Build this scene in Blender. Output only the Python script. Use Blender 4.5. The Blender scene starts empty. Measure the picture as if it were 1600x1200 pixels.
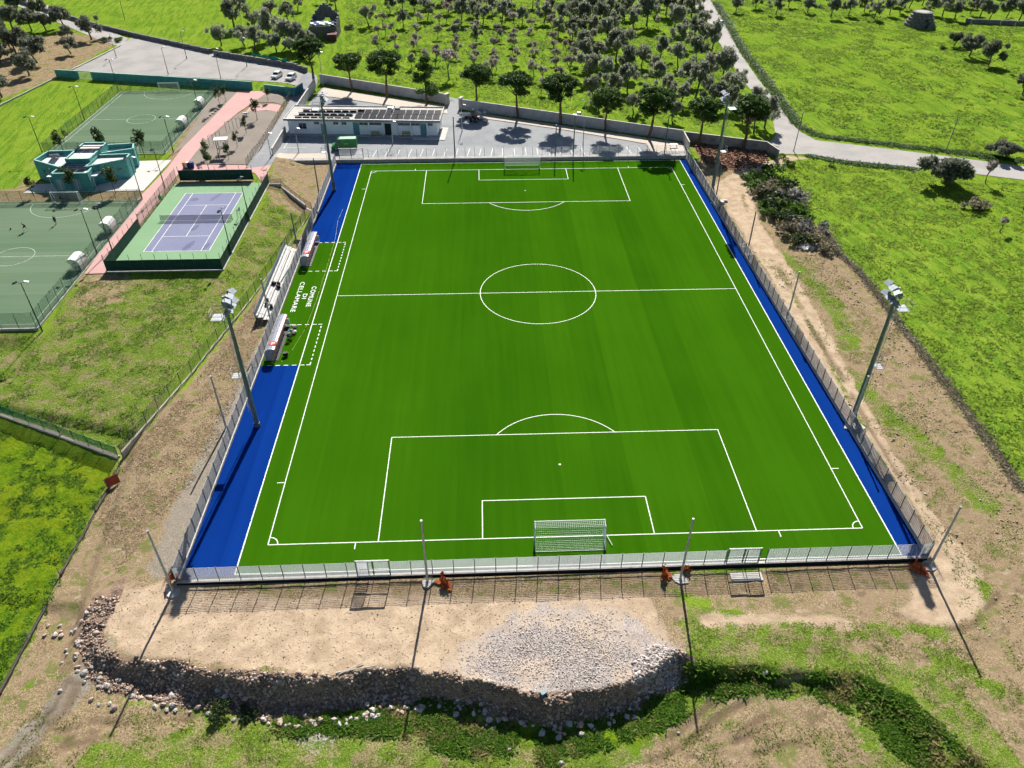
import bpy, bmesh, math, random
import numpy as np
from mathutils import Matrix, Vector, Euler

random.seed(7)
R = math.radians
scene = bpy.context.scene
COL = scene.collection

# ---------------------------------------------------------------- camera
cam_data = bpy.data.cameras.new('camera')
cam = bpy.data.objects.new('camera', cam_data)
COL.objects.link(cam)
cam_data.sensor_fit = 'HORIZONTAL'
cam_data.sensor_width = 36.0
cam_data.lens = 26.73
cam_data.clip_start = 0.5
cam_data.clip_end = 6000
_yaw, _pit, _rol = 0.0396, 0.6581, 0.0022
_f = Vector((math.sin(_yaw) * math.cos(_pit), math.cos(_yaw) * math.cos(_pit), -math.sin(_pit)))
_r = Vector((math.cos(_yaw), -math.sin(_yaw), 0))
_u = _r.cross(_f)
_r2 = _r * math.cos(_rol) + _u * math.sin(_rol)
_u2 = -_r * math.sin(_rol) + _u * math.cos(_rol)
cam.matrix_world = Matrix(((_r2.x, _u2.x, -_f.x, -8.21), (_r2.y, _u2.y, -_f.y, -104.04), (_r2.z, _u2.z, -_f.z, 62.2), (0, 0, 0, 1)))
scene.camera = cam

# ---------------------------------------------------------------- sky, sun, exposure
SUN_EL, SUN_AZ = R(36.0), R(5.5)          # azimuth east of +Y (the far end of the pitch)
world = bpy.data.worlds.new('World')
scene.world = world
world.use_nodes = True
_n = world.node_tree.nodes
_sky = _n.new('ShaderNodeTexSky')
_sky.sky_type = 'NISHITA'
_sky.sun_disc = False
_sky.sun_elevation = SUN_EL
_sky.sun_rotation = SUN_AZ
_sky.air_density = 0.9
_sky.dust_density = 0.5
_sky.ozone_density = 1.0
_n['Background'].inputs['Strength'].default_value = 0.05
world.node_tree.links.new(_sky.outputs[0], _n['Background'].inputs['Color'])
sun_data = bpy.data.lights.new('sun', 'SUN')
sun_data.energy = 5.0
sun_data.angle = R(0.53)
sun_data.color = (1.0, 0.95, 0.87)
sun = bpy.data.objects.new('sun', sun_data)
COL.objects.link(sun)
_d = Vector((-math.sin(SUN_AZ) * math.cos(SUN_EL), -math.cos(SUN_AZ) * math.cos(SUN_EL), -math.sin(SUN_EL)))
sun.rotation_euler = _d.to_track_quat('-Z', 'Y').to_euler()
sun.location = (20, 120, 120)
scene.view_settings.view_transform = 'Standard'
scene.view_settings.look = 'None'
scene.view_settings.exposure = 0.90
scene.view_settings.gamma = 1.0
scene.view_settings.use_curve_mapping = False
scene.cycles.max_bounces = 4
scene.cycles.diffuse_bounces = 2
scene.cycles.glossy_bounces = 2
scene.cycles.use_adaptive_sampling = True
scene.cycles.adaptive_threshold = 0.03
scene.cycles.adaptive_min_samples = 10
scene.cycles.transparent_max_bounces = 10
scene.cycles.use_light_tree = False
scene.cycles.use_denoising = True

# ---------------------------------------------------------------- terrain height (metres; the pitch surface is z = 0)
def sst(a, b, v):
    t = np.clip((np.asarray(v, float) - a) / (b - a), 0.0, 1.0)
    return t * t * (3 - 2 * t)
def hashn(ix, iy, seed):
    n = np.sin(ix * 127.1 + iy * 311.7 + seed * 74.7) * 43758.5453
    return n - np.floor(n)
def vnoise(x, y, seed=0):
    x = np.asarray(x, float); y = np.asarray(y, float)
    ix = np.floor(x); iy = np.floor(y); fx = x - ix; fy = y - iy
    fx = fx * fx * (3 - 2 * fx); fy = fy * fy * (3 - 2 * fy)
    a = hashn(ix, iy, seed); b = hashn(ix + 1, iy, seed); c = hashn(ix, iy + 1, seed); d = hashn(ix + 1, iy + 1, seed)
    return (a * (1 - fx) + b * fx) * (1 - fy) + (c * (1 - fx) + d * fx) * fy
def fbm(x, y, seed=0, octv=4):
    s = 0.0; amp = 0.5; t = 0.0
    for k in range(octv):
        s = s + amp * vnoise(np.asarray(x) * 2 ** k + 17.3 * k, np.asarray(y) * 2 ** k - 9.1 * k, seed + k); t += amp; amp *= 0.5
    return s / t
# crest and foot of the rubble bank below the near fence (x, y pairs, metres)
BANK_TOP = np.array([(-51.0,-55.3),(-49.1,-56.1),(-46.2,-59.2),(-44.2,-61.8),(-39.9,-63.1),(-35.6,-64.1),(-32.0,-64.9),(-28.5,-65.0),(-25.0,-65.6),(-21.6,-65.6),(-18.2,-65.1),(-14.7,-65.1),(-12.4,-65.5),(-9.0,-66.8),(-6.1,-67.5),(-2.8,-68.3),(0.6,-68.3),(3.2,-67.6),(5.2,-66.4),(8.4,-64.6),(10.9,-65.4),(16.6,-66.2),(22.4,-66.4),(25.8,-68.1),(28.1,-70.6),(30.6,-73.5),(33.6,-77.8)])
BANK_FOOT = np.array([(-53.2,-56.7),(-48.7,-59.7),(-46.5,-63.2),(-41.3,-65.6),(-37.7,-66.1),(-33.5,-67.1),(-29.3,-68.1),(-24.8,-68.2),(-20.3,-68.0),(-15.9,-67.1),(-11.3,-67.5),(-6.7,-68.5),(-2.3,-69.7),(1.7,-69.3),(5.3,-68.2),(9.5,-67.5),(16.4,-67.7),(20.4,-68.2),(23.1,-70.1),(24.8,-73.0),(26.3,-75.7),(28.2,-79.3)])
def bank_drop(x):
    return np.interp(x, [-60, -47, -43, -36, 0, 9, 14, 22, 30, 45], [0.3, 0.5, 1.1, 1.8, 2.1, 1.9, 0.9, 0.8, 0.8, 0.6])
def H(x, y):
    x = np.asarray(x, float); y = np.asarray(y, float)
    left = 1.2 * sst(-45.5, -51.5, x) * sst(-45, 5, y)
    far = 0.6 + 0.6 * np.maximum(sst(-58, -61, x), sst(63, 55, y) * sst(-51, -53, x))
    z = np.where(x > 37.0, 0.6 * sst(42, 62, y), np.where(y > 55.6, far, left))
    z = z + 0.3 * sst(36.9, 37.6, x) * sst(-64, -38, y) * (1 - sst(42, 62, y))
    low = sst(0, -1.0, y - (-31.5 - (x + 52) * 0.30)) * sst(-50.5, -52.0, x + np.clip((y + 34), -60, 0) * 0.12)
    z = z - 0.7 * low
    near = np.where(x > 37.0, sst(-38, -64, y), sst(-55.1, -55.5, y)) * sst(-44.0, -40.2, x)
    z = z - 0.35 * np.maximum(near, sst(-35, -56, y) * sst(-39.9, -40.2, x))
    wob = (fbm(x * 0.22, y * 0.22, 5, 3) - 0.5) * 4.2 + (vnoise(x * 0.9, y * 0.9, 8) - 0.5) * 1.3
    yt = np.interp(x, BANK_TOP[:, 0], BANK_TOP[:, 1]); yf = np.interp(x, BANK_FOOT[:, 0], BANK_FOOT[:, 1])
    yf = np.minimum(yf, yt - 1.0)
    t = np.clip((yt - y + wob * 0.55) / (yt - yf), 0, 1)
    brk = 0.45 + 0.45 * fbm(x * 0.30 + 3.1, y * 0.05, 15, 2)
    z = z - bank_drop(x) * (0.80 * sst(0.0, 1.0, t / brk) + 0.20 * t) * sst(-54, -57, y) * sst(-66, -50, x)
    return z

def hz(x, y):
    return float(H(x, y))

# ---------------------------------------------------------------- helpers
def tag(o, label=None, cat=None, group=None, kind=None):
    if label: o['label'] = label
    if cat: o['category'] = cat
    if group: o['group'] = group
    if kind: o['kind'] = kind
    return o
def thing(name, label, cat, loc=(0, 0, 0), rz=0.0, group=None):
    o = bpy.data.objects.new(name, None)
    o.empty_display_size = 0.3
    COL.objects.link(o)
    o.location = loc; o.rotation_euler = (0, 0, rz)
    return tag(o, label, cat, group)
def ground(p, dz=0.0):
    return (p[0], p[1], hz(p[0], p[1]) + dz)
def link_mesh(name, me, parent=None, loc=None, rz=None):
    o = bpy.data.objects.new(name, me)
    COL.objects.link(o)
    if parent is not None: o.parent = parent
    if loc is not None: o.location = loc
    if rz is not None: o.rotation_euler = (0, 0, rz)
    return o
def copy_tree(o, parent=None):
    c = o.copy(); COL.objects.link(c); c.parent = parent
    for ch in o.children: copy_tree(ch, c)
    return c

class MB:
    """collects simple solids into one mesh"""
    def __init__(self):
        self.v = []; self.f = []; self.m = []; self.mi = 0
    def _add(self, vs, fs):
        n = len(self.v)
        self.v.extend(tuple(p) for p in vs)
        self.f.extend(tuple(i + n for i in f) for f in fs)
        self.m.extend([self.mi] * len(fs))
    def box(self, c, s, rz=0.0, rx=0.0, ry=0.0):
        hx, hy, h = s[0] / 2, s[1] / 2, s[2] / 2
        vs = [Vector((sx * hx, sy * hy, sz * h)) for sz in (-1, 1) for sx, sy in ((-1, -1), (1, -1), (1, 1), (-1, 1))]
        if rz or rx or ry:
            m = Euler((rx, ry, rz)).to_matrix(); vs = [m @ v for v in vs]
        c = Vector(c)
        self._add([v + c for v in vs], [(3, 2, 1, 0), (4, 5, 6, 7), (0, 1, 5, 4), (1, 2, 6, 5), (2, 3, 7, 6), (3, 0, 4, 7)])
        return self
    def box2(self, a, b):
        return self.box([(a[i] + b[i]) / 2 for i in range(3)], [abs(b[i] - a[i]) for i in range(3)])
    def tube(self, p0, p1, r0, r1=None, n=6, cap=True):
        r1 = r0 if r1 is None else r1
        p0 = Vector(p0); p1 = Vector(p1); d = p1 - p0
        if d.length < 1e-6: return self
        d.normalize()
        a = Vector((0, 0, 1)) if abs(d.z) < 0.9 else Vector((1, 0, 0))
        u = d.cross(a).normalized(); w = d.cross(u)
        vs = []
        for p, r in ((p0, r0), (p1, r1)):
            for k in range(n):
                t = 2 * math.pi * k / n
                vs.append(p + (u * math.cos(t) + w * math.sin(t)) * r)
        fs = [(k, (k + 1) % n, n + (k + 1) % n, n + k) for k in range(n)]
        if cap: fs += [tuple(range(n - 1, -1, -1)), tuple(range(n, 2 * n))]
        self._add(vs, fs)
        return self
    def path(self, pts, r, n=5):
        for a, b in zip(pts[:-1], pts[1:]): self.tube(a, b, r, r, n)
        return self
    def prism(self, poly, z0, z1):
        n = len(poly)
        area = sum(poly[i][0] * poly[(i + 1) % n][1] - poly[(i + 1) % n][0] * poly[i][1] for i in range(n))
        if area < 0: poly = poly[::-1]
        vs = [(p[0], p[1], z0) for p in poly] + [(p[0], p[1], z1) for p in poly]
        self._add(vs, [tuple(range(n - 1, -1, -1)), tuple(range(n, 2 * n))] + [(k, (k + 1) % n, n + (k + 1) % n, n + k) for k in range(n)])
        return self
    def poly(self, pts):
        self._add(pts, [tuple(range(len(pts)))]); return self
    def extrude_profile(self, prof, axis, a, b):
        """closed profile of 2D points swept along x or y from a to b"""
        n = len(prof)
        if axis == 'y': vs = [(p[0], a, p[1]) for p in prof] + [(p[0], b, p[1]) for p in prof]
        else: vs = [(a, p[0], p[1]) for p in prof] + [(b, p[0], p[1]) for p in prof]
        self._add(vs, [tuple(range(n)), tuple(range(2 * n - 1, n - 1, -1))] + [(k, n + k, n + (k + 1) % n, (k + 1) % n) for k in range(n)])
        return self
    def mesh(self, name, mats, smooth=False):
        me = bpy.data.meshes.new(name)
        me.from_pydata(self.v, [], self.f)
        for m in (mats if isinstance(mats, (list, tuple)) else [mats]): me.materials.append(m)
        if self.m and max(self.m) > 0: me.polygons.foreach_set('material_index', self.m)
        if smooth: me.polygons.foreach_set('use_smooth', [True] * len(me.polygons))
        me.update()
        return me
    def build(self, name, mats, parent=None, loc=None, rz=None, smooth=False):
        return link_mesh(name, self.mesh(name, mats, smooth), parent, loc, rz)

def np_mesh(name, verts, faces, mat, quads=True):
    """big mesh from numpy arrays"""
    k = faces.shape[1]
    me = bpy.data.meshes.new(name)
    me.vertices.add(len(verts)); me.vertices.foreach_set('co', np.ascontiguousarray(verts, dtype=np.float32).ravel())
    me.loops.add(faces.size); me.loops.foreach_set('vertex_index', np.ascontiguousarray(faces, dtype=np.int32).ravel())
    me.polygons.add(len(faces)); me.polygons.foreach_set('loop_start', np.arange(0, faces.size, k, dtype=np.int32))
    me.polygons.foreach_set('loop_total', np.full(len(faces), k, dtype=np.int32))
    me.materials.append(mat)
    me.update(calc_edges=True)
    return me

# ---------------------------------------------------------------- materials
MATS = {}
def nodes_of(name):
    m = bpy.data.materials.new(name); m.use_nodes = True
    nt = m.node_tree
    return m, nt, nt.nodes, nt.links, nt.nodes['Principled BSDF']
def mat(name, col, rough=0.75, var=0.12, scale=2.0, bump=0.0, bscale=20.0, metal=0.0, alpha=None, spec=0.3, col2=None, world_space=False):
    """plain paint-like material with a little procedural wear"""
    if name in MATS: return MATS[name]
    m, nt, N, L, bs = nodes_of(name)
    tc = N.new('ShaderNodeNewGeometry') if world_space else N.new('ShaderNodeTexCoord')
    src = tc.outputs['Position'] if world_space else tc.outputs['Object']
    nz = N.new('ShaderNodeTexNoise'); nz.inputs['Scale'].default_value = scale; nz.inputs['Detail'].default_value = 6; nz.inputs['Roughness'].default_value = 0.65
    L.new(src, nz.inputs['Vector'])
    mr = N.new('ShaderNodeMapRange'); mr.inputs['From Min'].default_value = 0.3; mr.inputs['From Max'].default_value = 0.7
    L.new(nz.outputs['Fac'], mr.inputs['Value'])
    mx = N.new('ShaderNodeMix'); mx.data_type = 'RGBA'
    c2 = col2 if col2 else tuple(c * (1 - var * 2) for c in col)
    mx.inputs[6].default_value = (*[min(1, c * (1 + var * 0.5)) for c in col], 1); mx.inputs[7].default_value = (*c2, 1)
    L.new(mr.outputs[0], mx.inputs[0]); L.new(mx.outputs[2], bs.inputs['Base Color'])
    bs.inputs['Roughness'].default_value = rough; bs.inputs['Metallic'].default_value = metal
    bs.inputs['Specular IOR Level'].default_value = spec
    if bump:
        bn = N.new('ShaderNodeTexNoise'); bn.inputs['Scale'].default_value = bscale; bn.inputs['Detail'].default_value = 5
        L.new(src, bn.inputs['Vector'])
        bp = N.new('ShaderNodeBump'); bp.inputs['Strength'].default_value = 1.0; bp.inputs['Distance'].default_value = bump
        L.new(bn.outputs['Fac'], bp.inputs['Height']); L.new(bp.outputs[0], bs.inputs['Normal'])
    if alpha is not None:
        tr = N.new('ShaderNodeBsdfTransparent'); ms = N.new('ShaderNodeMixShader'); ms.inputs[0].default_value = alpha
        L.new(tr.outputs[0], ms.inputs[1]); L.new(bs.outputs[0], ms.inputs[2]); L.new(ms.outputs[0], N['Material Output'].inputs['Surface'])
    MATS[name] = m
    return m
def foliage(name, dark, light, trans=0.3, rough=0.6):
    if name in MATS: return MATS[name]
    m, nt, N, L, bs = nodes_of(name)
    g = N.new('ShaderNodeNewGeometry'); oi = N.new('ShaderNodeObjectInfo')
    ad = N.new('ShaderNodeMath'); ad.operation = 'ADD'
    L.new(g.outputs['Random Per Island'], ad.inputs[0])
    sc_ = N.new('ShaderNodeMath'); sc_.operation = 'MULTIPLY_ADD'; sc_.inputs[1].default_value = 0.5; sc_.inputs[2].default_value = -0.25
    L.new(oi.outputs['Random'], sc_.inputs[0]); L.new(sc_.outputs[0], ad.inputs[1])
    mx = N.new('ShaderNodeMix'); mx.data_type = 'RGBA'
    mx.inputs[6].default_value = (*dark, 1); mx.inputs[7].default_value = (*light, 1)
    L.new(ad.outputs[0], mx.inputs[0])
    L.new(mx.outputs[2], bs.inputs['Base Color']); bs.inputs['Roughness'].default_value = rough; bs.inputs['Specular IOR Level'].default_value = 0.2
    tl = N.new('ShaderNodeBsdfTranslucent'); L.new(mx.outputs[2], tl.inputs['Color'])
    ms = N.new('ShaderNodeMixShader'); ms.inputs[0].default_value = trans
    L.new(bs.outputs[0], ms.inputs[1]); L.new(tl.outputs[0], ms.inputs[2]); L.new(ms.outputs[0], N['Material Output'].inputs['Surface'])
    MATS[name] = m
    return m
WHITE = mat('white_paint', (0.78, 0.78, 0.76), 0.6, 0.05)
LINE = mat('white_turf_line', (0.75, 0.78, 0.72), 0.9, 0.08, 6, world_space=True)
GALV = mat('galvanised_steel', (0.42, 0.44, 0.45), 0.45, 0.12, 3, metal=0.25)
STEEL_DARK = mat('weathered_steel', (0.16, 0.18, 0.19), 0.5, 0.15, 4, metal=0.2)
STEEL_GREEN = mat('green_painted_steel', (0.03, 0.09, 0.07), 0.5, 0.15, 4)
CONC = mat('concrete', (0.42, 0.40, 0.37), 0.9, 0.16, 1.2, 0.01, 18)
CONC_W = mat('pale_concrete', (0.58, 0.55, 0.50), 0.9, 0.14, 1.5, 0.01, 18)
BLACK = mat('black_plastic', (0.015, 0.016, 0.018), 0.5, 0.1)
GLASS = mat('dark_window_glass', (0.03, 0.05, 0.07), 0.12, 0.1, spec=0.6)
RUBBER = mat('tyre_rubber', (0.02, 0.02, 0.021), 0.85, 0.1)

# ---------------------------------------------------------------- outlines of the paved ground (metres)
ROAD_MAIN = [(80.74,251.27),(72.12,207.56),(69.77,174.09),(65.72,133.78),(63.47,108.02),(62.82,89.47),(61.70,76.98),(59.05,66.60),(56.47,62.60),(55.79,55.81),(62.95,55.23),(69.46,51.87),(82.95,47.71),(93.44,44.03),(102.22,40.42),(112.68,35.89),(117.26,42.90),(106.21,47.29),(92.55,53.22),(82.95,57.12),(67.30,63.45),(65.49,69.34),(65.84,79.15),(67.03,93.98),(68.02,110.85),(70.77,140.15),(76.51,180.47),(80.04,213.02),(84.54,251.17)]
ROAD_NW = [(-119.96,158.30),(-118.00,147.35),(-130.07,158.61),(-163.61,193.64),(-189.67,220.08),(-197.94,237.16),(-168.80,210.49),(-136.74,175.82)]
CAR_PARK = [(-122.88,122.80),(-120.73,134.54),(-118.94,148.89),(-119.53,159.90),(-106.30,153.11),(-88.87,139.85),(-73.59,131.01),(-58.56,122.74),(-55.95,111.87),(-57.91,108.46),(-70.02,111.40),(-117.38,121.37)]
LANE = [(-57.07,49.67),(-52.42,51.24),(-52.45,55.83),(-53.34,77.20),(-52.64,111.76),(-54.26,118.42),(-58.56,122.74),(-57.91,108.46),(-57.27,99.62),(-57.15,70.48)]
YARD = [(-52.99,58.33),(-53.36,78.09),(-50.78,106.53),(-17.23,90.08),(-17.48,98.33),(-13.29,95.03),(-13.17,86.02),(36.60,62.86),(36.6,56.0),(-53.2,56.0)]
KERB_WALK_A = [(-50.27,106.51),(-17.39,90.08),(-16.59,84.22),(-24.62,87.85),(-46.67,98.22),(-50.64,99.41)]
KERB_WALK_B = [(-10.32,84.97),(36.52,62.47),(35.60,55.27),(28.60,55.64),(28.40,62.34),(10.59,72.03),(-9.54,81.18)]
FRONT_SLAB = [(-52.46,59.01),(-42.06,59.31),(-40.6,56.1),(-53.0,56.1)]
PATH_MAIN = [(-71.77,102.42),(-63.66,101.61),(-65.60,92.77),(-67.53,85.01),(-70.18,66.79),(-70.21,52.54),(-70.38,41.30),(-69.98,17.75),(-69.07,6.33),(-72.79,6.25),(-73.31,15.04),(-74.36,34.80),(-73.55,50.57),(-73.93,61.82),(-72.50,85.18)]
PATH_CROSS = [(-70.11,52.19),(-57.75,51.42),(-57.07,49.67),(-52.42,51.24),(-52.43,42.26),(-54.94,47.23),(-70.34,47.75)]
PATH_SPUR = [(-65.50,90.27),(-58.72,92.16),(-58.17,87.01),(-65.89,85.91)]
APRON = [(-81.93,54.35),(-74.09,54.79),(-74.58,38.98),(-97.40,38.55),(-96.63,42.82),(-79.59,44.79)]
PARK = [(-67.41,84.54),(-65.89,85.91),(-58.17,87.01),(-57.15,70.48),(-57.56,51.76),(-70.21,52.54),(-70.18,66.79)]
PARK_B = [(-65.60,92.77),(-63.66,101.61),(-57.27,99.62),(-58.67,92.70)]
VERGE = [(-78.09,103.17),(-71.77,102.42),(-72.50,85.18),(-73.93,61.82),(-74.88,57.36),(-75.52,74.45)]
TENNIS = (-69.4, 6.8, -50.9, 42.0)
FIVE_FAR = (-102.0, 58.6, -76.6, 103.2)
FIVE_NEAR = (-100.6, -9.6, -73.2, 34.6)
def rect(r): return [(r[0], r[1]), (r[2], r[1]), (r[2], r[3]), (r[0], r[3])]
FLATTENED = [ROAD_MAIN, ROAD_NW, CAR_PARK, LANE, YARD, PATH_MAIN, PATH_CROSS, PATH_SPUR, APRON, PARK, PARK_B, VERGE, rect(TENNIS), rect(FIVE_FAR), rect(FIVE_NEAR)]

# ---------------------------------------------------------------- terrain sheet
def poly_sd(x, y, poly):
    """signed distance to a polygon, positive inside"""
    P = np.asarray(poly, float); n = len(P)
    d2 = np.full(x.shape, 1e12); inside = np.zeros(x.shape, bool)
    for i in range(n):
        ax, ay = P[i]; bx, by = P[(i + 1) % n]
        ex, ey = bx - ax, by - ay
        t = np.clip(((x - ax) * ex + (y - ay) * ey) / (ex * ex + ey * ey + 1e-9), 0, 1)
        d2 = np.minimum(d2, (x - ax - t * ex) ** 2 + (y - ay - t * ey) ** 2)
        c = ((ay > y) != (by > y)) & (x < (bx - ax) * (y - ay) / (by - ay + 1e-12) + ax)
        inside ^= c
    d = np.sqrt(d2)
    return np.where(inside, d, -d)
def line_d(x, y, pts):
    d2 = np.full(x.shape, 1e12)
    for (ax, ay), (bx, by) in zip(pts[:-1], pts[1:]):
        ex, ey = bx - ax, by - ay
        t = np.clip(((x - ax) * ex + (y - ay) * ey) / (ex * ex + ey * ey + 1e-9), 0, 1)
        d2 = np.minimum(d2, (x - ax - t * ex) ** 2 + (y - ay - t * ey) ** 2)
    return np.sqrt(d2)

SOIL = {
 'dirt': [
  [(-52.26,-36.37),(-47.95,-21.24),(-44.38,0.49),(-39.89,28.89),(-39.48,52.41),(-38.05,39.87),(-39.65,-55.31),(-40.33,-56.08),(-49.03,-55.34),(-49.77,-63.99),(-51.16,-68.19),(-52.30,-65.80)],
  [(-51.76,51.91),(-40.07,54.56),(-40.03,29.72),(-48.15,33.73),(-52.86,41.96)],
  [(35.64,54.16),(45.94,47.25),(46.16,30.34),(52.67,19.24),(53.59,5.54),(52.77,-24.70),(52.33,-45.20),(52.12,-57.24),(39.93,-75.99),(34.71,-75.79),(32.36,-67.75),(25.01,-64.23),(12.50,-58.79),(8.05,-55.52),(36.74,-54.41)],
  [(-130.28,97.43),(-124.50,116.70),(-121.03,153.57),(-141.62,167.24),(-156.50,151.58),(-160.64,130.43)],
  [(-41.85,-53.69),(7.71,-53.50),(10.76,-59.47),(9.83,-65.33),(2.42,-67.81),(-6.70,-67.40),(-23.84,-65.66),(-41.74,-63.04),(-47.88,-57.89)],
  [(8.75,-73.38),(13.19,-68.57),(19.56,-68.33),(23.06,-71.14),(23.11,-74.98),(18.32,-77.79),(7.93,-76.94)],
  [(2.75,-73.62),(7.85,-69.97),(13.27,-68.27),(14.07,-71.32),(9.80,-75.59)],
  [(-51.16,-68.19),(-50.06,-63.35),(-45.98,-64.44),(-40.81,-66.71),(-35.16,-67.25),(-33.06,-68.79),(-41.69,-70.19),(-45.19,-73.97),(-50.07,-73.61)],
  [(-74.29,6.93),(-65.65,5.59),(-63.86,-2.21),(-69.96,-3.78)],
  [(-79.07,103.75),(-56.84,101.76),(-56.30,69.21),(-56.93,47.97),(-51.04,37.61),(-52.51,37.61),(-69.65,38.20),(-68.79,14.42),(-72.15,41.36),(-75.47,56.65)],
  [(-105.08,40.32),(-99.00,40.42),(-102.41,52.24),(-102.96,57.57),(-101.37,45.53),(-74.29,39.58),(-73.19,34.18),(-101.95,34.02)],
  [(-50.50,-63.01),(-49.21,-55.27),(-45.42,-52.60),(-43.97,-65.46)],
  [(-98.42,39.19),(-74.22,38.66),(-73.19,34.18),(-101.95,34.02)],
  [(-54.06,56.43),(-38.60,57.33),(-39.75,52.42),(-51.33,49.82)],
 ],
 'sand': [
  [(-46.60,-55.47),(-39.94,-54.41),(-30.35,-56.45),(-12.63,-57.48),(6.98,-57.83),(8.22,-61.19),(8.87,-63.96),(2.42,-67.75),(-6.70,-67.35),(-23.88,-65.41),(-41.21,-62.83),(-45.22,-59.91)],
  [(36.39,-55.19),(40.65,-52.35),(40.75,-57.21),(39.44,-60.19),(36.37,-62.23),(32.59,-62.30),(30.88,-60.58)],
  [(37.38,39.89),(46.30,48.56),(57.95,55.03),(61.93,53.50),(49.77,46.47),(44.87,41.07),(40.82,33.45),(41.06,27.67),(41.68,23.54),(41.33,14.66),(42.63,9.93),(40.49,6.65),(38.81,10.06),(38.10,17.23),(38.04,27.77)],
  [(11.75,-60.60),(17.76,-60.31),(26.24,-61.14),(25.93,-61.91),(18.01,-61.55),(11.59,-61.31)],
 ],
 'gravel': [
  [(-12.99,-65.18),(-10.10,-62.93),(-6.40,-59.57),(-2.61,-58.60),(3.54,-59.57),(6.26,-61.82),(9.03,-63.77),(8.60,-65.78),(5.37,-68.06),(2.40,-68.57),(-2.26,-69.39),(-6.72,-67.97),(-11.27,-66.81)],
  [(-25.48,-69.32),(-23.63,-68.81),(-22.38,-69.71),(-23.35,-70.53),(-24.50,-70.21)],
 ],
 'rubble': [
  [(-48.85,-58.99),(-46.75,-55.08),(-45.04,-52.78),(-44.88,-55.91),(-45.22,-59.91),(-43.57,-62.45),(-35.65,-64.09),(-23.88,-65.41),(-12.41,-65.45),(-6.14,-67.55),(0.64,-68.09),(4.83,-66.60),(8.89,-64.68),(8.60,-66.98),(2.31,-69.23),(-2.30,-69.87),(-9.02,-68.70),(-15.89,-67.27),(-28.17,-68.36),(-37.55,-66.65),(-44.04,-65.28)],
 ],
 'red': [
  [(38.20,64.83),(46.34,64.55),(54.41,57.31),(52.58,50.37),(46.42,46.58),(39.28,48.79)],
 ],
 'lush': [
  [(-69.39,-29.68),(-51.69,-37.76),(-51.38,-43.23),(-51.56,-59.96),(-52.45,-65.50),(-62.19,-59.82),(-80.84,-25.90)],
  [(-38.42,-69.02),(-28.35,-67.48),(-20.45,-67.20),(-12.42,-66.45),(-3.41,-69.49),(4.78,-68.06),(9.27,-65.89),(16.67,-65.89),(23.94,-66.93),(25.65,-68.60),(26.31,-71.33),(23.70,-72.30),(22.95,-69.98),(19.56,-68.33),(13.19,-68.57),(7.06,-71.08),(-3.78,-74.42),(-12.30,-72.54),(-20.12,-70.07),(-28.97,-69.78)],
 ],
 'dry': [
  [(-83.80,-9.97),(-71.89,-11.16),(-73.02,3.81),(-50.80,5.14),(-50.14,37.89),(-41.47,29.77),(-52.42,-35.28),(-70.79,-26.62)],
  [(-52.60,-65.18),(-49.77,-63.99),(-33.46,-67.30),(-12.37,-70.33),(4.01,-72.61),(10.17,-69.61),(25.85,-72.40),(34.71,-75.79),(29.99,-84.47),(-49.39,-81.35)],
  [(9.83,-59.43),(49.29,-61.64),(34.61,-84.66),(2.22,-83.01),(9.31,-65.47)],
  [(-50.07,-67.05),(-50.07,-54.42),(-40.80,-52.93),(-42.76,-65.84)],
  [(-46.52,-58.08),(10.91,-60.21),(9.22,-68.88),(-2.31,-70.09),(-15.85,-67.88),(-40.81,-66.71)],
 ],
}
SAND_TRACKS = [
 ([(41.64,36.45),(38.95,22.31),(39.08,5.62),(38.60,-9.95),(37.67,-24.16),(37.19,-36.20),(37.19,-45.30),(37.46,-51.80),(37.96,-57.11)], 0.75),
 ([(44.42,39.49),(41.44,23.55),(41.57,3.40),(40.85,-11.76),(39.71,-25.65),(39.16,-37.06),(39.25,-45.52),(39.90,-51.03),(39.78,-56.79)], 0.65),
 ([(-38.13,-55.22),(-38.89,-45.40),(-39.22,-27.78),(-39.19,-10.16)], 0.9),
]
GREY_TRACKS = [([(-41.58,-52.09),(-41.78,-45.15),(-40.88,-33.82),(-40.16,-23.76),(-39.43,-13.43)], 1.5), ([(-44.55,-61.65),(-46.03,-65.69),(-48.19,-69.97),(-49.29,-72.09)], 1.0)]
GRASS_STRIPS = [
 ([(38.68,7.82),(39.32,-6.37),(38.40,-19.76),(38.23,-28.32),(37.82,-39.28),(38.16,-45.48)], 0.8),
 ([(42.63,9.93),(44.51,1.22),(45.02,-8.40),(43.64,-16.83)], 1.6),
 ([(40.69,-24.27),(42.67,-33.61),(44.21,-37.25),(46.11,-45.76),(46.57,-47.67)], 1.6),
 ([(10.21,-61.96),(18.01,-61.55),(23.86,-62.47),(29.94,-62.70),(34.79,-62.88)], 0.9),
 ([(40.57,-55.23),(40.92,-58.37),(38.01,-62.65)], 0.8),
 ([(31.57,-64.47),(34.15,-66.55),(36.28,-69.13)], 1.0),
]
PAVED = []   # polygons where the terrain stays smooth under a paved sheet

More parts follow.
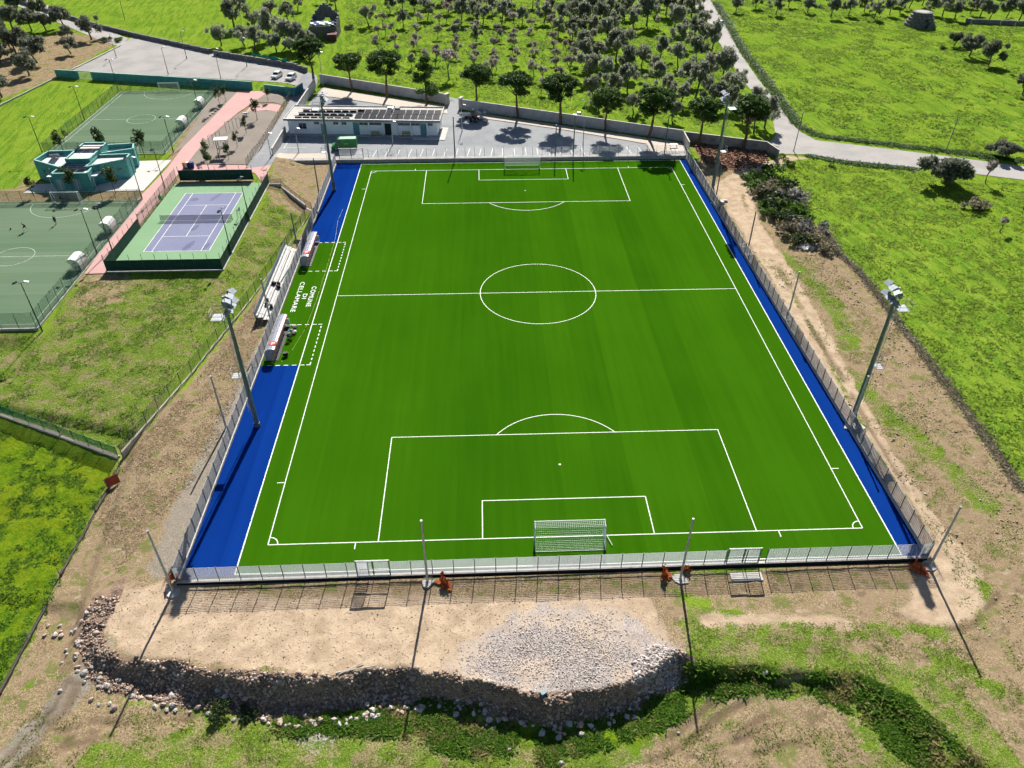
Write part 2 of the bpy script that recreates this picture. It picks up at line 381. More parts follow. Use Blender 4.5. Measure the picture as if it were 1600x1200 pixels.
xs = np.concatenate([-np.geomspace(1600, 262, 14), np.arange(-258, -132, 2.0), np.arange(-132, -56, 0.8), np.arange(-56, 60, 0.42), np.arange(60, 130, 0.8), np.arange(130, 260, 2.0), np.geomspace(262, 1600, 14)])
ys = np.concatenate([-np.geomspace(1500, 100, 14), np.arange(-96, -54, 0.34), np.arange(-54, 60, 0.55), np.arange(60, 130, 0.9), np.arange(130, 262, 1.6), np.geomspace(264, 2200, 16)])
GX, GY = np.meshgrid(xs, ys)
gx, gy = GX.ravel(), GY.ravel()
warp = (fbm(gx * 0.22, gy * 0.22, 31, 3) - 0.5) * 4.0
warp2 = (fbm(gx * 0.9, gy * 0.9, 41, 3) - 0.5) * 2.2
masks = {}
for key, polys in SOIL.items():
    m = np.zeros(gx.shape)
    for P in polys:
        pa = np.asarray(P); sel = (gx > pa[:, 0].min() - 6) & (gx < pa[:, 0].max() + 6) & (gy > pa[:, 1].min() - 6) & (gy < pa[:, 1].max() + 6)
        soft = 0.5 if key in ('rubble',) else (2.6 if key == 'gravel' else 1.1)
        wk = 0.35 if key in ('rubble', 'gravel') else 0.8
        m[sel] = np.maximum(m[sel], sst(-soft, soft, poly_sd(gx[sel], gy[sel], P) + (warp[sel] * 0.5 + warp2[sel] * 0.5) * wk))
    masks[key] = m
for pts, w in SAND_TRACKS: masks['sand'] = np.maximum(masks['sand'], sst(w + 0.7, w - 0.3, line_d(gx, gy, pts) + warp2 * 0.5) * 0.9)
RUTS = [([(-49.39,-71.88),(-48.17,-69.41),(-46.76,-67.20),(-46.61,-64.47)],0.16),([(-48.24,-72.33),(-46.81,-70.11),(-45.80,-67.59),(-45.68,-64.93)],0.16),([(-47.55,-67.68),(-46.32,-69.11),(-45.12,-69.29),(-44.19,-68.80)],0.14),([(-47.04,-71.19),(-46.03,-71.73),(-44.97,-70.94),(-44.35,-69.71)],0.14),([(-45.15,-71.11),(-43.23,-70.22),(-41.80,-69.91)],0.12),([(-41.31,-72.60),(-40.42,-70.83),(-37.68,-69.69)],0.14),([(-43.40,-68.42),(-40.16,-68.58),(-34.95,-67.97)],0.12),
 ([(4.05,-72.33),(7.66,-70.88),(10.97,-68.53),(13.96,-67.77)],0.14),([(4.67,-73.45),(8.31,-71.71),(11.52,-69.69),(14.25,-68.76)],0.14),([(13.04,-71.18),(15.55,-70.12),(19.60,-69.83),(22.04,-70.87)],0.14),([(12.23,-72.19),(15.27,-71.04),(19.24,-70.87),(21.18,-71.64)],0.12),([(13.47,-73.46),(16.45,-72.55),(20.02,-73.25)],0.12),
 ([(30.72,-60.94),(33.58,-62.83),(37.40,-62.62),(41.80,-59.16)],0.16),([(39.55,-9.98),(39.51,-22.79),(38.96,-34.69),(38.89,-45.51)],0.14),([(-40.23,-50.49),(-39.97,-41.44),(-39.32,-29.04)],0.14),([(-38.96,-50.94),(-38.69,-41.90),(-38.01,-29.84)],0.14)]
masks['rut'] = np.zeros(gx.shape)
for pts, w in RUTS: masks['rut'] = np.maximum(masks['rut'], sst(w + 0.35, w, line_d(gx, gy, pts) + warp2 * 0.16) * sst(0.25, 0.5, fbm(gx * 0.3, gy * 0.3, 88, 2)))
masks['grey'] = np.zeros(gx.shape)
for pts, w in GREY_TRACKS: masks['grey'] = np.maximum(masks['grey'], sst(w + 1.0, w - 0.6, line_d(gx, gy, pts) + warp2 * 0.5))
strip = np.zeros(gx.shape)
for pts, w in GRASS_STRIPS: strip = np.maximum(strip, sst(w + 0.8, w - 0.8, line_d(gx, gy, pts) + warp2 * 0.9))
_sel = (gx > -47.5) & (gx < 10) & (gy > -74) & (gy < -55.6)
_slope = np.zeros(gx.shape); _slope[_sel] = (H(gx[_sel], gy[_sel] + 0.3) - H(gx[_sel], gy[_sel] - 0.3)) / 0.6
masks['rubble'] = np.maximum(masks['rubble'] * sst(-70.5, -67.0, gy), sst(0.18, 0.40, _slope))
_rs = poly_sd(gx, gy, SOIL['rubble'][0])
masks['dirt'] = np.maximum(masks['dirt'], sst(-1.6, 0.2, _rs + warp2 * 0.4) * np.where(gy > -66.5, 1.0, 0.0))
masks['dry'] = np.maximum(masks['dry'], np.where((gx > 36) & (gy < 60), masks['dirt'], 0))
masks['dirt'] = masks['dirt'] * (1 - strip * 0.7)
# relief: clumpy grass, rutted soil, stony bank
soil = np.clip(masks['dirt'] + masks['sand'] + masks['gravel'], 0, 1)
inside = (gx > -56.5) & (gx < 37.2) & (gy > 55) & (gy < 90)
pitchrect = (gx > -40.1) & (gx < 37.0) & (gy > -55.3) & (gy < 56.5)
leftflat = (gx > -140) & (gx < -51) & (gy > 5) & (gy < 125)
amp = 0.15 * (1 - soil) + 0.10 * soil
amp = amp * (1 + 0.8 * masks['lush'])
rel = (fbm(gx * 0.55, gy * 0.55, 3, 2) - 0.5) * amp + (vnoise(gx * 1.7, gy * 1.7, 12) - 0.5) * amp * 0.8
# drill rows in the field on the right, running along its edge
rowd = (gx * 0.988 + gy * 0.156)
rows = (gx > 45) & (gy < 62) & (soil < 0.5)
rel = rel + np.where(rows, (vnoise(rowd * 0.55, (gx * -0.156 + gy * 0.988) * 0.10, 77) - 0.5) * 0.42, 0)
rel = rel + masks['rubble'] * ((vnoise(gx * 1.1, gy * 1.1, 22) - 0.5) * 0.45 + (vnoise(gx * 0.4, gy * 0.4, 23) - 0.5) * 0.5)
rel = rel - masks['rut'] * 0.09
rel = np.where(pitchrect | inside, 0, rel)
rel = np.where(leftflat, rel * 0.15 - 0.02, rel)
gz = H(gx, gy) + rel
gz = np.where((gx > -40.0) & (gx < 36.9) & (gy > -55.0) & (gy < 56.2), -0.4, gz)
road_keep = np.ones(gx.shape)

def terrain_material():
    m, nt, N, L, bs = nodes_of('terrain')
    geo = N.new('ShaderNodeNewGeometry')
    def noise(scale, detail=4, rough=0.6, vec=None):
        n = N.new('ShaderNodeTexNoise'); n.inputs['Scale'].default_value = scale; n.inputs['Detail'].default_value = detail; n.inputs['Roughness'].default_value = rough
        L.new(vec if vec else geo.outputs['Position'], n.inputs['Vector']); return n.outputs['Fac']
    def attr(nm):
        a = N.new('ShaderNodeAttribute'); a.attribute_name = nm; return a.outputs['Fac']
    def rng(v, a, b, c=0.0, d=1.0):
        n = N.new('ShaderNodeMapRange'); n.interpolation_type = 'SMOOTHSTEP'
        for k, q in zip(('From Min', 'From Max', 'To Min', 'To Max'), (a, b, c, d)): n.inputs[k].default_value = q
        L.new(v, n.inputs['Value']); return n.outputs[0]
    def mix(f, a, b):
        n = N.new('ShaderNodeMix'); n.data_type = 'RGBA'
        for i, q in ((6, a), (7, b)):
            if isinstance(q, tuple): n.inputs[i].default_value = (*q, 1)
            else: L.new(q, n.inputs[i])
        if isinstance(f, float): n.inputs[0].default_value = f
        else: L.new(f, n.inputs[0])
        return n.outputs[2]
    def mth(op, a, b):
        n = N.new('ShaderNodeMath'); n.operation = op
        for i, q in enumerate((a, b)):
            if isinstance(q, (int, float)): n.inputs[i].default_value = q
            else: L.new(q, n.inputs[i])
        return n.outputs[0]
    n_big = noise(0.035, 2); n_mid = noise(0.22, 3); n_cl = noise(1.3, 3, 0.7); n_fine = noise(6.5, 3, 0.8); n_pat = noise(0.55, 4, 0.7)
    # grass
    mpg = N.new('ShaderNodeMapping'); mpg.vector_type = 'TEXTURE'; mpg.inputs['Rotation'].default_value = (0, 0, R(9)); mpg.inputs['Scale'].default_value = (1.1, 9.0, 1); L.new(geo.outputs['Position'], mpg.inputs['Vector'])
    n_row = noise(1.0, 3, 0.6, mpg.outputs[0])
    grass = mix(rng(n_mid, 0.38, 0.62), (0.130, 0.232, 0.018), (0.190, 0.275, 0.028))
    grass = mix(rng(n_big, 0.42, 0.60, 0, 0.7), grass, (0.155, 0.240, 0.020))
    grass = mix(rng(n_row, 0.52, 0.40, 0, 0.8), grass, (0.078, 0.170, 0.014))
    grass = mix(rng(n_cl, 0.40, 0.28, 0, 0.6), grass, (0.075, 0.165, 0.010))
    grass = mix(rng(n_fine, 0.52, 0.66, 0, 0.7), grass, (0.27, 0.33, 0.065))
    grass = mix(rng(n_fine, 0.44, 0.34, 0, 0.5), grass, (0.09, 0.18, 0.012))
    lush = mix(rng(n_cl, 0.40, 0.60), (0.075, 0.150, 0.008), (0.135, 0.205, 0.010))
    lush = mix(rng(n_mid, 0.42, 0.66, 0, 0.6), lush, (0.165, 0.205, 0.010))
    lush = mix(rng(n_fine, 0.42, 0.34, 0, 0.7), lush, (0.035, 0.085, 0.008))
    g1 = mix(attr('lush'), grass, lush)
    drycol = mix(rng(n_fine, 0.40, 0.60), (0.16, 0.125, 0.065), (0.30, 0.235, 0.135))
    nse = mth('ADD', mth('MULTIPLY', n_pat, 0.62), mth('MULTIPLY', n_fine, 0.38))
    muted = mix(rng(n_fine, 0.40, 0.62), (0.068, 0.130, 0.012), (0.180, 0.225, 0.042))
    g2 = mix(mth('MULTIPLY', attr('dry'), 0.8), g1, muted)
    g2 = mix(mth('MULTIPLY', attr('dry'), rng(nse, 0.475, 0.585, 0, 0.9)), g2, drycol)
    # soil
    dirt = mix(rng(n_fine, 0.38, 0.62), (0.155, 0.110, 0.062), (0.36, 0.28, 0.17))
    dirt = mix(rng(n_mid, 0.38, 0.62, 0, 0.7), dirt, (0.28, 0.205, 0.13))
    dirt = mix(rng(n_cl, 0.58, 0.70, 0, 0.6), dirt, (0.41, 0.33, 0.24))
    dirt = mix(rng(n_pat, 0.53, 0.63, 0, 0.75), dirt, (0.125, 0.155, 0.035))
    dirt = mix(rng(n_pat, 0.44, 0.34, 0, 0.7), dirt, (0.15, 0.105, 0.070))
    def thr(name, k=1.0, w=0.10):
        return rng(mth('ADD', attr(name), mth('MULTIPLY', mth('SUBTRACT', nse, 0.5), k)), 0.48 - w, 0.48 + w)
    c = mix(thr('dirt', 3.4, 0.16), g2, dirt)
    red = mix(rng(n_fine, 0.38, 0.62), (0.15, 0.080, 0.050), (0.32, 0.19, 0.125))
    c = mix(thr('red', 2.0), c, red)
    grey = mix(rng(n_fine, 0.38, 0.62), (0.21, 0.185, 0.155), (0.31, 0.28, 0.24))
    c = mix(mth('MULTIPLY', thr('grey', 1.6, 0.3), 0.75), c, grey)
    sand = mix(rng(n_pat, 0.36, 0.64), (0.50, 0.385, 0.27), (0.38, 0.285, 0.195))
    sand = mix(rng(n_fine, 0.55, 0.68, 0, 0.55), sand, (0.27, 0.20, 0.135))
    sand = mix(rng(n_cl, 0.58, 0.72, 0, 0.5), sand, (0.30, 0.215, 0.14))
    sand = mix(rng(nse, 0.61, 0.66, 0, 0.8), sand, (0.16, 0.165, 0.05))
    c = mix(thr('sand', 2.6, 0.22), c, sand)
    c = mix(mth('MULTIPLY', attr('rut'), 0.7), c, (0.13, 0.090, 0.058))
    vor = N.new('ShaderNodeTexVoronoi'); vor.inputs['Scale'].default_value = 5.5; L.new(geo.outputs['Position'], vor.inputs['Vector'])
    stone = mix(rng(vor.outputs['Distance'], 0.1, 0.55), (0.54, 0.485, 0.45), (0.34, 0.295, 0.27))
    stone = mix(rng(n_mid, 0.45, 0.62, 0, 0.8), stone, (0.48, 0.385, 0.30))
    c = mix(thr('gravel', 2.2, 0.2), c, stone)
    rub = mix(rng(vor.outputs['Distance'], 0.15, 0.55), (0.34, 0.25, 0.19), (0.15, 0.105, 0.08))
    rub = mix(rng(n_mid, 0.45, 0.60, 0, 0.85), rub, (0.30, 0.21, 0.145))
    c = mix(thr('rubble', 0.8), c, rub)
    L.new(c, bs.inputs['Base Color']); bs.inputs['Roughness'].default_value = 1.0; bs.inputs['Specular IOR Level'].default_value = 0.0
    bp = N.new('ShaderNodeBump'); bp.inputs['Strength'].default_value = 1.0; bp.inputs['Distance'].default_value = 0.13
    n_b = noise(1.6, 4, 0.85)
    soilm = mth('MAXIMUM', mth('MAXIMUM', attr('dirt'), attr('sand')), attr('gravel'))
    hgt = mth('MULTIPLY', n_b, mth('SUBTRACT', 1.2, mth('MULTIPLY', soilm, 0.75)))
    L.new(hgt, bp.inputs['Height']); L.new(bp.outputs[0], bs.inputs['Normal'])
    return m
for P in FLATTENED:
    pa = np.asarray(P); sel = (gx > pa[:, 0].min() - 4) & (gx < pa[:, 0].max() + 4) & (gy > pa[:, 1].min() - 4) & (gy < pa[:, 1].max() + 4)
    k = sst(-2.6, -1.0, poly_sd(gx[sel], gy[sel], P))
    gz[sel] = gz[sel] * (1 - k) + (H(gx[sel], gy[sel]) - 0.07) * k
nx, ny = len(xs), len(ys)
idx = np.arange(nx * ny).reshape(ny, nx)
quads = np.stack([idx[:-1, :-1].ravel(), idx[:-1, 1:].ravel(), idx[1:, 1:].ravel(), idx[1:, :-1].ravel()], axis=1)
me = np_mesh('ground', np.stack([gx, gy, gz], axis=1), quads, terrain_material())
for key in ('dirt', 'sand', 'gravel', 'rubble', 'red', 'lush', 'dry', 'grey', 'rut'):
    a = me.attributes.new(key, 'FLOAT', 'POINT'); a.data.foreach_set('value', masks[key].astype(np.float32))
me.polygons.foreach_set('use_smooth', np.ones(len(me.polygons), dtype=bool))
tag(link_mesh('ground', me), kind='structure')
def surf(x, y):
    """terrain height with relief, from the grid"""
    i = np.clip(np.searchsorted(xs, x) - 1, 0, nx - 2); j = np.clip(np.searchsorted(ys, y) - 1, 0, ny - 2)
    Z = gz.reshape(ny, nx)
    fx = (x - xs[i]) / (xs[i + 1] - xs[i]); fy = (y - ys[j]) / (ys[j + 1] - ys[j])
    return (Z[j, i] * (1 - fx) + Z[j, i + 1] * fx) * (1 - fy) + (Z[j + 1, i] * (1 - fx) + Z[j + 1, i + 1] * fx) * fy

# ---------------------------------------------------------------- paved sheets draped on the terrain
def sheet(name, poly, dz, material, step=2.5, parent=None, kind='structure', zfun=None):
    bm = bmesh.new()
    f = bm.faces.new([bm.verts.new((p[0], p[1], 0)) for p in poly])
    f.normal_update()
    bmesh.ops.triangulate(bm, faces=[f], ngon_method='EAR_CLIP')
    pa = np.asarray(poly)
    if step:
        for ax in (0, 1):
            for c in np.arange(pa[:, ax].min() + step, pa[:, ax].max(), step):
                no = Vector((1, 0, 0)) if ax == 0 else Vector((0, 1, 0))
                co = Vector((c, 0, 0)) if ax == 0 else Vector((0, c, 0))
                bmesh.ops.bisect_plane(bm, geom=bm.verts[:] + bm.edges[:] + bm.faces[:], plane_co=co, plane_no=no)
    for v in bm.verts: v.co.z = (zfun(v.co.x, v.co.y) if zfun else hz(v.co.x, v.co.y)) + dz
    bmesh.ops.recalc_face_normals(bm, faces=bm.faces[:])
    for fc in bm.faces:
        if fc.normal.z < 0: fc.normal_flip()
    me = bpy.data.meshes.new(name); bm.to_mesh(me); bm.free()
    me.materials.append(material)
    o = link_mesh(name, me, parent)
    if parent is None: tag(o, kind=kind)
    return o
def worn(name, col, col2, col3, s1=0.15, s2=1.5, rough=0.9, stain=0.55):
    """paving with broad fading, patches and fine grit"""
    m, nt, N, L, bs = nodes_of(name)
    geo = N.new('ShaderNodeNewGeometry')
    out = None
    for i, (sc_, lo, hi, c) in enumerate(((s1, 0.35, 0.68, col2), (s2, 0.50, 0.75, col3), (14.0, 0.45, 0.8, tuple(q * 0.75 for q in col)))):
        n = N.new('ShaderNodeTexNoise'); n.inputs['Scale'].default_value = sc_; n.inputs['Detail'].default_value = 4; n.inputs['Roughness'].default_value = 0.62
        L.new(geo.outputs['Position'], n.inputs['Vector'])
        r = N.new('ShaderNodeMapRange'); r.interpolation_type = 'SMOOTHSTEP'; r.inputs['From Min'].default_value = lo; r.inputs['From Max'].default_value = hi; r.inputs['To Max'].default_value = (0.9, stain, 0.35)[i]
        L.new(n.outputs['Fac'], r.inputs['Value'])
        mx = N.new('ShaderNodeMix'); mx.data_type = 'RGBA'
        L.new(r.outputs[0], mx.inputs[0]); mx.inputs[7].default_value = (*c, 1)
        if out is None: mx.inputs[6].default_value = (*col, 1)
        else: L.new(out, mx.inputs[6])
        out = mx.outputs[2]
    L.new(out, bs.inputs['Base Color']); bs.inputs['Roughness'].default_value = rough; bs.inputs['Specular IOR Level'].default_value = 0.15
    return m
ASPH = worn('pale_asphalt', (0.28, 0.29, 0.30), (0.205, 0.215, 0.23), (0.32, 0.325, 0.325))
ASPH_CP = worn('car_park_asphalt', (0.34, 0.32, 0.305), (0.26, 0.25, 0.24), (0.38, 0.35, 0.32))
ROADM = worn('road_asphalt', (0.37, 0.35, 0.33), (0.29, 0.275, 0.26), (0.42, 0.39, 0.365))
TANP = worn('tan_paving', (0.52, 0.455, 0.38), (0.47, 0.405, 0.34), (0.57, 0.505, 0.43))
PINK = worn('pink_path', (0.52, 0.315, 0.295), (0.48, 0.285, 0.265), (0.55, 0.36, 0.335))
APR = worn('white_slab', (0.60, 0.575, 0.53), (0.55, 0.52, 0.47), (0.62, 0.60, 0.56))
PARKM = worn('park_soil', (0.235, 0.20, 0.17), (0.20, 0.17, 0.14), (0.27, 0.235, 0.195))
sheet('asphalt_yard', YARD, 0.0, ASPH)
sheet('road', ROAD_MAIN, 0.0, ROADM, 6)
sheet('road', ROAD_NW, 0.0, ROADM, 6)
sheet('car_park', CAR_PARK, 0.005, ASPH_CP)
sheet('lane', LANE, 0.012, ASPH)
sheet('pavement', KERB_WALK_A, 0.10, TANP)
sheet('pavement', KERB_WALK_B, 0.10, TANP)
sheet('pavement', FRONT_SLAB, 0.03, TANP)
sheet('park_ground', PARK, 0.02, PARKM)
sheet('park_ground', PARK_B, 0.02, PARKM)
sheet('park_ground', VERGE, 0.02, PARKM)
sheet('path', PATH_MAIN, 0.035, PINK)
sheet('path', PATH_CROSS, 0.030, PINK)
sheet('path', PATH_SPUR, 0.028, PINK)
sheet('concrete_apron', APRON, 0.024, APR)
# white bay lines in the yard
def stripe(mb, a, b, w, z):
    d = Vector((b[0] - a[0], b[1] - a[1])).normalized(); n = Vector((-d.y, d.x)) * w / 2
    mb.poly([(a[0] - n.x, a[1] - n.y, z), (b[0] - n.x, b[1] - n.y, z), (b[0] + n.x, b[1] + n.y, z), (a[0] + n.x, a[1] + n.y, z)])
yl = [o for o in COL.objects if o.name == 'asphalt_yard'][0]
YLINE = mat('yard_line_paint', (0.70, 0.70, 0.68), 0.8, 0.15, 3, world_space=True)
for xq in list(np.arange(-32, 34, 2.55)):
    mb = MB(); lean = 0.45 if xq < -5 else (-0.5 if xq > 8 else 0.0)
    stripe(mb, (xq, 56.7), (xq + lean, 60.9), 0.14, 0.606); mb.build('bay_line', YLINE, yl)
for a, b in (((-51.71,62.68),(-47.33,62.54)),((-51.64,68.24),(-47.00,68.08)),((-52.26,58.66),(-51.89,70.30))):
    mb = MB(); stripe(mb, a, b, 0.14, 0.64); mb.build('bay_line', YLINE, yl)

# ---------------------------------------------------------------- football pitch
def turf(name, c1, c2, seam=4.0, along='x', sheen=0.0, blades=0.5):
    m, nt, N, L, bs = nodes_of(name)
    geo = N.new('ShaderNodeNewGeometry')
    sp = N.new('ShaderNodeSeparateXYZ'); L.new(geo.outputs['Position'], sp.inputs[0])
    # rolls of turf laid side by side: each strip a slightly different shade
    dv = N.new('ShaderNodeMath'); dv.operation = 'DIVIDE'; dv.inputs[1].default_value = seam; L.new(sp.outputs[0 if along == 'x' else 1], dv.inputs[0])
    fl = N.new('ShaderNodeMath'); fl.operation = 'FLOOR'; L.new(dv.outputs[0], fl.inputs[0])
    wn = N.new('ShaderNodeTexWhiteNoise'); wn.noise_dimensions = '1D'; L.new(fl.outputs[0], wn.inputs['W'])
    mp = N.new('ShaderNodeMapping'); mp.inputs['Scale'].default_value = (1.2, 0.05, 1) if along == 'x' else (0.05, 1.2, 1); L.new(geo.outputs['Position'], mp.inputs['Vector'])
    st = N.new('ShaderNodeTexNoise'); st.inputs['Scale'].default_value = 1.0; st.inputs['Detail'].default_value = 5; L.new(mp.outputs[0], st.inputs['Vector'])
    br = N.new('ShaderNodeTexNoise'); br.inputs['Scale'].default_value = 0.06; br.inputs['Detail'].default_value = 4; L.new(geo.outputs['Position'], br.inputs['Vector'])
    gr = N.new('ShaderNodeTexNoise'); gr.inputs['Scale'].default_value = 9.0; gr.inputs['Detail'].default_value = 3; L.new(geo.outputs['Position'], gr.inputs['Vector'])
    def madd(a, k, b):
        n = N.new('ShaderNodeMath'); n.operation = 'MULTIPLY_ADD'; L.new(a, n.inputs[0]); n.inputs[1].default_value = k
        if isinstance(b, float): n.inputs[2].default_value = b
        else: L.new(b, n.inputs[2])
        return n.outputs[0]
    v = madd(wn.outputs['Value'], 0.34, -0.50)
    v = madd(st.outputs['Fac'], 0.55, v); v = madd(br.outputs['Fac'], 0.7, v); v = madd(gr.outputs['Fac'], 0.35, v)
    mx = N.new('ShaderNodeMix'); mx.data_type = 'RGBA'; mx.clamp_factor = True
    mx.inputs[6].default_value = (*c1, 1); mx.inputs[7].default_value = (*c2, 1); L.new(v, mx.inputs[0])
    L.new(mx.outputs[2], bs.inputs['Base Color']); bs.inputs['Roughness'].default_value = 0.85; bs.inputs['Specular IOR Level'].default_value = 0.0
    return m
TURF = turf('artificial_turf_green', (0.020, 0.084, 0.0018), (0.042, 0.138, 0.003))
BLUE = turf('artificial_turf_blue', (0.002, 0.021, 0.150), (0.005, 0.040, 0.235), 2.0)
pitch = MB().prism([(-34.2, -54.1), (34.27, -54.1), (34.27, 54.7), (-34.2, 54.7)], -0.35, 0.0).build('football_pitch', TURF)
tag(pitch, kind='structure')
MB().prism([(-39.45, -18.35), (-34.2, -18.35), (-34.2, 18.25), (-39.45, 18.25)], -0.35, 0.0).build('technical_area', TURF, pitch)
MB().prism([(-39.45, 18.25), (-34.2, 18.25), (-34.2, 54.7), (-39.45, 54.7)], -0.35, 0.0).build('blue_surround', BLUE, pitch)
MB().prism([(-39.45, -54.2), (-34.2, -54.2), (-34.2, -18.35), (-39.45, -18.35)], -0.35, 0.0).build('blue_surround', BLUE, pitch)
MB().prism([(34.27, -54.2), (36.65, -54.2), (35.5, 54.7), (34.27, 54.7)], -0.35, 0.0).build('blue_surround', BLUE, pitch)
ZL = 0.005
def pl(name, segs, w=0.115, z=ZL):
    mb = MB()
    for a, b in segs: stripe(mb, a, b, w, z)
    return mb.build(name, LINE, pitch)
def arc_segs(c, r, a0, a1, n=48):
    p = [(c[0] + r * math.cos(a0 + (a1 - a0) * k / n), c[1] + r * math.sin(a0 + (a1 - a0) * k / n)) for k in range(n + 1)]
    return list(zip(p[:-1], p[1:]))
W2, L2 = 31.68, 50.3
pl('touch_line', [((-W2, -L2), (-W2, L2))]); pl('touch_line', [((W2, -L2), (W2, L2))])
pl('goal_line', [((-W2, -L2), (W2, -L2))], z=ZL + 0.001); pl('goal_line', [((-W2, L2), (W2, L2))], z=ZL + 0.001)
pl('halfway_line', [((-W2, 0), (W2, 0))], z=ZL + 0.001)
pl('centre_circle', arc_segs((0, 0), 9.15, 0, 2 * math.pi, 96), z=ZL + 0.002)
for s in (-1, 1):
    yb = s * L2
    for nm, hw, dp in (('penalty_area_line', 20.16, 16.5), ('goal_area_line', 9.16, 5.5)):
        q = yb - s * dp
        pl(nm, [((-hw, yb), (-hw, q))]); pl(nm, [((hw, yb), (hw, q))]); pl(nm, [((-hw, q), (hw, q))], z=ZL + 0.001)
    t = math.acos(5.5 / 9.15); ya = yb - s * 11
    c0 = -math.pi / 2 * s
    pl('penalty_arc', arc_segs((0, ya), 9.15, c0 - t, c0 + t, 40), z=ZL + 0.002)
    mb = MB(); mb.poly([(0.14 * math.cos(k * math.pi / 6), ya + 0.14 * math.sin(k * math.pi / 6), ZL) for k in range(12)]); mb.build('penalty_spot', LINE, pitch)
    for t_ in (-1, 1):
        a0 = {(-1, -1): 0, (1, -1): math.pi / 2, (1, 1): math.pi, (-1, 1): -math.pi / 2}[(t_, s)]
        pl('corner_arc', arc_segs((t_ * W2, yb), 1.0, a0, a0 + math.pi / 2, 12), z=ZL + 0.002)
        pl('corner_mark', [((t_ * (W2 + 0.1), yb - s * 9.15), (t_ * (W2 + 0.9), yb - s * 9.15))])
        pl('corner_mark', [((t_ * (W2 - 9.15), yb + s * 0.1), (t_ * (W2 - 9.15), yb + s * 0.9))])
pl('border_line', [((-34.2, -54.1), (-34.2, 54.5))], 0.14); pl('border_line', [((34.27, -54.1), (34.27, 54.5))], 0.14)
pl('border_line', [((-34.2, -54.05), (34.27, -54.05))], 0.14, ZL + 0.001); pl('border_line', [((-34.2, 54.15), (34.27, 54.15))], 0.12, ZL + 0.001)
# dashed technical areas in front of the two shelters
for y0, y1 in ((-18.3, -8.1), (8.0, 18.2)):
    for yy in (y0, y1):
        for xq in np.arange(-38.6, -33.3, 1.12): pl('dash', [((xq, yy), (xq + 0.62, yy))], 0.15, ZL + 0.003)
        pl('dash', [((-33.25, yy), (-32.68, yy))], 0.15, ZL + 0.003)
    for yq in np.arange(y0 + 0.1, y1 - 0.4, 1.01): pl('dash', [((-32.75, yq), (-32.75, yq + 0.55))], 0.15, ZL + 0.003)
# painted wording, read from the stand on the left
def lettering(txt, x, ycen, size, length):
    cu = bpy.data.curves.new('lettering', 'FONT'); cu.body = txt; cu.size = size; cu.align_x = 'CENTER'; cu.align_y = 'CENTER'; cu.space_character = 1.12; cu.offset = 0.012
    tmp = bpy.data.objects.new('lettering_source', cu); COL.objects.link(tmp)
    bpy.context.view_layer.update()
    me = bpy.data.meshes.new_from_object(tmp.evaluated_get(bpy.context.evaluated_depsgraph_get()))
    COL.objects.unlink(tmp); bpy.data.objects.remove(tmp)
    w = max(v.co.x for v in me.vertices) - min(v.co.x for v in me.vertices)
    k = length / w
    for v in me.vertices: v.co.x *= k
    me.materials.clear(); me.materials.append(LINE)
    o = link_mesh('lettering', me, pitch, (x, ycen, ZL + 0.002), -math.pi / 2)
    o['label'] = 'white painted word %s on the turf' % txt
lettering('COMUNE', -35.7, 0.0, 1.02, 6.1)
lettering('DI', -36.75, 0.05, 0.95, 1.5)
lettering('CELLAMARE', -37.8, 0.0, 1.02, 9.0)
# goal-end litter-free retaining wall between pitch and yard
tag(MB().prism([(-53.2, 55.05), (36.4, 55.05), (36.4, 56.3), (-53.2, 56.3)], -0.5, 0.66).build('retaining_wall', CONC), 'low grey concrete retaining wall between the pitch and the asphalt yard', 'wall')

# ---------------------------------------------------------------- fences
def panel_mesh(L, h, kind):
    mb = MB()
    if kind == 'slat':
        n = max(2, round(h / 0.155))
        for k in range(n + 1): mb.box((L / 2, 0, 0.03 + (h - 0.05) * k / n), (L - 0.05, 0.060, 0.007))
        nv = max(2, round(L / 0.26))
        for k in range(nv + 1): mb.box((0.03 + (L - 0.06) * k / nv, 0.0, h / 2), (0.0035, 0.042, h - 0.02))
    elif kind == 'wire':
        for k in range(13): mb.box((L / 2, 0, 0.04 + (h - 0.06) * k / 12), (L - 0.05, 0.012, 0.008))
        for k in range(8): mb.box((0.03 + (L - 0.06) * k / 7, 0.0, h / 2), (0.008, 0.008, h - 0.02))
    elif kind == 'mesh':
        mb.box((L / 2, 0, h / 2), (L - 0.04, 0.012, h - 0.06))
        mb.box((L / 2, 0.0, h), (L, 0.03, 0.03))
    else:
        mb.box((L / 2, 0, h / 2), (L - 0.02, 0.02, h - 0.02))
    return mb
PANEL = mat('galvanised_grating', (0.27, 0.285, 0.30), 0.6, 0.06, 3, metal=0.2)
CHAIN = mat('green_chain_link', (0.05, 0.16, 0.11), 0.6, 0.1, alpha=0.20)
CHAIN_GREY = mat('grey_chain_link', (0.14, 0.15, 0.14), 0.6, 0.1, alpha=0.24)
SCREEN = mat('dark_green_windbreak', (0.012, 0.060, 0.042), 0.8, 0.15, 1.5, alpha=0.97)
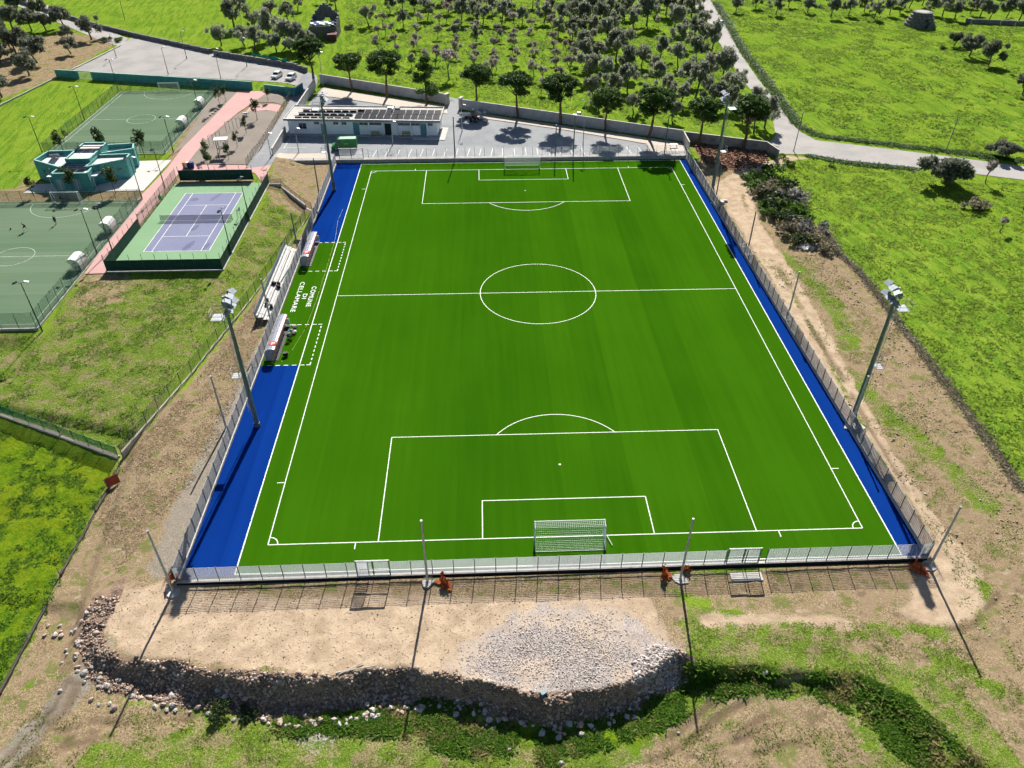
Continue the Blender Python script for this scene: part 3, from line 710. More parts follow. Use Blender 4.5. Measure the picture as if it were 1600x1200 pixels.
def fence(name, label, pts, h, spacing, kind, pmat, postmat, post_r=0.03, kerb=None, kerbmat=None, zfun=None, cat='fence', skip=(), post_h=None, group=None, square=False):
    root = thing(name, label, cat, (pts[0][0], pts[0][1], 0), group=group)
    ox, oy = pts[0]
    zf = zfun or hz
    ph = post_h or h + 0.06
    pm = MB()
    if square: pm.box((0, 0, ph / 2), (post_r * 2, post_r * 2, ph))
    else: pm.tube((0, 0, -0.05), (0, 0, ph), post_r, post_r, 6)
    pmesh = pm.mesh('post', postmat)
    for si, (a, b) in enumerate(zip(pts[:-1], pts[1:])):
        d = Vector((b[0] - a[0], b[1] - a[1])); ln = d.length; n = max(1, round(ln / spacing)); st = ln / n
        ang = math.atan2(d.y, d.x); d.normalize()
        me_ = panel_mesh(st, h - 0.05, kind).mesh('panel', pmat)
        kh = kerb[1] if kerb else 0.0
        for k in range(n + 1):
            x, y = a[0] + d.x * st * k, a[1] + d.y * st * k
            z = zf(x, y) + kh
            if k < n or si == len(pts) - 2: link_mesh('post', pmesh, root, (x - ox, y - oy, z), ang)
            if k < n:
                xm, ym = x + d.x * st / 2, y + d.y * st / 2
                if any((xm - s[0]) ** 2 + (ym - s[1]) ** 2 < s[2] ** 2 for s in skip): continue
                link_mesh('panel', me_, root, (x - ox, y - oy, min(z, zf(x + d.x * st, y + d.y * st) + kh) + 0.03), ang)
        if kerb:
            nk = max(1, int(ln / 6))
            for k in range(nk):
                x0, y0 = a[0] + d.x * ln * k / nk, a[1] + d.y * ln * k / nk; x1, y1 = a[0] + d.x * ln * (k + 1) / nk, a[1] + d.y * ln * (k + 1) / nk
                zt = max(zf(x0, y0), zf(x1, y1)) + kh; L_ = ln / nk
                mb = MB().box((L_ / 2, 0, -0.5), (L_ - 0.006, kerb[0], 1.0))
                link_mesh('kerb', mb.mesh('kerb', kerbmat or CONC_W), root, (x0 - ox, y0 - oy, zt), ang)
    return root
def zc(v): return lambda x, y: v
NEAR_GATES = [(-20.1, -54.75), (17.35, -54.55)]
def near_y(x): return -54.85 + (x + 39.7) * (0.35 / 76.4)
nf = fence('perimeter_fence', 'galvanised slatted steel fence along the near end of the football pitch', [(-39.7, -54.85), (36.75, -54.5)], 2.0, 2.1, 'slat', PANEL, STEEL_DARK, 0.04, (0.32, 0.0), CONC_W, zc(0.16), skip=[(g[0], g[1], 1.5) for g in NEAR_GATES], square=True)
fence('perimeter_fence', 'galvanised slatted steel fence along the left touchline, beside the dugouts', [(-39.7, -54.6), (-39.72, 55.0)], 2.0, 2.1, 'slat', PANEL, STEEL_DARK, 0.04, (0.32, 0.0), CONC_W, zc(0.16), square=True)
fence('perimeter_fence', 'galvanised slatted steel fence along the right touchline, beside the dirt track', [(36.75, -54.3), (35.65, 55.0)], 2.0, 2.1, 'slat', PANEL, STEEL_DARK, 0.04, (0.26, 0.0), CONC, zc(0.34), square=True)
fence('perimeter_fence', 'galvanised slatted steel fence along the far end, in front of the asphalt yard', [(-32.8, 55.9), (35.6, 55.9)], 2.0, 2.1, 'wire', GALV, STEEL_DARK, 0.028, None, None, zc(0.66), square=True)
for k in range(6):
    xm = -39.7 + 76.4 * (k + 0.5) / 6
    MB().box((0, 0, 0), (76.4 / 6 - 0.02, 0.03, 0.62)).build('kerb_shade', mat('kerb_shade_black', (0.028, 0.028, 0.03), 0.8, 0.2, 1.0), nf, (xm + 39.7, near_y(xm) + 54.85 - 0.18, -0.24), math.atan2(0.35, 76.4))  # added near-black strip that paints the shade on the outer kerb face
def gate(label, x0, x1, y, z, h, rz=0.0):
    t = thing('double_gate', label, 'gate', (x0, y, z), rz)
    w = (x1 - x0) / 2
    for k in range(3): MB().box((k * w, 0, h / 2), (0.11 if k != 1 else 0.09, 0.1, h + 0.08)).build('gate_post', STEEL_DARK, t)
    for k in range(2):
        leaf = MB()
        for zz in (0.08, h * 0.42, h - 0.05): leaf.box((k * w + w / 2, 0, zz), (w - 0.12, 0.06, 0.06))
        leaf = leaf.build('gate_leaf', GALV, t)
        link_mesh('panel', panel_mesh(w - 0.16, h - 0.14, 'slat').mesh('panel', PANEL), leaf, (k * w + 0.08, 0, 0.06))
    MB().box((w, 0, h + 0.07), (2 * w + 0.1, 0.1, 0.06)).build('lintel', GALV, t)
    return t
gate('steel double gate left of the goal in the near fence', -21.75, -18.45, near_y(-20), 0.16, 2.15)
gate('steel double gate right of the goal in the near fence', 15.7, 19.0, near_y(17.3), 0.16, 2.15)
gate('steel double gate at the far left corner of the pitch by the green van', -39.0, -33.9, 55.9, 0.66, 2.1)
# concrete step below the near right gate
tag(MB().box((17.5, -55.75, -0.36), (3.2, 1.5, 0.22)).build('concrete_step', CONC_W), 'pale concrete step outside the near right gate', 'step')
# tall posts for the ball nets
def net_post(x, y, label, h=8.9, foot=True):
    z = hz(x, y) if abs(y) < 70 else 0
    t = thing('net_post', label, 'post', (x, y, z), group='ball net posts')
    MB().tube((0, 0, -0.2), (0, 0, h), 0.135, 0.10, 8).tube((0, 0, h), (0, 0, h + 0.06), 0.12, 0.12, 8).build('pole', GALV if y < 0 else STEEL_DARK, t)
    if foot:
        mb = MB(); rnd = random.Random(int(x * 10 + y))
        pr = [(rnd.uniform(0.45, 0.95) * math.cos(k * 0.7), rnd.uniform(0.45, 0.9) * math.sin(k * 0.7)) for k in range(9)]
        mb.prism(pr, -0.3, 0.12); mb.build('footing', CONC_W, t)
    return t
for p, l in (((-39.90,-55.64),'tall steel net post with white footing at the near left corner'),((-14.74,-55.38),'tall steel net post outside the near fence, left of the goal'),((10.75,-56.02),'tall steel net post outside the near fence, right of the goal'),((36.63,-55.45),'tall steel net post with white footing at the near right corner')):
    net_post(p[0], p[1], l)
for p, l in (((36.74,-34.03),'tall net post on the right side, nearest to the near corner'),((37.00,-9.10),'tall net post on the right side, second from the near corner'),((36.65,11.16),'tall net post on the right side beside the dark bushes'),((36.33,31.92),'tall net post on the right side by the far right floodlight tower')):
    net_post(p[0], p[1], l, 8.0)
for p, l in (((-40.61,-31.22),'tall net post left of the pitch, by the near left floodlight tower'),((-39.74,-8.44),'tall net post left of the pitch at the end of the stand'),((-39.71,13.37),'tall net post left of the pitch beside the far dugout'),((-39.97,36.90),'tall net post left of the pitch by the far left tower')):
    net_post(p[0] - 0.3, p[1], l, 8.0, False)
for x, l in ((-14.3, 'tall net post behind the far goal, left one'), (11.3, 'tall net post right of the far goal, taller one'), (7.4, 'tall net post right of the far goal, shorter one'), (31.2, 'tall net post at the far right corner of the pitch')):
    net_post(x, 56.15, l, 8.6 if x != 7.4 else 6.6, False)

# ---------------------------------------------------------------- floodlight towers
def tower(x, y, z, side, label, tall=17.0):
    """side = +1 when the pitch lies toward +x"""
    t = thing('floodlight_tower', label, 'floodlight', (x, y, z), 0, 'floodlight towers at the corners of the pitch')
    MB().tube((0, 0, -0.2), (0, 0, tall), 0.33, 0.17, 10).tube((0, 0, 0), (0, 0, 0.5), 0.42, 0.40, 10).build('pole', MATS.get('tower_paint') or mat('tower_paint', (0.13, 0.175, 0.20), 0.45, 0.12, 1.5, metal=0.3), t, smooth=False)
    o = -side
    lad = MB()
    for s in (-0.2, 0.2): lad.tube((o * 0.52, s, 2.5), (o * 0.40, s, tall + 0.4), 0.025, 0.025, 4)
    for k in range(int((tall - 2.5) / 0.33)): zz = 2.6 + k * 0.33; lad.tube((o * 0.5, -0.2, zz), (o * 0.5, 0.2, zz), 0.014, 0.014, 4)
    for k in range(8): zz = 3 + k * 1.9; lad.tube((o * 0.2, 0, zz), (o * 0.5, 0, zz), 0.02, 0.02, 4)
    lad.build('ladder', GALV, t)
    for nm, zz, s in (('rest_platform', tall * 0.46, 1.0), ('top_platform', tall - 1.0, 1.45)):
        pf = MB()
        pf.box((o * (0.35 + s / 2), 0, zz), (s, s * 1.05, 0.07))
        for rr in (0.55, 1.05):
            c = [(o * 0.4, -s * 0.52, zz + rr), (o * (0.35 + s), -s * 0.52, zz + rr), (o * (0.35 + s), s * 0.52, zz + rr), (o * 0.4, s * 0.52, zz + rr)]
            pf.path(c, 0.025, 4)
        for cx, cy in ((0.4, -0.52), (0.35 + s, -0.52), (0.35 + s, 0.52), (0.4, 0.52)): pf.tube((o * (cx if cx == 0.4 else cx), cy * s, zz), (o * cx, cy * s, zz + 1.08), 0.025, 0.025, 4)
        pf.build(nm, GALV, t)
    head = MB()
    head.tube((0, 0, tall), (0, 0, tall + 1.75), 0.15, 0.13, 8)
    for zz in (tall + 0.35, tall + 1.55): head.box((side * 0.2, 0, zz), (0.12, 3.1, 0.12))
    head = head.build('crossarm', GALV, t)
    case = mat('floodlight_case', (0.17, 0.20, 0.24), 0.45, 0.06, metal=0.2); lens = mat('floodlight_lens', (0.04, 0.05, 0.06), 0.1, 0.1, spec=0.6)
    fm = MB(); fm.box((0, 0, 0), (0.34, 0.86, 0.74)); fm.box((0.28, 0, 0.33), (0.42, 0.92, 0.05)); fm.box((-0.26, 0, 0), (0.2, 0.4, 0.36)); fm.mi = 1; fm.box((0.18, 0, 0), (0.03, 0.74, 0.62))
    fme = fm.mesh('lamp', [case, lens])
    for zz in (tall + 0.35, tall + 1.55):
        for yy in (-1.15, 0.0, 1.15):
            l = link_mesh('lamp', fme, t, (side * 0.5, yy, zz))
            l.rotation_euler = (0, R(32), (0 if side > 0 else math.pi) + R(yy * -14 * side))
    return t
tower(-37.1, -31.0, 0.0, 1, 'tall grey floodlight tower standing on the near left blue strip')
tower(37.75, -32.3, 0.3, -1, 'tall grey floodlight tower outside the right fence, nearer the camera')
tower(-38.0, 40.6, 0.0, 1, 'tall grey floodlight tower on the far left blue strip by the clubhouse')
tower(37.2, 37.6, 0.3, -1, 'tall grey floodlight tower outside the right fence at the far end')

# ---------------------------------------------------------------- goals
NET = mat('white_net', (0.75, 0.77, 0.76), 0.8, 0.05)
def goal(label, y, s, w=7.32, h=2.44, depth=2.0, top=0.9, pitch_=0.2, rr=0.06, group=None, x=0.0, z=0.0, wheels=False, net_r=0.011):
    """s = direction (along y) in which the net goes back"""
    t = thing('goal', label, 'goal', (x, y, z), 0 if s > 0 else math.pi, group)
    hw = w / 2
    MB().tube((-hw, 0, h), (hw, 0, h), rr, rr, 8).build('crossbar', WHITE, t)
    for q in (-hw, hw): MB().tube((q, 0, 0), (q, 0, h + rr), rr, rr, 8).build('goal_post', WHITE, t)
    fr = MB()
    for q in (-hw, hw):
        fr.path([(q, 0, h), (q, top, h - 0.05), (q, depth, 0.05), (q, 0, 0.05)], rr * 0.55, 6)
    fr.tube((-hw, depth, 0.05), (hw, depth, 0.05), rr * 0.55, rr * 0.55, 6)
    fr.build('frame', WHITE, t)
    def prof(u):   # net surface from crossbar back and down
        a, b = top, math.hypot(depth - top, h - 0.05)
        d = u * (a + b)
        if d < a: return (d, h - 0.05 * d / a)
        k = (d - a) / b; return (top + (depth - top) * k + 0.10 * math.sin(k * math.pi), (h - 0.05) * (1 - k) + 0.03)
    nt_ = MB(); n = int(w / pitch_); m_ = int((top + math.hypot(depth - top, h)) / pitch_)
    for i in range(n + 1):
        q = -hw + w * i / n
        pts = [(q, *prof(k / 8)) for k in range(9)]
        for a, b in zip(pts[:-1], pts[1:]): nt_.tube(a, b, net_r, net_r, 3, False)
    for j in range(m_ + 1):
        p = prof(j / m_)
        nt_.tube((-hw, *p), (hw, *p), net_r, net_r, 3, False)
    for q in (-hw, hw):
        for j in range(int(h / pitch_)):
            zz = 0.05 + j * pitch_
            yy = depth - (depth - top) * zz / h
            nt_.tube((q, 0, zz), (q, yy, zz), net_r, net_r, 3, False)
        for j in range(int(depth / pitch_)):
            yy = j * pitch_; zt = h if yy < top else h * (depth - yy) / (depth - top)
            nt_.tube((q, yy, 0.03), (q, yy, zt), net_r, net_r, 3, False)
    nt_.build('net', NET, t)
    if wheels:
        wb = MB().tube((-hw - 0.35, 0.2, 0.2), (-hw - 0.75, 1.5, 0.15), 0.04, 0.04, 5).tube((-hw - 0.05, 0.2, 0.2), (-hw - 0.35, 0.2, 0.2), 0.04, 0.04, 5)
        wb.build('transport_arm', WHITE, t)
    return t
goal('white football goal with net at the near end of the big pitch', -L2, -1, group='full-size goals', wheels=True, net_r=0.013)
goal('white football goal with net at the far end of the big pitch', L2, 1, depth=1.9, group='full-size goals', net_r=0.02, rr=0.075)

# ---------------------------------------------------------------- team shelters (dugouts)
POLY = mat('clear_polycarbonate', (0.40, 0.40, 0.47), 0.25, 0.08, 1.0, alpha=0.72, spec=0.5)
RED = mat('red_plastic', (0.42, 0.02, 0.025), 0.5, 0.1)
PINKW = mat('pale_pink_trim', (0.62, 0.42, 0.42), 0.5, 0.1)
def dugout(label, y0, y1, xb=-39.05):
    t = thing('team_shelter', label, 'dugout', (xb, y0, 0), 0, 'dugouts on the left touchline')
    L_ = y1 - y0
    prof = [(0.0, 0.05), (0.0, 1.1), (0.10, 1.5), (0.36, 1.82), (0.78, 1.98), (1.2, 1.95), (1.48, 1.84)]
    n = 6
    for k in range(n):
        a, b = L_ * k / n + 0.03, L_ * (k + 1) / n - 0.03
        mb = MB()
        for (p, q) in zip(prof[:-1], prof[1:]):
            mb.poly([(p[0], a, p[1]), (q[0], a, q[1]), (q[0], b, q[1]), (p[0], b, p[1])])
        mb.build('roof_panel', POLY, t)
    for k in range(n + 1):
        mb = MB(); y_ = L_ * k / n
        mb.path([(p[0], y_, p[1]) for p in prof], 0.035, 5); mb.build('rib', WHITE, t)
    MB().box((1.50, L_ / 2, 1.82), (0.07, L_ + 0.05, 0.16)).build('front_trim', PINKW, t)
    MB().box((1.53, L_ / 2, 1.68), (0.05, L_ + 0.05, 0.14)).build('front_strip', RED, t)
    for y_, s in ((0.0, 1), (L_, -1)):
        mb = MB(); pp = [(p[0], y_, p[1]) for p in prof] + [(1.1, y_, 0.95), (1.0, y_, 0.05)]
        mb.poly(pp if s > 0 else pp[::-1]); mb.build('side_panel', POLY, t)
    mb = MB(); mb.box((0.45, L_ / 2, 0.42), (0.42, L_ - 0.2, 0.05)); mb.box((0.22, L_ / 2, 0.7), (0.05, L_ - 0.2, 0.45))
    for k in range(7): mb.box((0.45, 0.3 + (L_ - 0.6) * k / 6, 0.2), (0.3, 0.05, 0.4))
    mb.build('bench', BLACK, t)
    MB().box((0.9, L_ / 2, 0.03), (1.7, L_, 0.06)).build('base', BLACK, t)
    # round red club badge near the close end of the roof
    bd = MB(); c = (1.05, 1.45); bd.tube((c[0], c[1], 1.975), (c[0], c[1], 2.01), 0.55, 0.55, 20); bd = bd.build('badge', RED, t)
    br = MB(); br.box((c[0] - 0.1, c[1] - 0.05, 2.015), (0.14, 0.6, 0.012)); br.box((c[0] + 0.16, c[1] + 0.05, 2.015), (0.12, 0.42, 0.012)); br.build('badge_mark', WHITE, bd)
    MB().box((1.4, L_ - 0.1, 0.75), (0.7, 0.06, 0.9)).build('end_board', WHITE, t)
    return t
dugout('curved team shelter nearer the camera, two people beside it', -17.2, -8.2)
dugout('curved team shelter farther away beside the blue strip', 9.6, 18.6)

# ---------------------------------------------------------------- small stand outside the left fence
st = thing('stand', 'small grey steel grandstand outside the left fence', 'stand', (-40.2, -7.6, 0.0))
L_ = 22.5
for k in range(3):
    MB().box((-0.35 - k * 0.72, L_ / 2, 0.30 + k * 0.38), (0.70, L_, 0.05)).build('tread', GALV if k else CONC, st)
    MB().box((-0.55 - k * 0.72, L_ / 2, 0.62 + k * 0.38), (0.30, L_ - 0.2, 0.05)).build('bench_row', CONC_W, st)
    fr = MB()
    for q in range(10):
        y_ = 0.2 + (L_ - 0.4) * q / 9
        fr.box((-0.35 - k * 0.72, y_, 0.15 + k * 0.19), (0.05, 0.05, 0.3 + k * 0.38)); fr.box((-0.55 - k * 0.72, y_, 0.46 + k * 0.38), (0.05, 0.05, 0.3))
    fr.build('bracket', STEEL_DARK, st)
MB().box((-2.28, L_ / 2, 1.35), (0.06, L_, 1.2), ry=R(-6)).build('back_panel', mat('blue_grey_sheet', (0.13, 0.19, 0.24), 0.5, 0.1, 1.5), st)
for y_ in (0.02, L_ - 0.02):
    mb = MB(); mb.path([(0, y_, 0.3), (0, y_, 1.2), (-2.2, y_, 2.1), (-2.2, y_, 0.1)], 0.03, 5); mb.build('side_rail', STEEL_DARK, st)
MB().path([(0.02, 0, 1.15), (0.02, L_, 1.15)], 0.03, 5).build('front_rail', GALV, st)
for i, (dx, dy, dz) in enumerate(((-1.35, 3.6, 1.05), (-1.45, 4.6, 1.05), (-0.65, 3.4, 0.70), (-0.95, 10.2, 0.70), (-0.75, 9.2, 0.70), (-1.5, 9.7, 1.05))):
    o = MB().box((0, 0, 0.22), (0.42, 0.6, 0.42)).box((0, 0, 0.46), (0.30, 0.42, 0.08)).tube((0, -0.15, 0.55), (0, 0.15, 0.55), 0.03, 0.03, 5).build('tool_bag', BLACK, None, (-40.2 + dx, -7.6 + dy, dz), 0.2 * i)
    tag(o, ['black bag on the stand, upper row at its near end', 'black bag on the stand, second on the upper row from the near end', 'black bag on the lower row at the near end of the stand', 'black bag on the lower row midway along the stand', 'black bag at the foot of the stand, middle group', 'black bag on the upper row midway along the stand'][i], 'bag', 'bags left on the stand')
# yellow hose lying across the turf
hp = [(-35.09,32.07),(-35.32,26.84),(-34.78,19.86),(-34.66,8.75),(-34.68,-1.39),(-34.94,-8.95),(-35.90,-14.82),(-36.74,-16.04),(-36.79,-17.56)]
mb = MB()
for a, b in zip(hp[:-1], hp[1:]): mb.tube((a[0], a[1], 0.03), (b[0], b[1], 0.02), 0.016, 0.016, 5)
tag(mb.build('hose', mat('yellow_hose', (0.42, 0.36, 0.06), 0.6, 0.1)), 'thin yellow hose snaking over the blue and green turf on the left', 'hose')

# ---------------------------------------------------------------- boundary walls behind the yard
RENDERW = mat('grey_rendered_wall', (0.40, 0.40, 0.41), 0.9, 0.14, 0.6, 0.01, 10)
COPING = mat('stone_coping', (0.55, 0.52, 0.47), 0.9, 0.12, 1.0)
def wall(name, label, pts, h, th, material, cap=True, z=None, capmat=None, skew=0.0):
    t = thing(name, label, 'wall', (pts[0][0], pts[0][1], 0))
    ox, oy = pts[0]
    for a, b in zip(pts[:-1], pts[1:]):
        d = Vector((b[0] - a[0], b[1] - a[1])); ln = d.length; ang = math.atan2(d.y, d.x); n = max(1, round(ln / 9.0)); st_ = ln / n
        for k in range(n):
            x, y = a[0] + d.x / ln * st_ * k, a[1] + d.y / ln * st_ * k
            zb = (min(hz(x, y), hz(x + d.x / ln * st_, y + d.y / ln * st_)) if z is None else z)
            MB().box((st_ / 2, 0, h / 2 - 0.15), (st_ - 0.012, th, h + 0.3)).build('wall_panel', material, t, (x - ox, y - oy, zb), ang)
            if cap: MB().box((st_ / 2, 0, h + 0.035), (st_ - 0.004, th + 0.08, 0.07)).build('coping', capmat or COPING, t, (x - ox, y - oy, zb), ang)
    return t
WALL_A = [(-51.8, 110.6), (-17.3, 92.3)]
WALL_B = [(-13.2, 87.8), (36.9, 64.1)]
WALL_C = [(37.1, 64.0), (53.9, 57.2), (55.0, 52.6)]
wall('boundary_wall', 'long grey rendered wall behind the clubhouse, left of the open gateway', WALL_A, 2.35, 0.25, RENDERW)
wall('boundary_wall', 'long grey rendered wall behind the yard, right of the open gateway', WALL_B, 2.35, 0.25, RENDERW)
wall('boundary_wall', 'weathered concrete wall round the red earth heap by the road', WALL_C, 2.1, 0.25, mat('weathered_concrete', (0.33, 0.31, 0.28), 0.95, 0.25, 0.5, 0.02, 8))
wall('boundary_wall', 'blue grey wall running back from the left end of the clubhouse', [(-53.3, 80.0), (-52.4, 106.5)], 2.3, 0.25, RENDERW)
wall('boundary_wall', 'blue grey wall in front of the left end of the clubhouse', [(-53.3, 57.0), (-53.2, 70.6)], 2.0, 0.25, RENDERW)
wall('dividing_wall', 'thin pale wall at the far right corner of the yard', [(36.7, 57.2), (36.9, 63.8)], 2.2, 0.18, CONC_W)
for p, l in (((-17.0, 91.6), 'pale gate pier left of the open gateway'), ((-13.4, 88.4), 'pale gate pier right of the open gateway')):
    t = thing('gate_pier', l, 'pillar', (p[0], p[1], 0.6), -0.45)
    MB().box((0, 0, 1.3), (0.6, 1.6, 2.6)).build('pier', CONC, t); MB().box((0, 0, 2.66), (0.74, 1.74, 0.1)).build('cap', CONC_W, t)
TEAL = mat('teal_rendered_wall', (0.085, 0.32, 0.305), 0.85, 0.14, 0.8, 0.006, 12)
TEAL_TOP = mat('pale_teal_coping', (0.32, 0.55, 0.50), 0.85, 0.1)
wall('teal_wall', 'short teal wall left of the white gate by the car park', [(-124.2, 116.3), (-117.4, 114.7)], 2.0, 0.22, TEAL, capmat=TEAL_TOP)
wall('teal_wall', 'long teal wall between the car park and the upper small pitch', [(-113.6, 113.8), (-68.2, 103.4)], 2.0, 0.22, TEAL, capmat=TEAL_TOP)
wall('teal_wall', 'short teal wall in front of the two white cars', [(-65.0, 103.0), (-56.4, 99.6), (-55.2, 103.8)], 2.0, 0.22, TEAL, capmat=TEAL_TOP)
wall('stone_kerb', 'long low stone kerb along the brown earth left of the small pitches', [(-123.98,115.49), (-127.56,91.81), (-129.88,78.43)], 0.35, 0.3, CONC, cap=False)
wall('stone_kerb', 'low stone kerb at the left edge of the car park', [(-122.88,122.80), (-118.94,148.89)], 0.3, 0.3, CONC_W, cap=False)
wall('stone_kerb', 'low shadow-coloured kerb along the right edge of the lower left field', [(-51.80,-37.65), (-52.09,-44.14), (-52.35,-52.76), (-52.45,-59.95), (-52.45,-65.50)], 0.28, 0.25, mat('kerb_shadow_stone', (0.10, 0.09, 0.07), 0.95, 0.3, 1.0), cap=False)  # dark colour paints in the shadow line on the field side
g = thing('white_gate', 'white barred double gate in the teal wall', 'gate', (-117.3, 114.6, 1.2), math.atan2(-0.8, 3.6))
for k in range(2):
    lf = MB()
    for zz in (0.1, 1.7): lf.box((0.9 + k * 1.85, 0, zz), (1.75, 0.06, 0.06))
    lf = lf.build('gate_leaf', WHITE, g)
    for q in range(12): MB().box((0.1 + k * 1.85 + q * 0.145, 0, 0.9), (0.035, 0.035, 1.6)).build('bar', WHITE, lf)

# ---------------------------------------------------------------- clubhouse with changing rooms
club = thing('clubhouse', 'long low white clubhouse with flat roof covered in solar panels', 'building', (-52.6, 71.3, 0.6), math.atan2(-2.5, 35.0))
CW, CD, CH = 34.2, 8.6, 3.25
PALEB = mat('white_blue_render', (0.80, 0.83, 0.86), 0.85, 0.05, 0.5)
MB().box((CW / 2, CD / 2 + 0.2, CH / 2 - 0.1), (CW, CD, CH + 0.2)).build('wall', PALEB, club)
roof = MB().box((CW / 2, CD / 2 + 0.1, CH + 0.12), (CW + 1.5, CD + 1.2, 0.24)).build('roof', mat('roof_membrane', (0.50, 0.48, 0.45), 0.9, 0.12, 0.6), club)
FASC = mat('grey_fascia', (0.42, 0.42, 0.42), 0.8, 0.08)
x0, x1, y0, y1 = -0.75, CW + 0.75, -0.5, CD + 0.7
for a, b in (((x0, y0), (x1, y0 + 0.2)), ((x0, y1 - 0.2), (x1, y1))): MB().box2((a[0], a[1], CH + 0.0), (b[0], b[1], CH + 0.46)).build('parapet', FASC if a[1] < 0 else COPING, roof)
for a, b in (((x0, y0 + 0.2), (x0 + 0.2, y1 - 0.2)), ((x1 - 0.2, y0 + 0.2), (x1, y1 - 0.2))): MB().box2((a[0], a[1], CH + 0.0), (b[0], b[1], CH + 0.45)).build('parapet', COPING, roof)
MB().box2((x0 - 0.03, y0 - 0.03, CH + 0.46), (x1 + 0.03, y0 + 0.23, CH + 0.51)).build('parapet_cap', WHITE, roof)
MB().box2((-0.2, -1.3, -0.15), (CW + 0.3, 0.2, 0.12)).build('front_step', CONC, club)
MB().box2((CW + 0.3, -2.6, -0.15), (CW + 1.9, 5.5, 0.13)).build('side_step', CONC_W, club)
MB().box2((CW - 5.5, -2.5, -0.15), (CW + 0.28, -1.32, 0.10)).build('front_ramp', CONC_W, club)
def opening(nm, x, z0, w, h, m, y=0.2, d=0.06):
    o = MB().box((x, y - 0.012, z0 + h / 2), (w, d, h)).build(nm, m, club)
    MB().box((x, y - 0.02, z0 + h + 0.03), (w + 0.12, d + 0.05, 0.06)).build('lintel', GALV, o)
    if nm == 'window':
        MB().box((x, y - 0.05, z0 - 0.03), (w + 0.12, 0.12, 0.05)).build('sill', COPING, o)
        MB().box((x, y - 0.052, z0 + h / 2), (0.05, 0.03, h)).build('mullion', GALV, o)
DOORM = mat('grey_blue_door', (0.16, 0.24, 0.30), 0.5, 0.08)
TEALD = mat('teal_door', (0.13, 0.27, 0.30), 0.5, 0.08)
opening('window', 3.3, 1.3, 1.7, 1.2, GLASS)
for x in (6.6, 11.0, 12.9, 32.6): opening('window', x, 2.35, 1.1, 0.5, GLASS)
opening('door', 8.1, 0.1, 1.25, 2.25, DOORM)
opening('door', 15.6, 0.1, 1.4, 2.7, TEALD); opening('door', 22.9, 0.1, 1.5, 2.6, mat('open_doorway', (0.02, 0.025, 0.03), 0.8)); opening('door', 31.0, 0.1, 1.4, 2.7, TEALD)
for x, w in ((17.4, 2.0), (19.9, 3.0), (26.8, 3.1), (29.2, 2.0)): opening('window', x, 2.35, w, 0.5, GLASS)
for x in (18.6, 21.8, 24.9, 28.2, 31.9): MB().box2((x - 0.12, -0.35, 0.12), (x + 0.12, 0.18, CH)).build('pier', PALEB, club)
PVM = mat('solar_cells', (0.007, 0.010, 0.020), 0.5, 0.2, 6.0, spec=0.02)
PVF = mat('solar_panel_frame', (0.30, 0.31, 0.33), 0.5, 0.05)
pvm = MB(); pvm.box((0, 0, 0.012), (1.53, 2.3, 0.04)); pvm.mi = 1; pvm.box((0, 0, -0.012), (1.6, 2.38, 0.04)); pv_me = pvm.mesh('solar_panel', [PVM, PVF])
tvm = MB(); tvm.box((0, 0, 0.012), (1.7, 0.92, 0.04)); tvm.mi = 1; tvm.box((0, 0, -0.012), (1.76, 0.98, 0.04)); tv_me = tvm.mesh('solar_panel', [PVM, PVF])
zr = CH + 0.24
def pv(me_, x, y, z, tilt):
    o = link_mesh('solar_panel', me_, roof, (x, y, z)); o.rotation_euler = (tilt, 0, 0); return o
for row, (y_, xs_, n) in enumerate(((0.9, 1.6, 7), (3.2, 1.9, 7), (5.6, 2.3, 8))):
    for k in range(n):
        pv(tv_me, xs_ + k * 1.82 + 0.9, y_, zr + 0.42, R(-28))
        MB().box((xs_ + k * 1.82 + 0.9, y_ - 0.32, zr + 0.10), (1.5, 0.06, 0.5)).build('panel_stand', BLACK, roof)
for xs_, n in ((16.1, 6), (25.6, 6)):
    for y_ in (1.6, 4.9):
        for k in range(n): pv(pv_me, xs_ + k * 1.66, y_, zr + 0.28, R(7))
MB().box((24.2, 6.9, zr + 0.35), (1.1, 1.3, 0.7)).build('roof_hatch', mat('dark_blue_unit', (0.08, 0.10, 0.14), 0.6), roof)
MB().box((22.6, 7.3, zr + 0.3), (1.5, 0.9, 0.6)).build('air_unit', GALV, roof)
MB().tube((23.0, 5.6, zr), (23.4, 5.4, zr + 0.9), 0.16, 0.2, 8).build('vent_pipe', WHITE, roof)
for x in (20.0, 27.0):
    b = thing('bench', 'yellow bench against the clubhouse wall, %s of the dark doorway' % ('left' if x < 22 else 'right'), 'bench', (0, 0, 0))
    b.matrix_world = Matrix.Translation((-52.6, 71.3, 0.72)) @ Matrix.Rotation(math.atan2(-2.5, 35.0), 4, 'Z') @ Matrix.Translation((x, -0.35, 0))
    YW = mat('yellow_wood', (0.36, 0.33, 0.13), 0.7, 0.15)
    MB().box((0, 0, 0.45), (1.9, 0.4, 0.05)).build('seat', YW, b); MB().box((0, 0.2, 0.72), (1.9, 0.05, 0.4)).build('backrest', YW, b)
    for s in (-0.8, 0.8): MB().box((s, 0, 0.22), (0.06, 0.36, 0.44)).build('leg', STEEL_DARK, b)

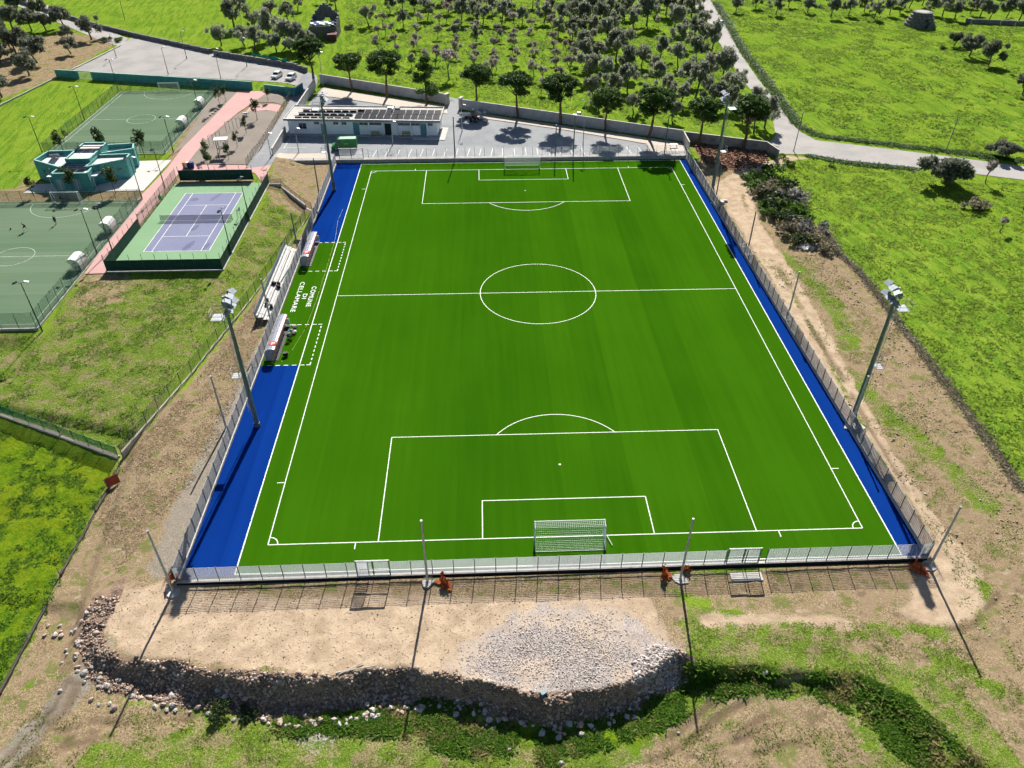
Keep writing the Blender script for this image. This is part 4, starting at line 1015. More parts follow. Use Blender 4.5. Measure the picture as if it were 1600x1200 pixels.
# ---------------------------------------------------------------- teal sports centre on the left
tb = thing('sports_centre', 'teal flat-roofed sports centre with angled wings and rooftop solar panels', 'building', (-88, 45, 1.2))
def wing(nm, poly, h, rim=0.45, inset=0.25):
    P = [(p[0] + 88, p[1] - 45) for p in poly]
    w = MB().prism(P, -0.2, h - rim - 0.02).build(nm, TEAL, tb)
    cx, cy = sum(p[0] for p in P) / len(P), sum(p[1] for p in P) / len(P)
    r = MB().prism([(cx + (p[0] - cx) * 0.97, cy + (p[1] - cy) * 0.97) for p in P], h - rim - 0.02, h - rim + 0.03).build('roof', MATS.get('white_roof') or mat('white_roof', (0.68, 0.66, 0.62), 0.9, 0.08, 0.6), tb)
    for a, b in zip(P, P[1:] + P[:1]):
        d = Vector((b[0] - a[0], b[1] - a[1])); ang = math.atan2(d.y, d.x)
        m = Vector(((a[0] + b[0]) / 2, (a[1] + b[1]) / 2)); n = (Vector((cx, cy)) - m); nn = Vector((-d.y, d.x)).normalized(); nn = nn if nn.dot(n) > 0 else -nn
        m = m + nn * (inset / 2 - 0.004)
        MB().box((m.x, m.y, h - rim / 2), (d.length, inset, rim), rz=ang).build('parapet', TEAL, r)
        MB().box((m.x, m.y, h + 0.02), (d.length + 0.05, inset + 0.05, 0.05), rz=ang).build('coping', TEAL_TOP, r)
    return w
wing('left_wing', [(-97.2, 45.6), (-90.4, 41.6), (-88.6, 47.6), (-88.6, 51.0), (-96.4, 50.4)], 3.9, 0.9)
wing('right_wing', [(-85.6, 41.6), (-79.2, 45.6), (-79.2, 48.5), (-85.6, 48.0)], 3.9, 0.5)
wing('far_wing', [(-86.6, 48.2), (-79.6, 51.2), (-80.6, 54.4), (-86.6, 53.6)], 3.9, 0.9)
wing('middle_block', [(-90.2, 44.0), (-85.4, 44.0), (-85.4, 53.0), (-90.2, 53.0)], 4.6, 0.3)
wing('entrance_block', [(-91.2, 39.2), (-84.2, 39.2), (-84.6, 43.8), (-90.8, 43.8)], 3.6, 0.3)
for k in range(6):
    o = link_mesh('solar_panel', tv_me, tb, (-1.7 + (k % 3) * 1.8 - 0.2, -3.6 + (k // 3) * 1.2, 3.75)); o.rotation_euler = (R(-12), 0, 0)
for k in range(6):
    o = link_mesh('solar_panel', tv_me, tb, (-1.6 + (k % 3) * 1.8, 4.0 + (k // 3) * 1.3, 4.75)); o.rotation_euler = (R(-14), 0, 0)
o = link_mesh('solar_panel', pv_me, tb, (-6.2, 3.2, 3.9)); o.rotation_euler = (R(-30), 0, 0.3)
MB().tube((-7.4, 4.2, 3.0), (-6.6, 4.2, 3.0), 0.35, 0.35, 10).build('water_tank', GALV, tb)
for x in (-2.0, 1.2):
    w = MB().box((x, -5.84, 1.35), (1.3, 0.06, 2.1)).build('glazed_door', mat('pale_blue_glazing', (0.22, 0.34, 0.42), 0.2, 0.05, spec=0.5), tb)
    MB().box((x, -5.88, 1.35), (0.05, 0.04, 2.1)).build('mullion', WHITE, w)
for i, (xa, ya, xb, yb) in enumerate(((-9.0, 0.45, -2.5, -3.3), (2.5, -3.3, 8.7, 0.5))):
    d = Vector((xb - xa, yb - ya)); ang = math.atan2(d.y, d.x)
    nrm = Vector((d.y, -d.x)).normalized()
    for k in (0.3, 0.55, 0.8): MB().box((xa + d.x * k + nrm.x * 0.03, ya + d.y * k + nrm.y * 0.03, 2.1), (0.8, 0.08, 0.35), rz=ang).build('window', GLASS, tb)
    k = 0.55; MB().tube((xa + d.x * k + nrm.x * 0.0, ya + d.y * k, 2.95), (xa + d.x * k + nrm.x * 0.12, ya + d.y * k + nrm.y * 0.12, 2.95), 0.2, 0.2, 10).build('round_lamp', WHITE, tb)
for a, b in (((-4.4, -4.6), (-3.9, -1.8)), ((3.9, -4.6), (4.3, -1.6))):
    MB().tube((a[0], a[1], 0), (a[0], a[1], 2.5), 0.06, 0.06, 6).tube((b[0], b[1], 0), (b[0], b[1], 2.5), 0.06, 0.06, 6).box(((a[0] + b[0]) / 2, (a[1] + b[1]) / 2, 2.55), (1.2, 3.2, 0.1)).build('porch_roof', WHITE, tb)

# ---------------------------------------------------------------- ruined stone house
STONE = mat('old_limestone', (0.20, 0.19, 0.185), 0.95, 0.3, 1.6, 0.05, 5, col2=(0.10, 0.10, 0.105))
rx, ry = -58.6, 158.5
ru = thing('ruined_house', 'roofless old stone house with a gabled end wall and blue tarpaulin', 'building', (rx, ry, 0.6), 0.0)
rnd = random.Random(3)
def rubble_wall(nm, x0, y0, x1, y1, tops, hole=None):
    """coursed stone wall made of separate blocks with uneven faces"""
    d = Vector((x1 - x0, y1 - y0)); ln = d.length; ang = math.atan2(d.y, d.x); d.normalize()
    core = MB(); ch = 0.55; z = 0.0
    part = bpy.data.objects.new(nm, None); COL.objects.link(part); part.parent = ru
    while z < max(tops):
        s = rnd.uniform(-0.4, 0.0)
        while s < ln:
            w = rnd.uniform(0.55, 1.1); a, b = max(0, s), min(ln, s + w); s += w
            if b - a < 0.12: continue
            m = (a + b) / 2; top = np.interp(m / ln, np.linspace(0, 1, len(tops)), tops)
            if z + ch * 0.6 > top: continue
            if hole and hole[0] < m < hole[1] and hole[2] < z + ch / 2 < hole[3]: continue
            o = MB().box((0, 0, 0), (b - a - 0.03, 0.55 + rnd.uniform(-0.07, 0.07), ch - 0.03)).build('stone', STONE, part, (x0 + d.x * m, y0 + d.y * m, z + ch / 2), ang + rnd.uniform(-0.03, 0.03))
        z += ch
    return part
rubble_wall('gable_wall', -4.0, 9.0, 4.2, 9.0, [5.2, 7.4, 9.0, 7.6, 5.4], (3.6, 5.2, 0.5, 4.6))
rubble_wall('front_wall', -4.2, 0.0, 4.2, 0.0, [3.6, 3.9, 4.2, 4.0, 3.4], (3.2, 4.0, 0.0, 2.2))
rubble_wall('side_wall', 4.2, 0.2, 4.2, 8.8, [3.6, 4.8, 4.6, 5.4])
rubble_wall('side_wall', -4.1, 0.3, -4.1, 8.8, [3.2, 3.4, 4.2, 5.0])
tp = MB()
for i in range(8):
    for j in range(4):
        q = []
        for a, b in ((0, 0), (1, 0), (1, 1), (0, 1)):
            u, v = (i + a) / 8, (j + b) / 4
            q.append((-3.6 + 7.4 * u, 0.5 + 2.2 * v, 4.15 + 0.5 * v + 0.14 * math.sin(u * 17 + v * 5) + 0.08 * math.sin(v * 13)))
        tp.mi = 1 if 3 <= i <= 4 else 0
        tp.poly(q)
tag(tp.build('tarpaulin', [mat('blue_tarpaulin', (0.06, 0.14, 0.34), 0.5, 0.3, 1.2), WHITE], None, (rx, ry, 0.6)), 'crumpled blue and white tarpaulin on top of the ruined stone house', 'tarpaulin')
tag(MB().box((0, 0, 1.0), (2.6, 2.0, 2.0)).box((0, 0, 2.1), (3.0, 2.4, 0.16), rx=R(8)).build('shed', mat('rusty_red_sheet', (0.16, 0.055, 0.045), 0.8, 0.3, 2.0), None, (rx + 3.4, ry - 2.4, 0.6), 0.1), 'small rusty red lean-to beside the ruined stone house', 'shed')
sn = MB(); a_, b_ = (-74.65,132.40), (-63.28,125.38)
for i in range(24):
    for j in range(4):
        q = []
        for u0, v0 in ((0, 0), (1, 0), (1, 1), (0, 1)):
            u, v = (i + u0) / 24, (j + v0) / 4; top = 3.1 + 0.35 * math.sin(u * 21) * (0.4 if u < 0.6 else 1.0)
            q.append((a_[0] + (b_[0] - a_[0]) * u, a_[1] + (b_[1] - a_[1]) * u - 0.5 - 0.18 * math.sin(u * 40 + v * 3), 1.6 + (top - 1.6) * v + (0.8 * (1 - v) if u < 0.55 else -0.2 * (1 - v))))
        sn.poly(q)
tag(sn.build('shade_net', mat('emerald_shade_net', (0.015, 0.40, 0.24), 0.7, 0.25, 1.0)), 'ragged emerald green shade net hung on the wall behind the car park', 'shade net')
# round dry stone hut in the far right field
p = (141.17,170.09)
hut = thing('stone_hut', 'squat round dry stone hut at the edge of the far olive grove', 'building', (p[0], p[1], 0.6))
for k in range(5):
    r0, r1 = 4.4 - k * 0.42, 4.4 - k * 0.42 - 0.22
    n = 16
    for q in range(n):
        a = 2 * math.pi * (q + 0.5 * (k % 2)) / n
        if k < 3 and q == 12: continue
        MB().box((0, 0, 0), (2 * r0 * math.sin(math.pi / n) - 0.05, 0.8, 0.86)).build('stone', STONE, hut, (r0 * math.cos(a), r0 * math.sin(a), 0.44 + k * 0.88), a + math.pi / 2)
MB().tube((0, 0, 4.1), (0, 0, 4.45), 2.5, 2.2, 16).build('roof', CONC, hut)
MB().tube((0, 0, 0), (0, 0, 4.0), 3.6, 2.4, 12).build('core', STONE, hut)
def drystone(label, pts, h=1.0):
    t = thing('dry_stone_wall', label, 'wall', (pts[0][0], pts[0][1], 0)); ox, oy = pts[0]
    mesh_ = [MB().box((0, 0, 0), (w, 0.7, h * q)).mesh('stone', STONE) for w, q in ((1.5, 1.0), (1.2, 0.85), (1.8, 0.95))]
    for a, b in zip(pts[:-1], pts[1:]):
        d = Vector((b[0] - a[0], b[1] - a[1])); ln = d.length; n = int(ln / 1.55); ang = math.atan2(d.y, d.x)
        for k in range(n):
            x, y = a[0] + d.x * (k + 0.5) / n, a[1] + d.y * (k + 0.5) / n
            link_mesh('stone', mesh_[k % 3], t, (x - ox, y - oy, hz(x, y) + h * 0.42), ang + rnd.uniform(-0.06, 0.06))
    return t
drystone('grey dry stone wall crossing behind the right-hand olive clump', [(158.82,173.25), (177.09,169.00), (192.37,164.91)], 1.6)
drystone('dark dry stone wall between the north-west lane and the green field', [(-179.25,213.00), (-154.50,190.41), (-134.64,173.09), (-117.49,159.84), (-88.87,139.85)], 1.3)
drystone('grey dry stone wall behind the car park below the olive trees', [(-87.33,137.66), (-57.18,121.00)], 1.5)

# ---------------------------------------------------------------- tennis court and small-sided pitches
ZC = 1.2
def court_sheet(name, r, z, m, parent=None):
    o = MB().prism(rect(r), z - 0.2, z).build(name, m, parent)
    if parent is None: tag(o, kind='structure')
    return o
TG = worn('tennis_green', (0.20, 0.34, 0.19), (0.18, 0.31, 0.17), (0.23, 0.36, 0.22))
TB = worn('tennis_purple', (0.20, 0.212, 0.315), (0.175, 0.188, 0.295), (0.24, 0.25, 0.34))
tc = court_sheet('tennis_court', TENNIS, ZC + 0.05, TG)
ccx, ccy = -60.4, 25.4
court_sheet('play_area', (ccx - 5.49, ccy - 11.9, ccx + 5.49, ccy + 11.9), ZC + 0.056, TB, tc)
def cl(parent, segs, z, w=0.1, m=LINE, nm='court_line'):
    for a, b in segs:
        mb = MB(); stripe(mb, a, b, w, z); mb.build(nm, m, parent)
zt = ZC + 0.062
cl(tc, [((ccx + s * 5.49, ccy - 11.9), (ccx + s * 5.49, ccy + 11.9)) for s in (-1, 1)] + [((ccx + s * 4.11, ccy - 11.9), (ccx + s * 4.11, ccy + 11.9)) for s in (-1, 1)], zt)
cl(tc, [((ccx - 5.49, ccy + s * 11.9), (ccx + 5.49, ccy + s * 11.9)) for s in (-1, 1)] + [((ccx - 4.11, ccy + s * 6.4), (ccx + 4.11, ccy + s * 6.4)) for s in (-1, 1)] + [((ccx, ccy - 6.4), (ccx, ccy + 6.4))], zt + 0.002)
DARK_PATCH = mat('dark_court_patch', (0.085, 0.10, 0.20), 0.5, 0.1, 1.0)  # darker purple tone for flat ovals on the court
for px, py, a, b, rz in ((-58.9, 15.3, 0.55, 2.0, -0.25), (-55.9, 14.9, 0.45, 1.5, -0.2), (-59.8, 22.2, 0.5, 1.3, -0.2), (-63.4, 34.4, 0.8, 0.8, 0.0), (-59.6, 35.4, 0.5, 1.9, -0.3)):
    mb = MB(); mb.poly([(px + a * math.cos(k * 0.349) * math.cos(rz) - b * math.sin(k * 0.349) * math.sin(rz) * (1 + 0.15 * math.sin(k * 2)), py + a * math.cos(k * 0.349) * math.sin(rz) + b * math.sin(k * 0.349) * math.cos(rz), ZC + 0.059) for k in range(18)]); mb.build('dark_patch', DARK_PATCH, tc)
n_ = thing('tennis_net', 'dark tennis net across the purple court', 'net', (ccx, ccy, ZC + 0.05))
for s in (-1, 1): MB().tube((s * 6.4, 0, 0), (s * 6.4, 0, 1.1), 0.05, 0.05, 6).build('net_post', STEEL_GREEN, n_)
MB().box((0, 0, 0.5), (12.6, 0.02, 0.9)).build('mesh', mat('dark_net_mesh', (0.03, 0.035, 0.05), 0.8, alpha=0.35), n_)
MB().box((0, 0, 0.98), (12.6, 0.03, 0.07)).build('band', mat('net_band', (0.35, 0.36, 0.42), 0.8), n_)
fz = zc(ZC + 0.05)
x0, y0, x1, y1 = TENNIS
TPOST = STEEL_GREEN
fence('windbreak_fence', 'dark green windbreak fence along the near end of the tennis court', [(x0, y0), (x1, y0)], 2.0, 2.1, 'solid', SCREEN, TPOST, 0.035, (0.3, 0.02), CONC_W, fz, post_h=3.0)
fence('windbreak_fence', 'dark green windbreak fence along the right side of the tennis court', [(x1, y0), (x1, y1)], 2.0, 2.3, 'solid', SCREEN, TPOST, 0.035, (0.3, 0.02), CONC_W, fz, post_h=3.0)
fence('windbreak_fence', 'dark green windbreak fence along the far end of the tennis court', [(x0 + 0.6, y1 + 1.5), (x1 - 3.4, y1 + 1.5)], 2.2, 2.3, 'solid', SCREEN, TPOST, 0.035, None, None, fz, post_h=3.0)
fence('windbreak_fence', 'dark green windbreak fence on the near half of the tennis court left side', [(x0, y0 + 0.2), (x0, y0 + 15.5)], 2.0, 2.2, 'solid', SCREEN, TPOST, 0.035, None, None, fz, post_h=3.0)
fence('chain_link_fence', 'chain-link fence on the far half of the tennis court left side', [(x0, y0 + 15.7), (x0, y1 + 1.3)], 2.6, 2.4, 'mesh', CHAIN_GREY, TPOST, 0.035, None, None, fz)
um = MB().tube((0, 0, 0), (0, 0, 1.6), 0.04, 0.04, 6)
o = thing('umpire_chair', 'tall green umpire chair beside the tennis net', 'chair', (ccx + 7.7, ccy + 0.2, ZC + 0.05))
for a in (-0.35, 0.35):
    for b in (-0.35, 0.35): MB().tube((a, b, 0), (a * 0.6, b * 0.6, 1.7), 0.03, 0.03, 5).build('leg', STEEL_GREEN, o)
MB().box((0, 0, 1.72), (0.6, 0.6, 0.05)).build('seat', STEEL_GREEN, o); MB().box((0.28, 0, 2.0), (0.05, 0.6, 0.5)).build('backrest', STEEL_GREEN, o)
F1 = turf('worn_small_pitch_turf', (0.085, 0.150, 0.085), (0.165, 0.215, 0.145), 3.5, 'y')
def small_pitch(name_rect, label_bits):
    x0, y0, x1, y1 = name_rect
    p = court_sheet('small_pitch', name_rect, ZC + 0.05, F1)
    z = ZC + 0.056; i = 1.1
    SL = mat('faded_line', (0.42, 0.48, 0.40), 0.9, 0.2, 3, world_space=True)
    a, b, c, d = x0 + i, y0 + i, x1 - i, y1 - i; mx = (a + c) / 2; my = (b + d) / 2
    cl(p, [((a, b), (a, d)), ((c, b), (c, d))], z, 0.12, SL); cl(p, [((a, b), (c, b)), ((a, d), (c, d)), ((a, my), (c, my))], z + 0.002, 0.12, SL)
    for nm, ctr, r, a0, a1 in (('centre_circle', (mx, my), 3.2, 0, 2 * math.pi), ('goal_arc', (mx, b), 6.2, 0, math.pi), ('goal_arc', (mx, d), 6.2, math.pi, 2 * math.pi)):
        mb = MB()
        for q, w in arc_segs(ctr, r, a0, a1, 32): stripe(mb, q, w, 0.12, z + 0.004)
        mb.build(nm, SL, p)
    return p
small_pitch(FIVE_FAR, 0); small_pitch(FIVE_NEAR, 0)
goal('small white goal on the upper small pitch, near the teal wall', FIVE_FAR[3] - 1.1, 1, 5.0, 2.2, 1.2, 0.5, 0.25, 0.055, 'small-sided goals', (FIVE_FAR[0] + FIVE_FAR[2]) / 2, ZC + 0.05)
goal('small white goal on the lower small pitch with a keeper in front', FIVE_NEAR[3] - 1.1, 1, 5.0, 2.2, 1.2, 0.5, 0.25, 0.055, 'small-sided goals', (FIVE_NEAR[0] + FIVE_NEAR[2]) / 2, ZC + 0.05)
for r, l in ((FIVE_FAR, 'upper'), (FIVE_NEAR, 'lower')):
    x0, y0, x1, y1 = r
    zf = zc(ZC + 0.03)
    fence('chain_link_fence', 'green chain-link fence on the right side of the %s small pitch' % l, [(x1, y0), (x1, y1)], 2.6, 2.5, 'mesh', CHAIN, TPOST, 0.035, (0.2, 0.05), CONC, zf)
    fence('chain_link_fence', 'green chain-link fence at the near end of the %s small pitch' % l, [(x0, y0), (x1, y0)], 2.6, 2.5, 'mesh', CHAIN, TPOST, 0.035, (0.2, 0.05), CONC, zf)
    fence('chain_link_fence', 'green chain-link fence at the far end of the %s small pitch' % l, [(x0, y1), (x1, y1)], 2.2, 2.5, 'mesh', CHAIN, TPOST, 0.035, None, None, zf)
    if l == 'upper': fence('chain_link_fence', 'green chain-link fence on the left side of the upper small pitch', [(x0, y0), (x0, y1)], 2.6, 2.5, 'mesh', CHAIN, TPOST, 0.035, (0.2, 0.05), CONC, zf)
SHELL = mat('white_fibreglass_shell', (0.70, 0.70, 0.68), 0.45, 0.05)
def shell(x, y, label):
    t = thing('bench_shelter', label, 'shelter', (x, y, ZC + 0.05), 0, 'white bench shelters')
    mb = MB(); n = 9
    pr = [(0.9 - 1.9 * (k / n) ** 1.0, 0.3 + 1.75 * math.sin(0.35 + (math.pi * 0.62) * (1 - k / n))) for k in range(n + 1)]
    prof = [(1.0, 0.05), (1.05, 0.9), (0.9, 1.5), (0.5, 1.95), (0.0, 2.1), (-0.6, 2.0), (-0.95, 1.75)]
    inner = [(p[0] * 0.96, p[1] - 0.05) for p in prof[::-1]]
    mb.extrude_profile(prof + inner, 'y', 0, 2.8)
    mb.build('shell', SHELL, t, smooth=False)
    for yy in (0.02, 2.78):
        e = MB(); e.poly([(p[0], yy, p[1]) for p in prof] + [(0.2, yy, 0.05)]); e.build('side_panel', mat('smoked_side_panel', (0.25, 0.27, 0.28), 0.4, alpha=0.6), t)
    MB().box((0.55, 1.4, 0.42), (0.45, 2.6, 0.06)).box((0.75, 1.4, 0.2), (0.06, 2.4, 0.4)).build('bench', BLACK, t)
shell(-77.9, 88.2, 'white curved bench shelter on the upper small pitch, farther one')
shell(-77.9, 74.0, 'white curved bench shelter on the upper small pitch, nearer one')
shell(-74.6, 20.4, 'white curved bench shelter on the lower small pitch, farther one')
shell(-74.6, 7.2, 'white curved bench shelter on the lower small pitch, nearer one')

# ---------------------------------------------------------------- lighting columns of the sports ground
def mast(p, h, label, heads=2, rz=0.0, group='lighting columns round the small courts', z=None, arm=0.5, m=None):
    t = thing('lamp_column', label, 'lamp post', (p[0], p[1], hz(*p) if z is None else z), rz, group)
    MB().tube((0, 0, -0.1), (0, 0, h), 0.10, 0.055, 8).tube((0, 0, 0), (0, 0, 0.9), 0.12, 0.12, 8).build('column', m or STEEL_GREEN, t)
    for k in range(heads):
        s = -1 if k else 1
        hd = MB().tube((0, 0, h - 0.08), (s * arm, 0, h + 0.02), 0.03, 0.03, 5)
        hd.box((s * (arm + 0.25), 0, h + 0.04), (0.6, 0.42, 0.14), ry=R(18 * s))
        o = hd.build('lamp_head', GALV if k == 0 else BLACK, t)
        MB().box((s * (arm + 0.25), 0, h - 0.045), (0.46, 0.32, 0.02), ry=R(18 * s)).build('lens', WHITE, o)
    return t
for p, h, l in (((-103.30,60.16),7.6,'lamp column on the grass left of the upper small pitch, nearer'),((-102.69,81.09),7.6,'lamp column on the grass left of the upper small pitch, middle'),((-103.12,103.98),7.6,'lamp column at the far left corner of the upper small pitch'),
  ((-75.05,59.21),7.6,'lamp column at the near right corner of the upper small pitch'),((-76.84,85.32),7.6,'lamp column right of the upper small pitch, between the shelters'),
  ((-72.44,-9.88),8.0,'lamp column at the near right corner of the lower small pitch'),((-73.37,12.98),8.0,'lamp column right of the lower small pitch between its shelters'),((-73.59,35.36),8.0,'lamp column at the far right corner of the lower small pitch')):
    mast(p, h, l, 2, 0.2)
for p, h, l in (((-71.50,14.51),8.0,'lamp column on the left side of the tennis court, nearer'),((-70.64,39.76),8.0,'lamp column on the left side of the tennis court, farther'),((-50.85,12.27),8.0,'lamp column on the right side of the tennis court, nearer'),((-50.82,24.96),8.0,'lamp column on the right side of the tennis court, farther')):
    mast(p, h, l, 2, 1.4)
for p, h, l in (((-115.28,135.75),6.5,'street lamp at the left edge of the car park'),((-94.71,118.17),7.0,'street lamp in the middle of the car park'),((-94.24,133.71),7.5,'street lamp at the back of the car park, left of two'),((-78.33,111.08),8.2,'street lamp in front of the long teal wall'),((-74.78,125.09),7.5,'street lamp at the back of the car park, right of two')):
    mast(p, h, l, 1, 0.4, 'car park street lamps', m=STEEL_DARK)
for p, h, l in (((-50.80,108.80),8.4,'street lamp in the corner of the wall behind the clubhouse'),((-48.39,59.90),5.2,'thin lamp post in front of the left end of the clubhouse'),((-28.31,64.25),5.0,'thin lamp post in front of the middle of the clubhouse'),((-53.32,55.54),5.2,'thin pole beside the pink path near the lane'),((-12.97,71.95),6.0,'thin lamp post right of the clubhouse')):
    mast(p, h, l, 1, 0.0, 'slim yard lamps', m=GALV)
mast((14.16,62.43), 9.6, 'tall pale pole carrying a cable in the yard', 1, 2.2, 'slim yard lamps', m=GALV)
# timber utility poles by the roads
for i, (p, h, l) in enumerate((((60.05,57.12),8.5,'slim utility pole at the road junction'),((93.65,56.04),7.0,'slim utility pole beyond the road behind the dark olive tree'),((-130.15,183.91),8.0,'slim utility pole in the field beyond the north-west lane'))):
    t = thing('utility_pole', l, 'pole', ground(p), 0.6, 'utility poles by the lanes')
    MB().tube((0, 0, -0.2), (0.25, 0, h), 0.11, 0.07, 6).build('pole', STEEL_DARK, t); MB().box((0.25, 0, h - 0.3), (0.9, 0.07, 0.07)).build('crossarm', STEEL_DARK, t)
    for s in (-0.35, 0.35): MB().tube((0.25 + s, 0, h - 0.28), (0.25 + s, 0, h - 0.1), 0.04, 0.03, 6).build('insulator', WHITE, t)

# ---------------------------------------------------------------- fences of the park and the left strip
fence('railing', 'dark metal railing between the little park and the asphalt lane', [(-57.15,50.02), (-57.06,70.06), (-57.16,99.09)], 1.8, 2.0, 'mesh', CHAIN_GREY, STEEL_DARK, 0.03, (0.2, 0.1), CONC)
fence('chain_link_fence', 'long chain-link fence on a stone kerb left of the dirt lane', [(-52.03,-35.73), (-48.28,-20.02), (-44.56,1.27), (-41.28,27.31)], 1.9, 2.6, 'mesh', CHAIN_GREY, STEEL_GREEN, 0.045, (0.24, 0.12), TANP)
fence('chain_link_fence', 'green mesh fence on a pale stone wall at the lower left', [(-74.58,-25.36), (-70.54,-27.24), (-61.12,-31.60), (-52.57,-35.71)], 1.7, 2.4, 'mesh', mat('green_shade_mesh', (0.05, 0.24, 0.14), 0.7, alpha=0.5), STEEL_GREEN, 0.045, (0.5, 0.15), TANP)
fence('chain_link_fence', 'short chain-link fence across the earth beside the far dugout', [(-52.22,41.30), (-48.44,41.37), (-42.20,32.60), (-40.74,31.14)], 1.7, 2.2, 'mesh', CHAIN_GREY, STEEL_DARK, 0.03, (0.3, 0.08), CONC_W)
fence('wire_fence', 'thin wire fence posts along the edge of the right-hand field', [(52.36,23.98), (52.12,13.09), (53.52,4.04), (53.36,-15.89), (52.93,-32.74), (52.33,-45.20), (51.94,-53.17)], 1.35, 4.2, 'mesh', mat('thin_wire', (0.12, 0.12, 0.11), 0.6, alpha=0.05), STEEL_DARK, 0.03)
fence('wire_fence', 'thin wire fence posts along the lower left green field', [(-51.88,-37.23), (-52.09,-44.14), (-52.35,-52.76), (-52.45,-59.95), (-52.45,-65.50)], 1.3, 4.5, 'mesh', MATS['thin_wire'], STEEL_DARK, 0.03)

# ---------------------------------------------------------------- trees
def leaf_cloud(rng_, centres, radii, per, size, flat=1.0, shell=0.6):
    """many small leaf faces spread through overlapping clumps -> verts, quads"""
    vs = []; 
    for c, r, n in zip(centres, radii, per):
        d = rng_.normal(size=(n, 3)); d /= np.linalg.norm(d, axis=1)[:, None]
        rad = r * (shell + (1 - shell) * rng_.random(n)) * rng_.random(n) ** 0.25
        p = np.asarray(c) + d * rad[:, None] * np.array([1, 1, flat])
        a = rng_.normal(size=(n, 3)); a /= np.linalg.norm(a, axis=1)[:, None]
        b = np.cross(a, rng_.normal(size=(n, 3))); b /= np.linalg.norm(b, axis=1)[:, None]
        s = size * rng_.uniform(0.6, 1.35, n)[:, None]
        w = s * rng_.uniform(0.45, 0.8, n)[:, None]
        vs.append(np.stack([p - a * s - b * w * 0.4, p + b * w, p + a * s + b * w * 0.2, p - b * w], axis=1))
    V = np.concatenate(vs); n = len(V)
    return V.reshape(-1, 3), np.arange(n * 4).reshape(n, 4)
BARK = mat('olive_bark', (0.10, 0.085, 0.07), 0.95, 0.25, 4, 0.02, 12)
PBARK = mat('pine_bark', (0.13, 0.085, 0.06), 0.95, 0.25, 4, 0.02, 12)
GBARK = mat('grey_bark', (0.15, 0.13, 0.12), 0.95, 0.2, 4)
OLIVE = foliage('olive_leaves', (0.12, 0.138, 0.09), (0.38, 0.395, 0.30), 0.5)
OLIVE_D = foliage('dark_olive_leaves', (0.070, 0.086, 0.055), (0.25, 0.265, 0.195), 0.42)
PINEL = foliage('pine_needles', (0.020, 0.052, 0.010), (0.090, 0.165, 0.028), 0.32)
LEAFG = foliage('green_leaves', (0.04, 0.10, 0.012), (0.13, 0.22, 0.035), 0.4)
LEAFD = foliage('dark_green_leaves', (0.022, 0.045, 0.012), (0.085, 0.125, 0.035), 0.3)
BLOSS = foliage('almond_twigs', (0.20, 0.17, 0.15), (0.50, 0.44, 0.42), 0.4)
PINKB = foliage('pink_blossom_twigs', (0.24, 0.15, 0.15), (0.55, 0.36, 0.40), 0.4)
DRYB = foliage('dry_brown_twigs', (0.11, 0.095, 0.055), (0.28, 0.25, 0.16), 0.35)
GREYB = foliage('grey_scrub', (0.09, 0.088, 0.08), (0.26, 0.25, 0.225), 0.3)
def crooked(mb, rnd, p, d, ln, r, depth, tips, spread=0.55, n=5, kids=(2, 3), minr=0.02):
    q = p
    for k in range(2):
        d = (d + Vector((rnd.uniform(-1, 1), rnd.uniform(-1, 1), rnd.uniform(-0.3, 0.5))) * 0.22).normalized()
        q2 = q + d * ln / 2; mb.tube(q, q2, max(minr, r * (1 - 0.2 * k)), max(minr, r * (1 - 0.2 * (k + 1))), n, False); q = q2
    if depth == 0: tips.append(q); return
    for _ in range(rnd.randint(*kids)):
        nd = (d + Vector((rnd.uniform(-1, 1), rnd.uniform(-1, 1), rnd.uniform(-0.25, 0.7))) * spread * 1.6).normalized()
        crooked(mb, rnd, q, nd, ln * rnd.uniform(0.62, 0.85), r * 0.62, depth - 1, tips, spread, max(3, n - 1), kids, minr)
def olive_meshes(seed, leafm, wide=1.0, tall=1.0, dens=1.0):
    """unit tree: crown radius about 1 m x wide; scale on placing"""
    rnd = random.Random(seed); rg = np.random.default_rng(seed)
    mb = MB(); tips = []
    lean = Vector((rnd.uniform(-0.25, 0.25), rnd.uniform(-0.25, 0.25), 1)).normalized()
    crooked(mb, rnd, Vector((0, 0, -0.05)), lean, 0.62 * tall, 0.085, 2, tips, 0.6)
    cs = [(rnd.gauss(0, 0.42) * wide, rnd.gauss(0, 0.42) * wide, (1.0 + rnd.uniform(-0.36, 0.36)) * tall) for _ in range(15)] + [tuple(t) for t in tips[:8]]
    rs = [rnd.uniform(0.26, 0.46) for _ in cs]
    V, F_ = leaf_cloud(rg, cs, rs, [int(170 * dens * (r / 0.36) ** 2) for r in rs], 0.066, 0.72, 0.45)
    return mb.mesh('trunk', BARK), np_mesh('crown', V, F_, leafm)
def bare_meshes(seed, leafm, dens=1.0):
    rnd = random.Random(seed); rg = np.random.default_rng(seed)
    mb = MB(); tips = []
    crooked(mb, rnd, Vector((0, 0, -0.05)), Vector((rnd.uniform(-0.15, 0.15), rnd.uniform(-0.15, 0.15), 1)).normalized(), 0.55, 0.06, 3, tips, 0.62, 4, (3, 3), 0.009)
    cs = [tuple(t) for t in tips]; rs = [rnd.uniform(0.16, 0.30) for _ in cs]
    V, F_ = leaf_cloud(rg, cs, rs, [int(44 * dens) for _ in cs], 0.056, 1.0, 0.3)
    return mb.mesh('trunk', GBARK), np_mesh('crown', V, F_, leafm)
